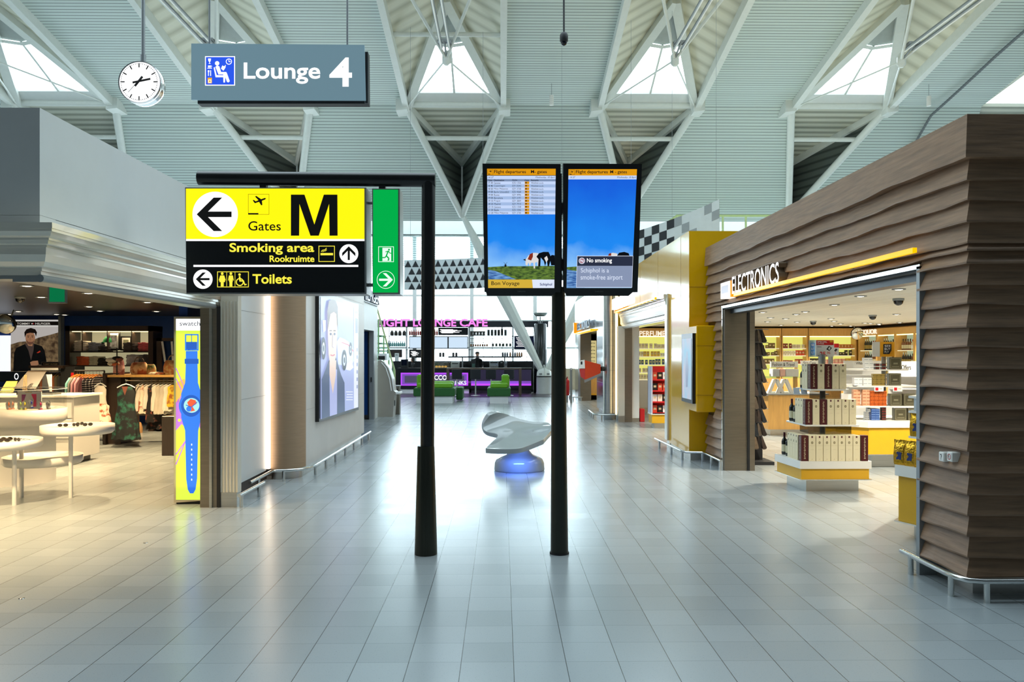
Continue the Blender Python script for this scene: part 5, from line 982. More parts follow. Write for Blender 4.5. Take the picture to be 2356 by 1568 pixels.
# ================================================================ fashion shop
# --- tall watch advert light box
Y = 9.32; fn = PY(Y); t = thing('advert_lightbox', 'tall lit lime advert showing a giant blue wristwatch', 'advert', aty(440, 1157, Y))
m_ = MB(); m_.slab([(400, 728), (482, 728), (482, 1150), (400, 1156)], fn, -.14, .0, M('warm grey case', '#a59f8f', .4)); m_.slab([(391, 998), (401, 998), (401, 1128), (391, 1128)], fn, -.3, -.14, WHC); part(m_, 'case', t)
m_ = MB(); m_.slab([(404, 1152), (480, 1150), (480, 1157), (404, 1159)], fn, -.12, -.02, BLACKM); part(m_, 'foot', t)
LIME = E('lit lime', '#dcff4f', .95); WBL = E('lit watch blue', '#2f74f2', .9); WBD = E('lit watch dark blue', '#1c55c8', .85); VIO = E('lit violet', '#c678e8', .9); PCH = E('lit peach', '#f2b95a', .9)
m_ = MB(); m_.rect(405, 733, 481, 760, fn, .002, LIT_W); m_.rect(405, 760, 481, 1149, fn, .002, LIME)
o = .004; m_.poly([(405, 925), (420, 905), (424, 935), (440, 950), (446, 975), (430, 985), (418, 975), (405, 990)], fn, o, VIO); m_.poly([(405, 880), (425, 870), (432, 905), (420, 925), (405, 925)], fn, o, PCH)
for p_ in ([(405, 846), (427, 896)], [(405, 870), (422, 905)], [(405, 1068), (428, 1012)], [(405, 1045), (426, 1015)], [(455, 960), (480, 1010)]): m_.line(p_, 2.6, fn, o, VIO)
m_.disc(413, 966, 3.5, fn, o+.001, LIME); m_.poly([(452, 955), (481, 965), (481, 990), (460, 985)], fn, o, VIO); part(m_, 'backdrop', t)
m_ = MB(); o = .007; cx = 441.5
m_.frame(cx-15.5, 768, cx+16, 806, 3, fn, o, WBL); m_.rect(cx-1, 768, cx+.5, 790, fn, o, WBD); m_.rect(cx-12.5, 786, cx+12.5, 806, fn, o, WBD); m_.rect(cx-13.5, 807, cx+13.5, 825, fn, o, WBL); m_.rect(cx-16, 825, cx+16, 836.5, fn, o+.001, WBD)
m_.poly([(cx-13.5, 836), (cx+13.5, 836), (cx+14.5, 880), (cx+22, 905), (cx+22, 960), (cx+15, 990), (cx+12.5, 1100), (cx+9, 1125), (cx+4, 1134), (cx-4, 1134), (cx-9, 1125), (cx-12.5, 1100), (cx-15, 990), (cx-24, 960), (cx-24, 905), (cx-15, 880)], fn, o, WBL)
m_.disc(cx-1, 933, 28.5, fn, o+.001, WBL, 31); m_.disc(cx-1, 933, 23, fn, o+.002, WBD, 25); m_.disc(cx, 932, 18, fn, o+.003, E('lit dial', '#9fd8ee', .9), 17); m_.poly([(cx-10, 925), (cx-2, 917), (cx+9, 920), (cx+12, 928), (cx+2, 934), (cx+8, 944), (cx-2, 946)], fn, o+.004, E('lit coral', '#e4573f', .9)); m_.disc(cx-6, 940, 6, fn, o+.005, WBL)
m_.line([(cx-13, 931), (cx, 936), (cx+13, 924)], 1.6, fn, o+.006, WBD)
for k in range(8): m_.rect(cx-1, 1020+k*11.5, cx+1.2, 1024+k*11.5, fn, o+.001, LIT_W)
part(m_, 'watch_picture', t); m_ = MB(); m_.text('swatch', 414, 738.5, 461, 749, fn, o, E('lit grey text', '#4d5560', .8)); RD = E('lit red', '#d4262e', .9); [m_.rect(463+5*i, 740+5*j, 466.5+5*i, 743.5+5*j, fn, o, RD) for i in (0, 1) for j in (0, 1)]; part(m_, 'lettering', t)
lamp('AREA', 'advert_glow', (aty(441, 930, Y).x, Y-.03, 1.1), 4, (.85, 1, .35), .36, (math.radians(90), 0, 0), parent=t, size_y=1.8)
# --- white tiered table
WTBL = M('white table lacquer', '#f8f5f0', .3, var=.01)
t = thing('tiered_table', 'white display table of three round tops at different heights', 'table', (-5.5, 9.5, 0))
for x, y, r, z0, z1 in ((-5.84, 9.35, .42, .655, .76), (-5.22, 9.85, .41, .775, .885), (-5.72, 9.98, .445, .385, .49)):
    m_ = MB(); m_.lathe([(.01, z0), (r-.03, z0), (r, z0+.03), (r, z1), (r-.012, z1), (r-.015, z1-.02), (.01, z1-.02)], WTBL, (x, y, 0), 48); part(m_, 'top', t)
for x, y, z in ((-5.65, 9.28, .66), (-5.88, 9.8, .66), (-5.26, 9.76, .78)): m_ = MB(); m_.cyl((x, y, 0), (x, y, z), .024, WTBL, n=16); part(m_, 'leg', t)
FRM = M('tortoise frame', '#3a2f28', .3); 
gl = thing('sunglasses', '', 'glasses'); m_ = MB()
for s in (-1, 1): m_.tube([(s*.034+.028*math.cos(a), 0, .022+.02*math.sin(a)) for a in [k*math.pi/6 for k in range(13)]], .003, FRM, 6); m_.tube([(s*.062, 0, .03), (s*.064, .06, .028), (s*.06, .12, .01)], .0025, FRM, 6)
m_.tube([(-.008, 0, .028), (.008, 0, .028)], .003, FRM, 6); part(m_, 'frame', gl)
m_ = MB(); [m_.disc(s*.034, .022, .026, FY(0), 0, M('dark lens', '#1a1613', .05), .018, 20) for s in (-1, 1)]; part(m_, 'lens', gl)
for i, (x, y, rz) in enumerate(((-5.72, 9.2, .4), (-5.62, 9.28, -.5), (-5.78, 9.35, .2))): put(gl, (x, y, .743), 'pair of dark sunglasses lying on the lower near top of the white table', 'sunglasses on the near table top', rz)
for i, (x, y, rz) in enumerate(((-5.35, 9.75, .3), (-5.22, 9.8, -.4), (-5.1, 9.85, .8), (-5.25, 9.95, 1.2))): put(gl, (x, y, .868), 'pair of sunglasses lying on the highest round top of the white table', 'sunglasses on the highest table top', rz, (.9, .9, .9))
# --- round watch counter with clear drum
cx, cy = (42-1154)*11.0/F, 11.0; R_ = .64
t = thing('display_case', 'round white watch counter with a clear acrylic drum on top', 'display case', (cx, cy, 0))
m_ = MB(); m_.lathe([(R_-.14, 0), (R_-.14, .78), (R_-.06, .80), (R_, .84), (R_, 1.0), (R_-.02, 1.005), (.01, 1.005)], WTBL, (cx, cy, 0), 56); part(m_, 'base', t)
m_ = MB(); m_.rings([[(cx+R_*.985*math.cos(2*math.pi*i/56), cy+R_*.985*math.sin(2*math.pi*i/56), z) for i in range(56)] for z in (1.0, 1.27)], GLASS('clear acrylic', (.97, .97, .95), .05), True, True); part(m_, 'drum', t)
m_ = MB(); m_.rings([[(cx+r*math.cos(2*math.pi*i/56), cy+r*math.sin(2*math.pi*i/56), z) for i in range(56)] for r, z in ((R_*.98, 1.268), (R_, 1.268), (R_, 1.276), (R_*.98, 1.276))], WHC, True, False); part(m_, 'drum_rim', t)
wt = thing('watch', '', 'watch'); m_ = MB(); m_.lathe([(.018, .0), (.02, .004), (.02, .01), (.01, .012)], PC[4], (0, 0, 0), 20, T=Matrix.Translation((0, -.012, .055)) @ Matrix.Rotation(math.radians(75), 4, 'X')); o = part(m_, 'case', wt)
m_ = MB(); m_.rings([[(x_*w2, -.01+math.sin(a)*.022, .045+math.cos(a)*.045) for x_, w2 in ((-.012, 1), (.012, 1))] for a in [k*math.pi/5 for k in range(10)]], PC[4], True, False, closed=False); part(m_, 'strap', wt)
m_ = MB(); m_.cyl((0, 0, 0), (0, 0, .012), .02, WHC, n=16); part(m_, 'stand', wt)
for i, (px, c, nm) in enumerate(((20, '#f08a50', 'orange watch in front of its pale orange twin'), (29, '#f4a488', 'pale orange watch behind the orange one'), (47, '#b9d77c', 'pale green watch beside the yellow one'), (57, '#f2d81c', 'bright yellow watch'), (72, '#2b3a9a', 'deep blue watch on a taller stand'), (93, '#e23a78', 'bright pink watch'), (112, '#8f8f8c', 'grey watch at the end of the row'))):
    Y = 10.78+(.1 if i in (1, 6) else 0); p = aty(px, 944, Y); o = put(wt, (p.x, p.y, 1.005+(.02 if i == 4 else 0)), nm+' standing under the clear acrylic drum', None, 0, (1.25, 1.25, 1.35))
    mt = M('watch '+nm, c, .3)
    for ch in o.children[:2] if i else wt.children[:2]: ch.data = ch.data.copy(); ch.data.materials[0] = mt
fn = PY(10.9); 
def ex(m_): m_.poly([(50, 907), (60, 907), (56, 920), (58, 933), (50, 933)], fn, .002, M('purple print', '#8a3a7a', .5)); m_.poly([(72, 906), (84, 906), (84, 935), (76, 935), (78, 920)], fn, .002, M('pink print', '#d83a68', .5)); m_.rect(58, 901, 74, 903, fn, .002, FAINT)
board('show_card', 'white show card with pink and purple shapes inside the clear drum', 'card', (40, 900), (95, 940), fn, .015, WPAP, aty(68, 943, 10.9), ex)
# --- white sales counter with till
x0, x1 = (-60-1154)*12.6/F, (177-1154)*12.6/F
t = thing('sales_counter', 'white sales counter with drawer lines behind the watch drum', 'counter', ((x0+x1)/2, 12.9, 0))
m_ = MB(); m_.box((x0, 12.6, .1), (x1, 13.4, 1.07), WTBL); part(m_, 'body', t); m_ = MB(); m_.box((x0, 12.55, 1.07), (x1+.03, 13.45, 1.10), WTBL); part(m_, 'top', t); m_ = MB(); m_.box((x0, 12.7, 0), (x1-.1, 13.3, .1), DKBROWN); part(m_, 'plinth', t)
for z in (.42, .74): m_ = MB(); m_.box((x1-1.3, 12.58, z), (x1-.02, 12.61, z+.3), WTBL, bev=.006); part(m_, 'drawer', t)
t = thing('till', 'black till with a tilted screen on the white sales counter', 'till', aty(68, 905, 12.8))
p = aty(68, 903, 12.8); m_ = MB(); m_.box((p.x-.15, 12.7, 1.10), (p.x+.15, 12.95, 1.14), BLACKM); m_.cyl((p.x, 12.8, 1.14), (p.x, 12.85, 1.3), .03, BLACKM); part(m_, 'base', t)
m_ = MB(); m_.prism([(p.x-.2, 12.7, 1.2), (p.x+.16, 12.7, 1.2), (p.x+.2, 12.9, 1.46), (p.x-.1, 12.9, 1.46)], (0, .03, .02), M('dark screen back', '#3b332b', .4)); part(m_, 'screen', t)
m_ = MB(); p = aty(96, 905, 12.75); m_.box((p.x-.2, 12.7, 1.10), (p.x+.2, 12.95, 1.13), GREY); [m_.box((p.x-.18+.03*i, 12.72+.05*j, 1.13), (p.x-.155+.03*i, 12.76+.05*j, 1.145), NAVYP) for i in range(12) for j in range(4)]; solo(m_, 'keyboard', 'dark keyboard on the white sales counter by the till', 'keyboard')
m_ = MB(); p = aty(108, 905, 13.0); m_.box((p.x-.02, 12.9, 1.10), (p.x+.12, 12.93, 1.42), WPAP); solo(m_, 'leaflet_holder', 'white upright leaflet holder beside the till', 'holder')
for i in range(3): m_ = MB(); p = aty(52+5*i, 905, 12.66); m_.cyl((p.x, 12.66, 1.10), (p.x+.02-.02*i, 12.68, 1.42), .005, M('pale wood stick', '#c9a469', .5)); solo(m_, 'wooden_stick', 'thin pale wooden stick standing up in front of the till', 'stick', group='sticks by the till')
m_ = MB(); p = aty(22, 880, 13.3); m_.prism([(p.x-.1, 13.2, 1.12), (p.x+.12, 13.2, 1.12), (p.x+.16, 13.25, 1.3), (p.x-.02, 13.25, 1.3)], (0, .01, 0), M('yellow card', '#d8cf6a', .5)); solo(m_, 'paper_card', 'small yellow card leaning beside the till', 'card')
fn = PY(14.6)
def ex(m_): m_.text('O', 33, 858, 43, 873, fn, .004, LIT_W, .01)
board('dark_fascia', 'dark low sign board with a white letter O behind the till', 'sign', (-60, 854), (62, 878), fn, .1, M('ink blue board', '#0e1a2b', .3), aty(0, 878, 14.6), ex)
# --- back wall opening to daylight, portrait poster, convex mirror
b = MB(); b.box((-13.7, 19.9, .0), (-13.6, 20.0, 2.69), WHITE); p = aty(25, 800, 19.95)
x0 = aty(24, 800, 19.95).x; m_ = MB(); m_.box((-13.6, 19.93, 1.28), (x0, 19.98, 2.2), E('daylit shop window', '#f4f8ff', 1.05)); w_ = struct(m_, 'window_30'); m_ = MB(); m_.beam((-13.2, 19.9, 1.35), (x0-.28, 19.9, 1.75), .05, .05, GREY); m_.beam((-13.2, 19.9, 1.9), (x0-.28, 19.9, 1.75), .04, .04, GREY); struct(m_, 'window_30_strut', w_)
fn = PY(19.9); t = thing('poster', 'large poster of a dark-haired man in a navy jacket before brown hills', 'poster', aty(86, 855, 19.9))
m_ = MB(); m_.rslab(25, 735, 139, 856, fn, -.05, 0, M('poster panel', '#b9b3ad', .5)); m_.rslab(139, 727, 145, 856, fn, -.06, .1, GREY); part(m_, 'panel', t)
HILL = NOISE_E('poster hills', '#4a3526', '#a88b63', 9, s=.45); SKYP = E('poster sky', '#c2bcb8', .75)
m_ = MB(); o = .004; m_.rect(25, 735, 139, 856, fn, o, SKYP); m_.poly([(25, 792), (45, 786), (70, 784), (90, 776), (115, 770), (139, 763), (139, 856), (25, 856)], fn, o+.004, HILL); part(m_, 'landscape', t)
m_ = MB(); o = .012; NVY = M('poster navy', '#1b2433', .6); SKN = E('poster skin', '#c08a66', .5); HRD = E('poster hair', '#1c1411', .5)
m_.poly([(31, 856), (33, 812), (38, 800), (58, 791), (64, 800), (72, 804), (78, 790), (97, 796), (103, 806), (110, 843), (96, 846), (94, 838), (78, 840), (70, 856)], fn, o, NVY)
m_.poly([(58, 791), (66, 805), (72, 829), (78, 806), (79, 790), (72, 786)], fn, o+.002, E('poster shirt', '#5b4a44', .5)); m_.poly([(60, 783), (66, 795), (75, 796), (78, 783)], fn, o+.003, SKN)
m_.disc(70.5, 777, 11, fn, o+.004, SKN, 15.5); m_.poly([(58, 776), (57, 764), (62, 757), (72, 754), (82, 757), (86, 764), (84, 774), (81, 766), (70, 765), (62, 767)], fn, o+.006, HRD)
m_.disc(66, 775, 1.6, fn, o+.007, HRD, .9, 10); m_.disc(75.5, 775, 1.6, fn, o+.007, HRD, .9, 10); m_.rect(63.5, 771.5, 68.5, 772.6, fn, o+.007, HRD); m_.rect(73, 771.5, 78, 772.6, fn, o+.007, HRD); m_.line([(71, 775), (70, 781), (72.5, 782)], .8, fn, o+.007, E('poster shadow skin', '#8a5a40', .5)); m_.line([(67, 787), (71, 788.2), (75, 787)], 1.2, fn, o+.007, E('poster lips', '#8d4f45', .5)); m_.poly([(61, 781), (64, 790), (70, 793), (77, 790), (80, 781), (76, 786), (66, 786)], fn, o+.005, E('poster beard', '#7a5644', .5))
m_.poly([(85, 811), (93, 806), (94, 809), (88, 812)], fn, o+.003, E('poster red', '#c8402a', .6)); m_.poly([(70, 833), (76, 830), (88, 829), (90, 838), (80, 843), (72, 840)], fn, o+.004, SKN); part(m_, 'figure', t)
m_ = MB(); o = .004; m_.rect(32, 736, 139, 751.5, fn, o+.006, E('poster header white', '#f2efe9', .6)); m_.rect(32, 739, 139, 748, fn, o+.008, E('poster header black', '#17120f', .5)); m_.text('TOMMY', 40, 741.8, 70, 746.6, fn, o+.010, E('poster header text', '#e8e2d8', .6), .006); m_.text('HILFIGER', 82, 741.8, 116.5, 746.6, fn, o+.010, MATS['poster header text'], .006); m_.rect(73, 743, 76, 745.5, fn, o+.01, MATS['poster header text']); m_.rect(76, 743, 79, 745.5, fn, o+.01, E('poster header red', '#a8242a', .6)); part(m_, 'header', t)
mirror(aty(13, 745, 12), .145, 'round convex security mirror hanging at the edge of the dark ceiling')
fn = PY(17.85)
def ex(m_): m_.frame(95, 832, 136, 844, 1, fn, .002, GREY); m_.text('TOMMY HILFIGER', 99, 835.5, 133, 839, fn, .003, FAINT, .004)
board('name_plate', 'small dark name plate below the large portrait poster', 'sign', (95, 832), (136, 844), fn, .02, NAVYP, aty(115, 844, 18.6), ex)
fn = PY(16.0)
t = thing('green_exit_light', 'square green exit light hanging under the ceiling edge of the fashion shop', 'sign', aty(131, 697, 8.4)); fn = PY(8.4)
m_ = MB(); m_.rslab(110, 655, 151.5, 697, fn, -.03, 0, GREY); part(m_, 'case', t); m_ = MB(); m_.rect(114, 658, 149, 694, fn, .003, E('deep lit green', '#067a48', .8)); part(m_, 'panel', t)
m_ = MB(); [m_.cyl(fn(px, 655, -.015), fn(px, 655, -.015)+Vector((0, 0, .22)), .004, GREY, n=6) for px in (116, 147)]; part(m_, 'wire', t)
# --- dark bookcase with folded clothes
Yb = 18.0; fn = PY(Yb); X_ = lambda px: aty(px, 800, Yb).x; Z_ = lambda py: aty(250, py, Yb).z
t = thing('bookcase', 'dark walnut bookcase with a lit back holding folded clothes', 'bookcase', (X_(250), Yb+.2, 0))
m_ = MB(); m_.box((X_(150), Yb, 0), (X_(160), Yb+.5, Z_(749)), DKBROWN); m_.box((X_(341), Yb, 0), (X_(352), Yb+.5, Z_(749)), DKBROWN); m_.box((X_(150), Yb, Z_(761)), (X_(352), Yb+.5, Z_(749)), DKBROWN); part(m_, 'frame', t)
m_ = MB(); m_.box((X_(160), Yb+.48, Z_(870)), (X_(341), Yb+.5, Z_(761)), E('lit cream back', '#e5d9a8', .45)); part(m_, 'back_panel', t, 'softly lit cream back')
for px in (186, 244, 300): m_ = MB(); m_.box((X_(px)-.008, Yb+.05, Z_(807)), (X_(px)+.008, Yb+.48, Z_(761)), DKBROWN); part(m_, 'divider', t)
for py in (808, 840, 872): m_ = MB(); m_.box((X_(160), Yb+.02, Z_(py+2.5)), (X_(341), Yb+.48, Z_(py)), DKBROWN); part(m_, 'shelf', t)
m_ = MB(); m_.box((X_(162), Yb+.06, Z_(763)), (X_(340), Yb+.1, Z_(761.5)), E('warm strip', '#ffeeb0', 2.5)); part(m_, 'strip_light', t); lamp('AREA', 'bookcase_glow', (X_(250), Yb+.15, Z_(764)), 8, WARM, 1.7, (0, 0, 0), parent=t, size_y=.05)
fold = thing('folded_shirt', '', 'shirt'); m_ = MB(); m_.rings([[(sx*.15*k*math.copysign(abs(math.cos(a))**.4, math.cos(a)), .13*k*math.copysign(abs(math.sin(a))**.4, math.sin(a)), z) for a in [2*math.pi*i/20 for i in range(20)] for sx in (1,)] for k, z in ((.93, 0), (1, .008), (1, .03), (.92, .038))], PC[0], True); part(m_, 'body', fold)
m_ = MB(); m_.tube([(-.05, -.1, .036), (-.03, -.13, .042), (.03, -.13, .042), (.05, -.1, .036)], .008, PC[0], 6); part(m_, 'collar', fold)
ST = (('white', '#d9cfc6', 179, 808, 6), ('grey blue', '#7f8396', 212, 808, 5), ('charcoal', '#3d3a40', 232, 808, 3), ('dark patterned', '#4a444a', 293, 808, 5), ('coral pink', '#d1616c', 327, 808, 5), ('orange coral', '#e2714a', 185, 840, 5), ('pale checked', '#c9c4b0', 214, 840, 5), ('black', '#1d1a1c', 228, 840, 4), ('light grey', '#a8a4ae', 300, 840, 6), ('dark grey striped', '#4d4a50', 330, 840, 6))
for nm, c, px, py, n in ST:
    mt = M('cloth '+nm, c, .8, var=.15, scale=25); me = None
    for k in range(n):
        o = put(fold, (X_(px)+.012*(k % 2)-.006, Yb+.2, Z_(py)+k*.04), nm+' folded shirt in the stack on the %s shelf of the walnut bookcase' % ('upper' if py == 808 else 'lower'), nm+' folded shirts')
        if me is None: me = [ch.data.copy() for ch in o.children]; [x.materials.__setitem__(0, mt) for x in me]
        for ch, x in zip(o.children, me): ch.data = x
def frame(px0, py0, px1, py1, Y, lab, mats):
    fn = PY(Y); t = thing('picture_frame', lab, 'picture', aty((px0+px1)/2, py1, Y)); m_ = MB(); m_.rslab(px0, py0, px1, py1, fn, -.03, 0, BLACKM); part(m_, 'frame', t); m_ = MB(); m_.rect(px0+3.5, py0+3.5, px1-3.5, py1-3.5, fn, .002, WPAP); m_.rect(px0+7, py0+8, px1-7, py1-8, fn, .004, mats); part(m_, 'print', t)
frame(246, 763, 276, 805, Yb+.16, 'large black picture frame with a pale mount standing on the bookcase', NOISE_E('old print', '#6a5a44', '#c9b795', 14, s=.5)); frame(277, 773, 303, 806, Yb+.3, 'smaller black picture frame leaning behind the large one', M('grey green print', '#8d927a', .5))
t = thing('cap', 'green baseball cap on a stand between the clothes and the picture frame', 'cap', (X_(236), Yb+.2, Z_(795))); GRC = M('green cloth', '#1f8a52', .8, var=.1, scale=30)
m_ = MB(); c_ = Vector((X_(236)+.03, Yb+.2, Z_(787))); m_.lathe([(.11, 0), (.108, .05), (.085, .1), (.045, .13), (.005, .14)], GRC, c_, 20); part(m_, 'crown', t); m_ = MB(); m_.prism([c_+Vector((-.09+.0, -.07, .005)), c_+Vector((-.20, -.05, -.03)), c_+Vector((-.22, .0, -.04)), c_+Vector((-.20, .05, -.03)), c_+Vector((-.09, .07, .005))], (0, 0, .012), GRC); part(m_, 'peak', t); m_ = MB(); m_.cyl((c_.x, c_.y, Z_(808)), (c_.x, c_.y, c_.z+.1), .012, BLACKM); part(m_, 'stand', t)
# second dark cabinet with glass
t = thing('wall_cabinet', 'dark walnut cabinet with blue glass behind the watch advert', 'cabinet', (X_(385), Yb+.2, 0)); m_ = MB(); m_.box((X_(360), Yb, 0), (X_(372), Yb+.5, Z_(777)), DKBROWN); m_.box((X_(360), Yb, Z_(784)), (X_(420), Yb+.5, Z_(777)), DKBROWN); m_.box((X_(360), Yb, 0), (X_(420), Yb+.5, Z_(900)), DKBROWN); part(m_, 'frame', t); m_ = MB(); m_.box((X_(372), Yb+.05, Z_(900)), (X_(420), Yb+.06, Z_(784)), M('blue glass', '#0c2350', .08)); part(m_, 'glass', t)
m_ = MB(); m_.beam((X_(374), Yb-.02, Z_(785)), (X_(381), Yb-.02, Z_(832)), .04, .02, WHC); m_.beam((X_(396), Yb-.02, Z_(785)), (X_(399), Yb-.02, Z_(832)), .04, .02, WHC); part(m_, 'strips', t)
# --- garments
def garment(nm, label, cat, x, y, ztop, h, w0, w1, d, mat, rz=0.0, hanger=True, pleat=6, group=None, sleeve=None, hmat=None, neck=None):
    t = thing(nm, label, cat, (x, y, ztop-h), group); T = Matrix.Translation((x, y, 0)) @ Matrix.Rotation(rz, 4, 'Z')
    rs = []; n = 36
    for i in range(11):
        f = i/10; z = ztop-h*f; wd = w0*(.55+.45*min(1, f/.12)) if f < .12 else w0*(1-.12*math.sin(math.pi*min(1, (f-.12)/.4)))+(w1-w0)*max(0, (f-.4)/.6)**1.2
        r = []
        for k in range(n):
            a = 2*math.pi*k/n; pl_ = 1+(.10*f*f)*math.sin(pleat*a+f*2)
            r.append((wd/2*math.cos(a)*pl_, d/2*(.5+.5*f+.2)*math.sin(a)*pl_, z+(.012*math.sin(pleat*a) if i == 10 else 0)))
        rs.append(r)
    m_ = MB(); m_.rings(rs, mat, True, T=T); part(m_, 'body', t)
    if sleeve:
        for s in (-1, 1): m_ = MB(); m_.tube([(s*w0*.38, 0, ztop-.03), (s*(w0*.5+.03), 0, ztop-.14), (s*(w0*.52+.03), .01, ztop-sleeve)], .045, mat, 10, T=T); part(m_, 'sleeve', t)
    if neck: m_ = MB(); m_.poly([(-.06, ztop+.005), (.06, ztop+.005), (0, ztop-.16)], lambda a, b, o=0: T @ Vector((a, -d/2*.72-o, b)), .004, neck); part(m_, 'neckline', t)
    if hanger:
        m_ = MB(); m_.tube([(-w0*.46, 0, ztop-.02), (-w0*.2, 0, ztop+.03), (0, 0, ztop+.05), (w0*.2, 0, ztop+.03), (w0*.46, 0, ztop-.02)], .011, hmat or WHC, 8, T=T); m_.tube([(0, 0, ztop+.05), (0, 0, ztop+.11), (.02, 0, ztop+.13), (.03, 0, ztop+.11)], .004, GREY, 6, T=T); part(m_, 'hanger', t)
    return t
def CLOTH(nm, c0_, c1_, sc_, lo=.42, hi=.58):
    m = bpy.data.materials.new(nm); m.use_nodes = True; nt = m.node_tree; b_ = nt.nodes['Principled BSDF']; b_.inputs['Roughness'].default_value = .8
    tc = nt.nodes.new('ShaderNodeTexCoord'); nz = nt.nodes.new('ShaderNodeTexNoise'); nz.inputs['Scale'].default_value = sc_; nz.inputs['Detail'].default_value = 3; cr = nt.nodes.new('ShaderNodeValToRGB')
    cr.color_ramp.elements[0].color = lin(c0_); cr.color_ramp.elements[1].color = lin(c1_); cr.color_ramp.elements[0].position = lo; cr.color_ramp.elements[1].position = hi
    nt.links.new(tc.outputs['Object'], nz.inputs[0]); nt.links.new(nz.outputs[0], cr.inputs[0]); nt.links.new(cr.outputs[0], b_.inputs['Base Color']); return m
DFLO = CLOTH('dark floral silk', '#0b0f12', '#1f5a4a', 9, .5, .68); FLOR = CLOTH('floral cotton', '#f0e2cc', '#a8502c', 12, .48, .6); BFLO = CLOTH('black floral', '#14100f', '#8a4a3a', 11, .55, .7); WCLO = M('white cotton', '#ece2d4', .8, var=.06, scale=12); PNK = M('pink cotton', '#dc98a4', .8, var=.08, scale=10); TEAL = M('teal cotton', '#7cc0bc', .8, var=.1)
NST = STRIPE('navy striped jersey', '#23202c', '#cfc6c4', .045, .3, 2, .8); ORH = M('orange hanger', '#d8822c', .4)
# dark gondola with a light wood shelf
Yg = 15.4; X_ = lambda px, Y=Yg: aty(px, 850, Y).x; Z_ = lambda py, Y=Yg: aty(300, py, Y).z
t = thing('clothes_gondola', 'dark clothes gondola with a light wood shelf and hanging rail', 'clothes rack', (X_(320), Yg+.2, 0))
m_ = MB(); m_.box((X_(236), Yg, 0), (X_(243), Yg+1.0, Z_(858)), DKBROWN); m_.box((X_(243), Yg+.1, 0), (X_(272), Yg+.9, Z_(868)), DKBROWN); part(m_, 'end_panel', t)
m_ = MB(); m_.box((X_(250), Yg-.05, Z_(867)), (X_(440), Yg+.9, Z_(862)), OAK); part(m_, 'shelf', t); m_ = MB(); m_.box((X_(270), Yg+.5, Z_(960)), (X_(440), Yg+.52, Z_(868)), M('taupe panel', '#8c8070', .6)); part(m_, 'back_panel', t)
m_ = MB(); m_.cyl((X_(272), Yg+.25, Z_(876)), (X_(440), Yg+.25, Z_(876)), .014, CHROME, n=10); part(m_, 'rail', t); xd = aty(292, 889, 14.9).x; zd = aty(290, 889, 14.9).z+.11; m_ = MB(); m_.tube([(xd, Yg, zd+.0), (xd, 14.86, zd), (xd, 14.85, zd+.03)], .008, CHROME, 8); part(m_, 'front_arm', t)
m_ = MB(); m_.box((X_(244), Yg-.03, Z_(858)), (X_(275), Yg-.0, Z_(860)), BLACKM); m_.cyl((X_(268), Yg+.02, Z_(862)), (X_(268), Yg+.02, Z_(800)), .012, BLACKM); part(m_, 'sign_post', t)
z0 = Z_(886)
garment('dress', 'sleeveless dark green floral dress hanging at the front of the dark gondola', 'dress', xd-.015, 14.9, zd-.11, .98, .36, .52, .13, DFLO, 0, True, 9, neck=M('rust lining', '#6a3a2c', .7))
for i in range(9):
    px = 318+9.3*i; nm, mt, h, w1 = (('white cotton top', WCLO, .50, .34), ('floral blouse', FLOR, .55, .36), ('white cotton top', WCLO, .46, .36), ('black floral dress', BFLO, .72, .40), ('white cotton top', WCLO, .50, .34), ('pale pleated skirt', M('pale pleats', '#c9bfae', .8), .56, .40), ('pale pleated skirt', MATS['pale pleats'], .56, .42), ('white cotton top', WCLO, .5, .36), ('yellow floral blouse', CLOTH('yellow floral', '#e8c832', '#a05a2a', 10), .42, .34))[i]
    garment('top' if 'top' in nm or 'blouse' in nm else 'skirt' if 'skirt' in nm else 'dress', nm+' on the chrome rail of the dark gondola', 'clothing', X_(px), Yg+.22, z0, h, .34, w1, .11, mt, .95, True, 7, nm+'s on the chrome rail')
garment('dress', 'long black floral dress low on the rail behind the white tops', 'dress', X_(352), Yg+.35, z0-.15, .72, .36, .5, .14, BFLO, .4, False, 8)
def bag_(nm, label, x, y, z, w_, h, mat, hnd=True):
    t = thing(nm, label, 'bag', (x, y, z)); m_ = MB(); m_.rings([[(w_/2*k*math.copysign(abs(math.cos(a))**.6, math.cos(a))*1.0+x, .08*k2*math.sin(a)+y, z+zz) for a in [2*math.pi*i/24 for i in range(24)]] for k, k2, zz in ((.9, .8, 0), (1.02, 1.1, h*.2), (1, 1, h*.6), (.85, .6, h*.92), (.7, .3, h))], mat, True); part(m_, 'body', t)
    if hnd: m_ = MB(); m_.tube([(x+w_*.28*math.cos(a), y, z+h*.9+.13*math.sin(a)) for a in [math.pi*k/10 for k in range(11)]], .009, DKBROWN, 6); part(m_, 'handle', t)
zs_ = Z_(862)
bag_('handbag', 'floral handbag with a dark loop handle on the light wood shelf', X_(304), Yg+.3, zs_, .34, .24, CLOTH('floral leather', '#d8b58a', '#9a4a2a', 9)); bag_('handbag', 'green and brown patterned bag leaning beside the floral handbag', X_(325), Yg+.35, zs_, .26, .2, CLOTH('olive patterned', '#5d6a42', '#b98a5a', 9), False)
bag_('straw_basket', 'pale round straw basket at the end of the light wood shelf', X_(383), Yg+.3, zs_, .36, .28, CLOTH('straw', '#d9b97c', '#c27a4a', 14)); bag_('scarf', 'patterned scarf laid flat on the light wood shelf', X_(350), Yg+.2, zs_, .30, .05, FLOR, False)
bag_('scarf', 'pink patterned scarf draped at the near end of the gondola', X_(262), Yg+.2, zs_-.02, .2, .34, CLOTH('pink patterned', '#e3b9b4', '#b06a72', 10), False)
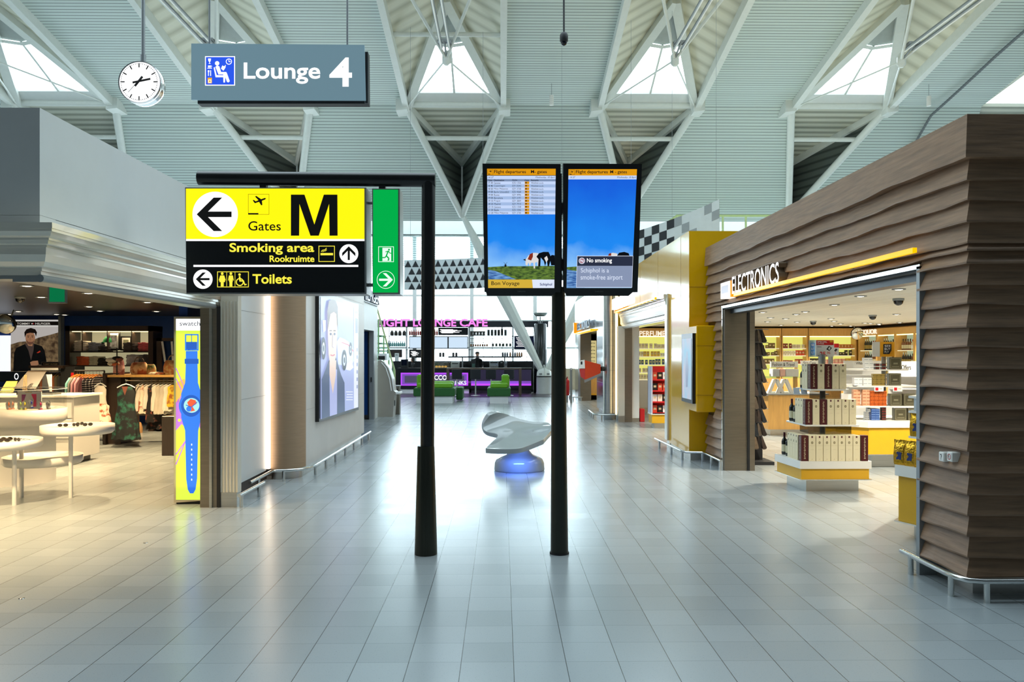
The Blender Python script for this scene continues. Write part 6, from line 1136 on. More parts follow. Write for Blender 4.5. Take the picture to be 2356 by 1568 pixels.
for i, (px, py, mt) in enumerate(((257, 828, WCLO), (261, 836, FLOR), (270, 825, BFLO))): m_ = MB(); p = aty(px, py, Yg+.05); m_.lathe([(.05, -.04), (.085, -.02), (.09, .01), (.06, .04), (.02, .05)], mt, p, 16, 1.3, .7); solo(m_, 'hat', ('white', 'floral', 'black patterned')[i]+' cloth hat on the thin black post of the gondola', 'hat')
# rail with striped dresses under the bookcase, and the low rail of dark trousers
Yr = 16.3; X_ = lambda px: aty(px, 870, Yr).x
t = thing('clothes_rail', 'dark rail of orange hangers in front of the walnut bookcase', 'clothes rack', (X_(205), Yr, 0)); m_ = MB(); zr = aty(200, 852, Yr).z
m_.cyl((X_(172), Yr, zr), (X_(240), Yr, zr), .014, BLACKM, n=10); part(m_, 'rail', t)
for px in (172, 240): m_ = MB(); m_.cyl((X_(px), Yr, 0), (X_(px), Yr, zr), .018, BLACKM, n=10); part(m_, 'upright', t)
for i, (px, nm, mt, h) in enumerate(((178, 'teal cotton top', TEAL, .5), (183, 'grey cotton top', M('grey jersey', '#8a847e', .8), .6), (190, 'pink cotton shirt', PNK, .9), (198, 'pink cotton shirt', PNK, .75), (206, 'navy striped dress', NST, .82), (214, 'navy striped dress', NST, .86), (222, 'navy striped dress', NST, .9), (229, 'navy striped dress', NST, .8))):
    garment('dress' if 'dress' in nm else 'top', nm+' on an orange hanger below the walnut bookcase', 'clothing', X_(px), Yr, zr-.13, h, .36, .44, .11, mt, 1.1, True, 7, nm+'s on orange hangers', None if 'dress' in nm else .4, ORH)
garment('dress', 'white sleeveless dress hanging at the outer side of the dark gondola', 'dress', aty(231, 900, 15.2).x, 15.2, aty(231, 887, 15.2).z, .7, .22, .3, .12, WCLO, .3, True, 6); garment('skirt', 'brown and white floral skirt below the white sleeveless dress', 'skirt', aty(233, 940, 15.1).x, 15.1, aty(233, 928, 15.1).z, .42, .3, .34, .16, FLOR, .3, False, 8)
Yr = 17.6; X_ = lambda px: aty(px, 870, Yr).x; zr = aty(110, 853, Yr).z
t = thing('trouser_rail', 'low dark shelf and rail of trousers under the portrait poster', 'clothes rack', (X_(110), Yr, 0)); m_ = MB(); m_.box((X_(72), Yr-.1, zr+.06), (X_(150), Yr+.4, zr+.12), DKBROWN); m_.box((X_(78), Yr-.11, zr+.02), (X_(140), Yr-.09, zr+.07), WHC); part(m_, 'shelf', t); m_ = MB(); m_.cyl((X_(74), Yr+.1, zr), (X_(148), Yr+.1, zr), .014, CHROME, n=8); part(m_, 'rail', t)
m_ = MB(); m_.box((X_(140), Yr, 0), (X_(173), Yr+.4, zr+.1), BLACKM); part(m_, 'end_panel', t)
for i in range(9): px = 80+6.8*i; garment('trousers', ('dark', 'brown', 'dark', 'rust brown', 'dark', 'olive', 'dark', 'brown', 'rust brown')[i]+' trousers on the rail under the portrait poster', 'trousers', X_(px), Yr+.1, zr-.1, .62, .2, .2, .07, M('trouser %d' % (i % 4), ('#1f2022', '#4a3526', '#7a4426', '#3d3a2c')[i % 4], .8), 1.2, True, 3, 'trousers on the rail', None, M('brass clip', '#b59a5a', .3, .8))
m_ = MB(); p = aty(165, 880, 17.5); m_.box((p.x-.04, 17.53, p.z-.2), (p.x+.05, 17.6, p.z+.22), REDP, bev=.01); solo(m_, 'red_bag', 'red flat pouch hanging on the dark end panel beside the teal top', 'bag')
m_ = MB(); p = fl(388, 1048); m_.box((p.x-.12, p.y, 0), (p.x+.3, p.y+.6, .68), DKBROWN, bev=.006); solo(m_, 'plinth', 'dark walnut plinth on the floor beside the watch advert', 'plinth')
m_ = MB(); p = fl(360, 985); m_.rings([[(p.x+.12*k*math.cos(a), p.y-1.0+.08*k*math.sin(a), z) for a in [2*math.pi*i/16 for i in range(16)]] for k, z in ((1, 0.0), (1.05, .1), (.8, .22), (.5, .24))], M('tan leather', '#b58a5a', .5), True); solo(m_, 'tan_bag', 'small tan leather bag standing under the hanging clothes', 'bag')
# ================================================================ fashion poster on the pale wall
X_ = -2.8; fn = PX(X_, 1); t = thing('wall_poster', 'large lit poster of a man in a dark blazer before a racing car', 'poster', (X_, 13.4, .7))
m_ = MB(); m_.slab([(725, 668), (818, 700), (818, 942), (725, 970)], fn, .0, .06, BLACK); part(m_, 'frame', t)
LB = [E('poster pale blue', '#a9b6e2', .85), E('poster white', '#e6ebff', .88), E('poster slate', '#4d5f80', .8), E('poster light skin', '#e8cdbd', .85), E('poster brown hair', '#6d5f5a', .75), E('poster tee', '#a9b0dc', .9), E('poster tyre', '#2f3a4a', .7), E('poster silver', '#c9d6ee', .95), E('poster red line', '#c86a78', .9), E('poster mid grey', '#8b97b4', .85)]
o = .064; m_ = MB(); m_.poly([(728, 682), (816, 706), (816, 936), (728, 964)], fn, o, LB[0]); m_.poly([(806, 706), (816, 708), (816, 936), (806, 939)], fn, o+.004, LB[1]); m_.poly([(808, 714), (815, 716), (815, 722), (808, 720)], fn, o+.006, LB[9]); m_.poly([(809, 731), (815, 733), (815, 766), (809, 766)], fn, o+.006, LB[9])
for k in range(6): m_.rect(812, 800+k*17, 814.5, 808+k*17, fn, o+.006, LB[9])
for k in range(4): m_.rect(787+2*k % 3, 900+k*6, 803, 902+k*6, fn, o+.006, LB[1])
o2 = o+.008
m_.poly([(765, 785), (772, 775), (784, 780), (798, 790), (803, 800), (805, 830), (795, 850), (786, 850), (778, 840), (768, 838)], fn, o2, LB[7]); m_.line([(776, 787), (792, 793), (804, 808)], 2, fn, o2+.002, LB[8]); m_.poly([(786, 838), (800, 828), (804, 845), (796, 852), (787, 850)], fn, o2+.002, LB[1])
for cx, cy, rx, ry in ((733, 801, 5.5, 26), (782, 828, 6, 24), (797, 803, 3.5, 16)): m_.disc(cx, cy, rx, fn, o2+.003, LB[6], ry, 24); m_.disc(cx, cy, rx*.55, fn, o2+.004, LB[7], ry*.55, 20); m_.disc(cx, cy, rx*.3, fn, o2+.005, LB[6], ry*.3, 16)
m_.poly([(731, 736), (739, 736), (739, 760), (733, 765)], fn, o2, LB[7]); part(m_, 'backdrop', t)
m_ = MB(); o2 = o+.016
m_.poly([(728, 872), (744, 830), (750, 822), (762, 822), (774, 862), (782, 880), (783, 946), (728, 963)], fn, o2, LB[2]); m_.poly([(746, 845), (753, 900), (761, 848), (764, 850), (764, 952), (747, 957)], fn, o2+.002, LB[5]); m_.poly([(746, 832), (746, 862), (754, 905), (761, 862), (762, 828)], fn, o2+.003, LB[3])
m_.poly([(742, 722), (744, 710), (752, 704), (760, 708), (764, 724), (764, 770), (762, 815), (757, 838), (752, 844), (747, 838), (744, 815), (742, 770)], fn, o2+.004, LB[3]); m_.poly([(741, 760), (740.5, 715), (744, 692), (752, 688), (760, 691), (765, 706), (765.5, 760), (763.5, 745), (762, 722), (756, 717), (748, 722), (744, 745)], fn, o2+.006, LB[4])
for cx in (748.5, 757.5): m_.disc(cx, 768, 2.2, fn, o2+.007, LB[2], 3, 12); m_.rect(cx-2.6, 759, cx+2.6, 761.5, fn, o2+.007, LB[4])
m_.line([(753, 768), (752.2, 797), (755, 800)], 1, fn, o2+.007, LB[9]); m_.line([(748, 816), (753, 818), (758, 815)], 2.6, fn, o2+.007, LB[8]); part(m_, 'figure_picture', t)
lamp('AREA', 'poster_glow', (X_+.1, 13.4, 1.7), 2, (.8, .87, 1), 1.8, (0, math.radians(90), 0), parent=t, size_y=3.0).visible_camera = True
t = thing('shop_letters', 'dark raised letters TOMMY HILFIGER on top of the far white wall', 'sign', (-3.38, 19.5, 3.1)); m_ = MB(); m_.text('TOMMY HILFIGER', 16.6, 3.36, 21.6, 3.06, FX(-3.40, 1), .02, M('dark letter', '#262a3c', .3), .012, depth=.07); part(m_, 'letters', t); m_ = MB(); m_.box((-3.45, 16.5, 3.03), (-3.36, 21.7, 3.06), GREY); part(m_, 'rail', t)
# ================================================================ cash machine and bin, far left
p = fl(888, 962); x0 = (866-1154)*21.7/F; y0 = 21.95
t = thing('cash_machine', 'grey cash machine with a slanted front and two pale stripes', 'cash machine', (x0+.2, y0+.3, 0)); MACH = M('machine grey', '#a19c92', .35, .3, var=.03)
prof = [(0, 0), (.42, 0), (.46, .6), (.50, .62), (.50, .68), (.45, .72), (.40, 1.05), (.30, 1.35), (.18, 1.5), (0, 1.56)]
m_ = MB(); m_.prism([(x0+a, y0, z) for a, z in prof], (0, .55, 0), MACH); part(m_, 'body', t)
for o_ in (.0, .07): m_ = MB(); m_.tube([(x0+a-o_, y0-.005, z) for a, z in prof[5:9]], .015, WHC, 6); part(m_, 'stripe', t)
m_ = MB(); m_.box((x0+.42, y0+.05, .62), (x0+.62, y0+.5, .68), WHC, bev=.01); part(m_, 'ledge', t); m_ = MB(); m_.box((x0+.455, y0+.1, .3), (x0+.465, y0+.18, .45), BLACKM); part(m_, 'slot', t); m_ = MB(); m_.box((x0+.02, y0+.02, 1.56), (x0+.25, y0+.5, 1.75), WHC); m_.box((x0+.02, y0-.0, 1.58), (x0+.2, y0+.05, 1.68), BLACKM); part(m_, 'top_unit', t)
m_ = MB(); p = fl(909, 953); m_.box((p.x-.12, p.y, 0), (p.x+.12, p.y+.3, .8), M('bin grey', '#6f6a5f', .4, .3), bev=.015); m_.box((p.x-.13, p.y-.01, .8), (p.x+.13, p.y+.31, .83), GREY); m_.box((p.x-.08, p.y-.006, .66), (p.x+.08, p.y, .74), BLACKM); solo(m_, 'litter_bin', 'grey litter bin standing beside the cash machine', 'bin')
t = thing('glass_stair', 'glass stair balustrade with pale green posts beyond the cash machine', 'stair', (-4.6, 26.0, 0)); GRN = M('pale green frame', '#b9c98f', .35)
a_, c_ = at(862, 705, 26), at(908, 852, 26); g_ = at(905, 900, 26); z_ = 0
m_ = MB(); m_.tube([at(862, 690, 26), at(872, 725, 26), c_, Vector((c_.x, c_.y, .3))], .03, GRN, 8); part(m_, 'handrail', t)
for k in range(4): q_ = a_.lerp(c_, .2+.25*k); m_ = MB(); m_.cyl((q_.x, q_.y, 0), (q_.x, q_.y, q_.z), .025, GRN, n=8); part(m_, 'post', t)
m_ = MB(); m_.prism([(a_.x, 26.02, a_.z), (c_.x, 26.02, c_.z), (c_.x, 26.02, .2), (a_.x, 26.02, .9)], (0, .02, 0), GLASS('green tinted glass', (.8, .95, .86), .06)); part(m_, 'glass', t)
for k in range(9): m_ = MB(); z = .3+.25*k; m_.box((a_.x-.6, 26.1, z), (a_.x+.2+.02*(9-k), 27.2, z+.05), M('stair tread', '#8f9490', .5)); part(m_, 'tread', t)
# ================================================================ V column, uplighter, cafe
CB = (1.82, 34.0); t = thing('v_column', 'white V-shaped roof column on a round grey pedestal at the cafe', 'column', (CB[0], CB[1], 0)); PED = M('pedestal grey', '#b9bcba', .4, var=.03)
m_ = MB(); m_.lathe([(.34, 0), (.345, .06), (.33, .08), (.33, .74)], PED, (CB[0], CB[1], 0), 32); part(m_, 'pedestal', t)
m_ = MB(); m_.lathe([(.335, .0), (.335, .06)], STEEL2, (CB[0], CB[1], 0), 32); m_.lathe([(.35, .74), (.35, .78)], BLACKM, (CB[0], CB[1], 0), 32); part(m_, 'ring', t)
m_ = MB(); m_.lathe([(.32, .78), (.30, .95), (.24, 1.06), (.05, 1.12)], BEAMW, (CB[0], CB[1], 0), 32); m_.box((CB[0]-.02, CB[1]-.33, .8), (CB[0]+.02, CB[1]+.1, 1.25), BEAMW)
for s in (-1, 1): m_.box((CB[0]+s*.16-.06, CB[1]-.3, .84), (CB[0]+s*.16+.06, CB[1]-.26, .9), GREY)
part(m_, 'shoe', t)
for x in (XC[3], XC[4]):
    p0 = Vector((CB[0]+(.12 if x > CB[0] else -.12), 34, 1.0)); p1 = Vector((x, 34, ZA-.05)); d = p1-p0
    def st(k, r): return p0+d*k, r
    m_ = MB(); n = 8; rs = []
    for k, r in ((0, .13), (.25, .24), (.5, .29), (.75, .24), (1, .1)):
        c_ = p0+d*k; dd = d.normalized(); u = Vector((0, 1, 0)); v = dd.cross(u); rs.append([c_+u*r*math.cos(2*math.pi*(i+.5)/n)+v*r*math.sin(2*math.pi*(i+.5)/n) for i in range(n)])
    m_.rings(rs, BEAMW); part(m_, 'arm', t)
    m_ = MB(); m_.cyl(p0+d*.30+Vector((-.0, .3, 0)), (at(1088, 548, 35) if x < CB[0] else Vector((2*CB[0]-at(1088, 548, 35).x, 35, at(1088, 548, 35).z))), .09, BEAMW, n=10); part(m_, 'strut', t)
p = aty(1243, 745, 34.9); t = thing('uplighter', 'thick black round column topped with a dish uplighter behind the V-shaped column', 'light', (p.x, 34.9, 0)); c_ = (p.x, 34.9, 0)
m_ = MB(); m_.lathe([(.30, 0), (.30, 1.9), (.28, 1.92), (.28, 3.02), (.25, 3.04)], M('glossy black', '#0d1118', .12, coat=.3), c_, 28); part(m_, 'shaft', t)
m_ = MB(); [m_.cyl((p.x+s*.05, 34.9, 3.02), (p.x+s*.2, 34.9, 3.42), .012, GREY, n=6) for s in (-1, 1)]; m_.cyl((p.x, 34.9, 3.02), (p.x, 34.9, 3.35), .03, GREY); part(m_, 'bracket', t)
m_ = MB(); m_.lathe([(.15, 3.36), (.26, 3.40), (.34, 3.52), (.33, 3.53), (.24, 3.44), (.02, 3.42)], M('dish grey', '#7d8683', .35, .5), c_, 28); part(m_, 'dish', t)
b = MB(); b.box((-7, 31.6, .0), (3.0, 37.7, .012), M('dark cafe floor', '#3a2f33', .3, var=.15)); struct(b, 'floor_cafe')
YC_ = 34.4; K = YC_/F
XQ = lambda px, Y=YC_: aty(px, 850, Y).x
ZQ = lambda py, Y=YC_: aty(1080, py, Y).z
VIO1 = E('lit violet edge', '#c050ff', 1.0); VIO2 = E('lit violet mid', '#8a55c8', .75); VIO3 = E('lit violet dim', '#5f5a78', .6)
t = thing('bar_counter', 'black bar counter with a violet lit front panel reading PROSECCO', 'counter', (XQ(1000), YC_, 0)); fn = PY(YC_)
m_ = MB(); m_.box((XQ(917), YC_, .2), (XQ(1081), YC_+.7, ZQ(848)), BLACK); part(m_, 'body', t); m_ = MB(); m_.box((XQ(919), YC_+.05, 0), (XQ(1079), YC_+.6, .2), WHC); part(m_, 'plinth', t); m_ = MB(); m_.box((XQ(914), YC_-.04, ZQ(848)), (XQ(1083), YC_+.75, ZQ(846)), M('dark worktop', '#2d2826', .3)); part(m_, 'worktop', t)
m_ = MB(); m_.rect(922, 857, 1077, 886.5, fn, .004, VIO1); m_.rect(925, 860, 1074, 884, fn, .006, VIO2); m_.rect(931, 864, 1068, 880, fn, .008, VIO3); part(m_, 'lit_panel', t)
m_ = MB(); m_.text('PROSECCO', 961, 862.5, 1028, 873.5, fn, .012, LIT_W, .02); m_.text('& DRINKS', 1018, 875.5, 1073, 884.5, fn, .012, LIT_GW, .015); part(m_, 'lettering', t)
t = thing('bar_counter', 'long black bar counter glowing violet along its lower edge', 'counter', (XQ(1150), YC_, 0))
m_ = MB(); m_.box((XQ(1082), YC_, .2), (XQ(1223), YC_+.7, ZQ(848)), BLACK); part(m_, 'body', t); m_ = MB(); m_.box((XQ(1084), YC_+.05, 0), (XQ(1222), YC_+.6, .2), BLACKM); part(m_, 'plinth', t); m_ = MB(); m_.box((XQ(1082), YC_-.04, ZQ(848)), (XQ(1224), YC_+.75, ZQ(846)), MATS['dark worktop']); part(m_, 'worktop', t)
m_ = MB(); m_.rect(1084, 850, 1222, 886.5, fn, .004, E('lit plum', '#3f3a55', .5)); m_.rect(1084, 876, 1222, 886.5, fn, .006, VIO2); m_.rect(1084, 882, 1222, 886.5, fn, .008, VIO1); part(m_, 'lit_panel', t); lamp('AREA', 'bar_glow', (XQ(1080), YC_-.15, .5), 14, (.6, .2, 1), 4.5, (math.radians(30), 0, 0), parent=t, size_y=.1)
# letters on the dark beam
Yl_ = 35.3; fn = PY(Yl_); t = thing('cafe_sign', 'pink illuminated FLIGHT LOUNGE CAFE letters on a black beam', 'sign', aty(1000, 752, Yl_))
m_ = MB(); m_.rslab(838, 738, 1262, 752, fn, -.4, -.02, M('black beam', '#151a24', .4)); part(m_, 'beam', t)
PINK = E('lit pink', '#ff8cf0', 1.0); m_ = MB()
for s_, a0_, a1_ in (('FLIGHT', 858, 944), ('LOUNGE', 951, 1050), ('CAFE', 1058, 1122)): m_.text(s_, a0_, 733, a1_, 751, fn, 0, M('purple letter side', '#8a2f9a', .4), .03, depth=.12); m_.text(s_, a0_, 733, a1_, 751, fn, .122, PINK, .03)
part(m_, 'letters', t)
# back-bar rack
Yb = 36.2; fn = PY(Yb); XB = lambda px: aty(px, 800, Yb).x; ZB = lambda py: aty(1080, py, Yb).z
t = thing('bar_rack', 'tall open back-bar rack with thin dark frames and white uprights', 'shelf', (XB(1050), Yb, 0)); DKF = M('dark rack frame', '#23272e', .4)
for px, wd, mt in ((936, 4, WHC), (1080, 5, WHC), (1180, 4, WHC), (896, 1, DKF), (1112, 1, DKF), (1133, 1, DKF), (1155, 1, DKF), (1212, 1, DKF), (870, 1, DKF)): m_ = MB(); m_.box((XB(px-wd/2), Yb-.1, 0), (XB(px+wd/2), Yb+.1, ZB(745)), mt); part(m_, 'upright', t)
for px0, px1, py in ((870, 936, 772.5), (870, 936, 797.5), (940, 1012, 771.5), (1082, 1215, 772.5), (1082, 1178, 778), (1082, 1178, 787), (1082, 1178, 796), (870, 1230, 803), (1010, 1230, 820)): m_ = MB(); m_.box((XB(px0), Yb-.15, ZB(py+1)), (XB(px1), Yb+.15, ZB(py)), DKF if py != 803 else GREY); part(m_, 'shelf', t)
t = thing('back_counter', 'dark back counter behind the bar with machines on it', 'counter', (XB(1000), Yb, 0)); m_ = MB(); m_.box((XB(905), Yb-.5, 0), (XB(1226), Yb+.2, ZB(830)), BLACKM); part(m_, 'body', t)
for px in (925, 945, 1060, 1150): m_ = MB(); m_.box((XB(px), Yb-.52, .3), (XB(px+14), Yb-.5, ZB(835)), BLACK); part(m_, 'door', t)
def screen_(px0, py0, px1, py1, lab, lit, lines=0):
    fn = PY(Yb-.25); t = thing('menu_screen', lab, 'screen', aty((px0+px1)/2, py1, Yb-.25)); m_ = MB(); m_.rslab(px0, py0, px1, py1, fn, -.06, 0, BLACKM); part(m_, 'frame', t)
    m_ = MB(); m_.rect(px0+1.5, py0+2, px1-1.5, py1-2, fn, .003, lit)
    for k in range(lines): m_.rect(px0+4+(k % 3)*2, py0+4+k*(py1-py0-8)/lines, px0+4+(px1-px0-8)*(.5+.4*((k*7) % 5)/5), py0+5.2+k*(py1-py0-8)/lines, fn, .005, LIT_W if lines > 4 else LIT_GW)
    part(m_, 'picture', t)
MSC = E('lit menu', '#cfe3f6', .95); NVS = E('lit chalkboard', '#18203c', .5); CHK = M('chalkboard', '#181b20', .6)
screen_(941, 773, 986, 802, 'pale menu screen with a violet picture, next to the red bottles', MSC); screen_(986, 773, 1031, 802, 'pale menu screen half hidden by the black sign post', MSC); screen_(1031, 773, 1077, 802, 'pale menu screen with faint text below the letters', MSC, 0)
screen_(1008, 753, 1077, 770.5, 'black menu board with white lines above the pale menu screens', CHK, 6); screen_(941, 803.5, 972, 823, 'small black menu board above the barista', CHK, 6); screen_(1183, 772, 1230, 803, 'dark blue chalk menu board beside the black column', NVS, 7)
screen_(890, 804, 925, 822, 'dark oven window on the back counter beside the stair', M('oven', '#3d302a', .3))
def bt(nm, lab, cat, prof, mat, spots, grp, cap=None, Y=Yb-.05):
    t = thing(nm, lab, cat); m_ = MB(); m_.lathe(prof, mat, n=12); part(m_, 'body', t)
    if cap: m_ = MB(); m_.lathe(cap[0], cap[1], n=10); part(m_, 'cap', t)
    for i, (px, py) in enumerate(spots):
        p = aty(px, py, Y); loc = (p.x, Y, p.z)
        if i == 0: t.location = loc; t['group'] = grp
        else: dup(t, loc, 0, lab, grp)
BP = [(.04, 0), (.045, .02), (.045, .15), (.02, .2), (.017, .26)]
bt('jug', 'brown jug on the top shelf of the back-bar rack beside the stair', 'jug', [(.07, 0), (.085, .03), (.085, .14), (.05, .22), (.02, .25)], M('brown jug', '#4a403c', .4), [(902, 772), (911, 772), (920, 772), (930, 772)], 'brown jugs')
bt('red_bottle', 'red bottle in the row on the top shelf above the menu screens', 'bottle', BP, M('red drink', '#a8322a', .2), [(943+4.8*i, 771) for i in range(14)], 'red bottles', ([(.018, .25), (.018, .28)], WHC))
bt('water_bottle', 'white bottle with a teal label on the second shelf by the stair', 'bottle', BP, M('teal bottle', '#7fb5b0', .3), [(894+4.6*i, 797) for i in range(9)], 'teal bottles', ([(.018, .25), (.018, .28)], WHC))
bt('jar', 'grey storage jar on the top shelf in the middle of the back-bar rack', 'jar', [(.075, 0), (.06, .1), (.075, .2), (.07, .21)], M('grey jar', '#5c5854', .4), [(1085+7*i, 772) for i in range(5)], 'grey jars')
bt('canister', 'tall dark canister on the top shelf to the side of the grey jars', 'canister', [(.062, 0), (.062, .27), (.05, .28)], M('dark canister', '#2a2c28', .4), [(1124, 772), (1132, 772), (1140, 772), (1147.5, 772), (1163, 772)], 'dark canisters')
bt('wine_bottle', 'single tall black bottle among the dark canisters', 'bottle', [(.06, 0), (.06, .28), (.03, .34), (.025, .42)], BOTG, [(1155, 772)], 'lone black bottle')
bt('glass_jar', 'small amber jar in the low row of the back-bar rack', 'jar', [(.04, 0), (.04, .07), (.03, .08)], M('amber jar', '#9a5a1c', .3), [(1084+5.2*i, 796) for i in range(8)], 'amber jars', ([(.035, .08), (.035, .1)], BLACKM))
bt('herb_jar', 'small dark green jar in the low row of the back-bar rack', 'jar', [(.05, 0), (.05, .1), (.04, .11)], M('herb jar', '#3d4a3a', .3), [(1134+8*i, 796) for i in range(6)], 'green jars', ([(.045, .11), (.045, .13)], BLACKM))
bt('spirit_bottle', 'dark spirit bottle standing on the bar shelf near the V-shaped column', 'bottle', BP, M('dark spirit', '#17202c', .15), [(1157, 820), (1162, 820), (1167, 820), (1180, 820), (1185, 820)], 'dark spirit bottles', None, 36.1)
bt('spirit_bottle', 'amber spirit bottle standing on the bar shelf near the V-shaped column', 'bottle', BP, M('amber spirits', '#a8692a', .15), [(1174, 820), (1190, 820), (1195, 820), (1200, 820)], 'amber spirit bottles', ([(.018, .25), (.018, .28)], REDP), 36.1)
bt('grinder', 'dark round coffee tin on the shelf above the pastry case', 'tin', [(.055, 0), (.06, .15), (.03, .19)], M('coffee tin', '#3c3c40', .4), [(1013, 820), (1020, 820), (1043, 820), (1050, 820)], 'coffee tins', None, 36.1)
# overshelf, tall table, stools
t = thing('bar_overshelf', 'dark shelf on thin posts above the long bar counter', 'shelf', (XQ(1125), YC_+.4, 0)); m_ = MB(); m_.box((XQ(1030), YC_+.3, ZQ(822.5)), (XQ(1200), YC_+.6, ZQ(819)), M('dark shelf', '#33373c', .4)); part(m_, 'shelf', t)
for px in (1063, 1161): m_ = MB(); m_.box((XQ(px-1.5), YC_+.4, ZQ(846)), (XQ(px+1.5), YC_+.45, ZQ(822)), GREY); part(m_, 'post', t)
Yt = 33.0; XT = lambda px: aty(px, 850, Yt).x; zt_ = aty(1080, 846, Yt).z; BRW = M('brown table wood', '#5a4a40', .4, var=.2, stretch=(1, 8, 8))
t = thing('high_table', 'long brown high table in front of the bar with square end legs', 'table', (XT(1115), Yt, 0)); m_ = MB(); m_.box((XT(1027), Yt, zt_-.06), (XT(1200), Yt+.6, zt_), BRW); part(m_, 'top', t)
for px in (1027, 1194): m_ = MB(); m_.box((XT(px), Yt, .02), (XT(px+6), Yt+.6, zt_-.06), BRW); part(m_, 'leg', t)
st_ = thing('bar_stool', 'black bar stool with a low back on a grey pedestal leg, at the high table', 'stool', group='stools at the high table')
m_ = MB(); m_.box((-.2, -.18, .70), (.2, .2, .76), BLACKM, bev=.02); part(m_, 'seat', st_); m_ = MB(); m_.box((-.21, -.22, .68), (.21, -.17, 1.08), M('navy black leather', '#10141d', .4), bev=.02); part(m_, 'backrest', st_); m_ = MB(); m_.cyl((0, 0, .02), (0, 0, .7), .03, STEEL2, n=12); part(m_, 'pedestal', st_); m_ = MB(); m_.lathe([(.2, 0), (.2, .015), (.05, .03)], STEEL2, n=20); part(m_, 'foot', st_)
for i, px in enumerate((1053, 1095, 1130, 1171)):
    loc = (XT(px), Yt-.35, .012)
    if i == 0: st_.location = loc
    else: dup(st_, loc, 0, st_['label'], st_['group'])
# worktop clutter
def gad(nm, lab, cat, px0, py0, px1, py1, mt, extra=None, Y=YC_+.3, d=.3):
    a_, c_ = aty(px0, py1, Y), aty(px1, py0, Y); t = thing(nm, lab, cat, ((a_.x+c_.x)/2, Y, a_.z)); m_ = MB(); m_.box((a_.x, Y, max(a_.z, ZQ(846))), (c_.x, Y+d, c_.z), mt, bev=.012); part(m_, 'body', t)
    if extra: m_ = MB(); fn = PY(Y); extra(m_, fn); part(m_, 'detail', t)
gad('till', 'black till on the bar counter beside the barista', 'till', 922, 826, 938, 847, BLACKM, lambda m_, f: m_.rect(924, 828, 936, 840, f, .003, M('till screen', '#0a0c10', .1)))
gad('pastry_case', 'lit glass pastry case on the bar behind the black sign post', 'display case', 966, 833, 1034, 848, GLASS('case glass', (.95, .9, .8), .1), lambda m_, f: [m_.disc(1004+7*k, 843, 3.2, f, -.1, E('lit pastry', '#e0b45a', .7), 2.4, 14) for k in range(4)], d=.5)
gad('espresso_machine', 'silver espresso machine on the long bar counter', 'coffee machine', 1126, 830, 1147, 845, STEEL2, lambda m_, f: (m_.rect(1128, 832, 1145, 835, f, .003, BLACKM), m_.rect(1130, 838, 1143, 841, f, .003, GREY)))
gad('toaster', 'grey steel box appliance on the bar beside the pastry case', 'appliance', 1037, 832, 1057, 846, STEEL, lambda m_, f: m_.rect(1040, 835, 1054, 837, f, .003, BLACKM)); gad('till', 'dark till on the long bar counter in front of the dark-haired man', 'till', 1084, 826, 1094, 846, BLACKM, lambda m_, f: m_.rect(1086, 836, 1093, 844, f, .003, M('till keys', '#3c5a52', .4)))
gad('coffee_grinder', 'small dark grinder next to the espresso machine', 'coffee grinder', 1150, 829, 1158, 846, BLACK, lambda m_, f: m_.rect(1152, 832, 1156, 835, f, .003, CHROME)); gad('juicer', 'small chrome juicer next to the dark grinder', 'appliance', 1161, 832, 1167, 846, CHROME, lambda m_, f: m_.rect(1162, 838, 1166, 840, f, .003, BLACKM))
gad('paper_box', 'white paper box standing on the counter near the oven window', 'box', 908, 812, 917, 830, WHC, lambda m_, f: m_.rect(910, 815, 915, 817, f, .003, GREY), 35.6, .2)
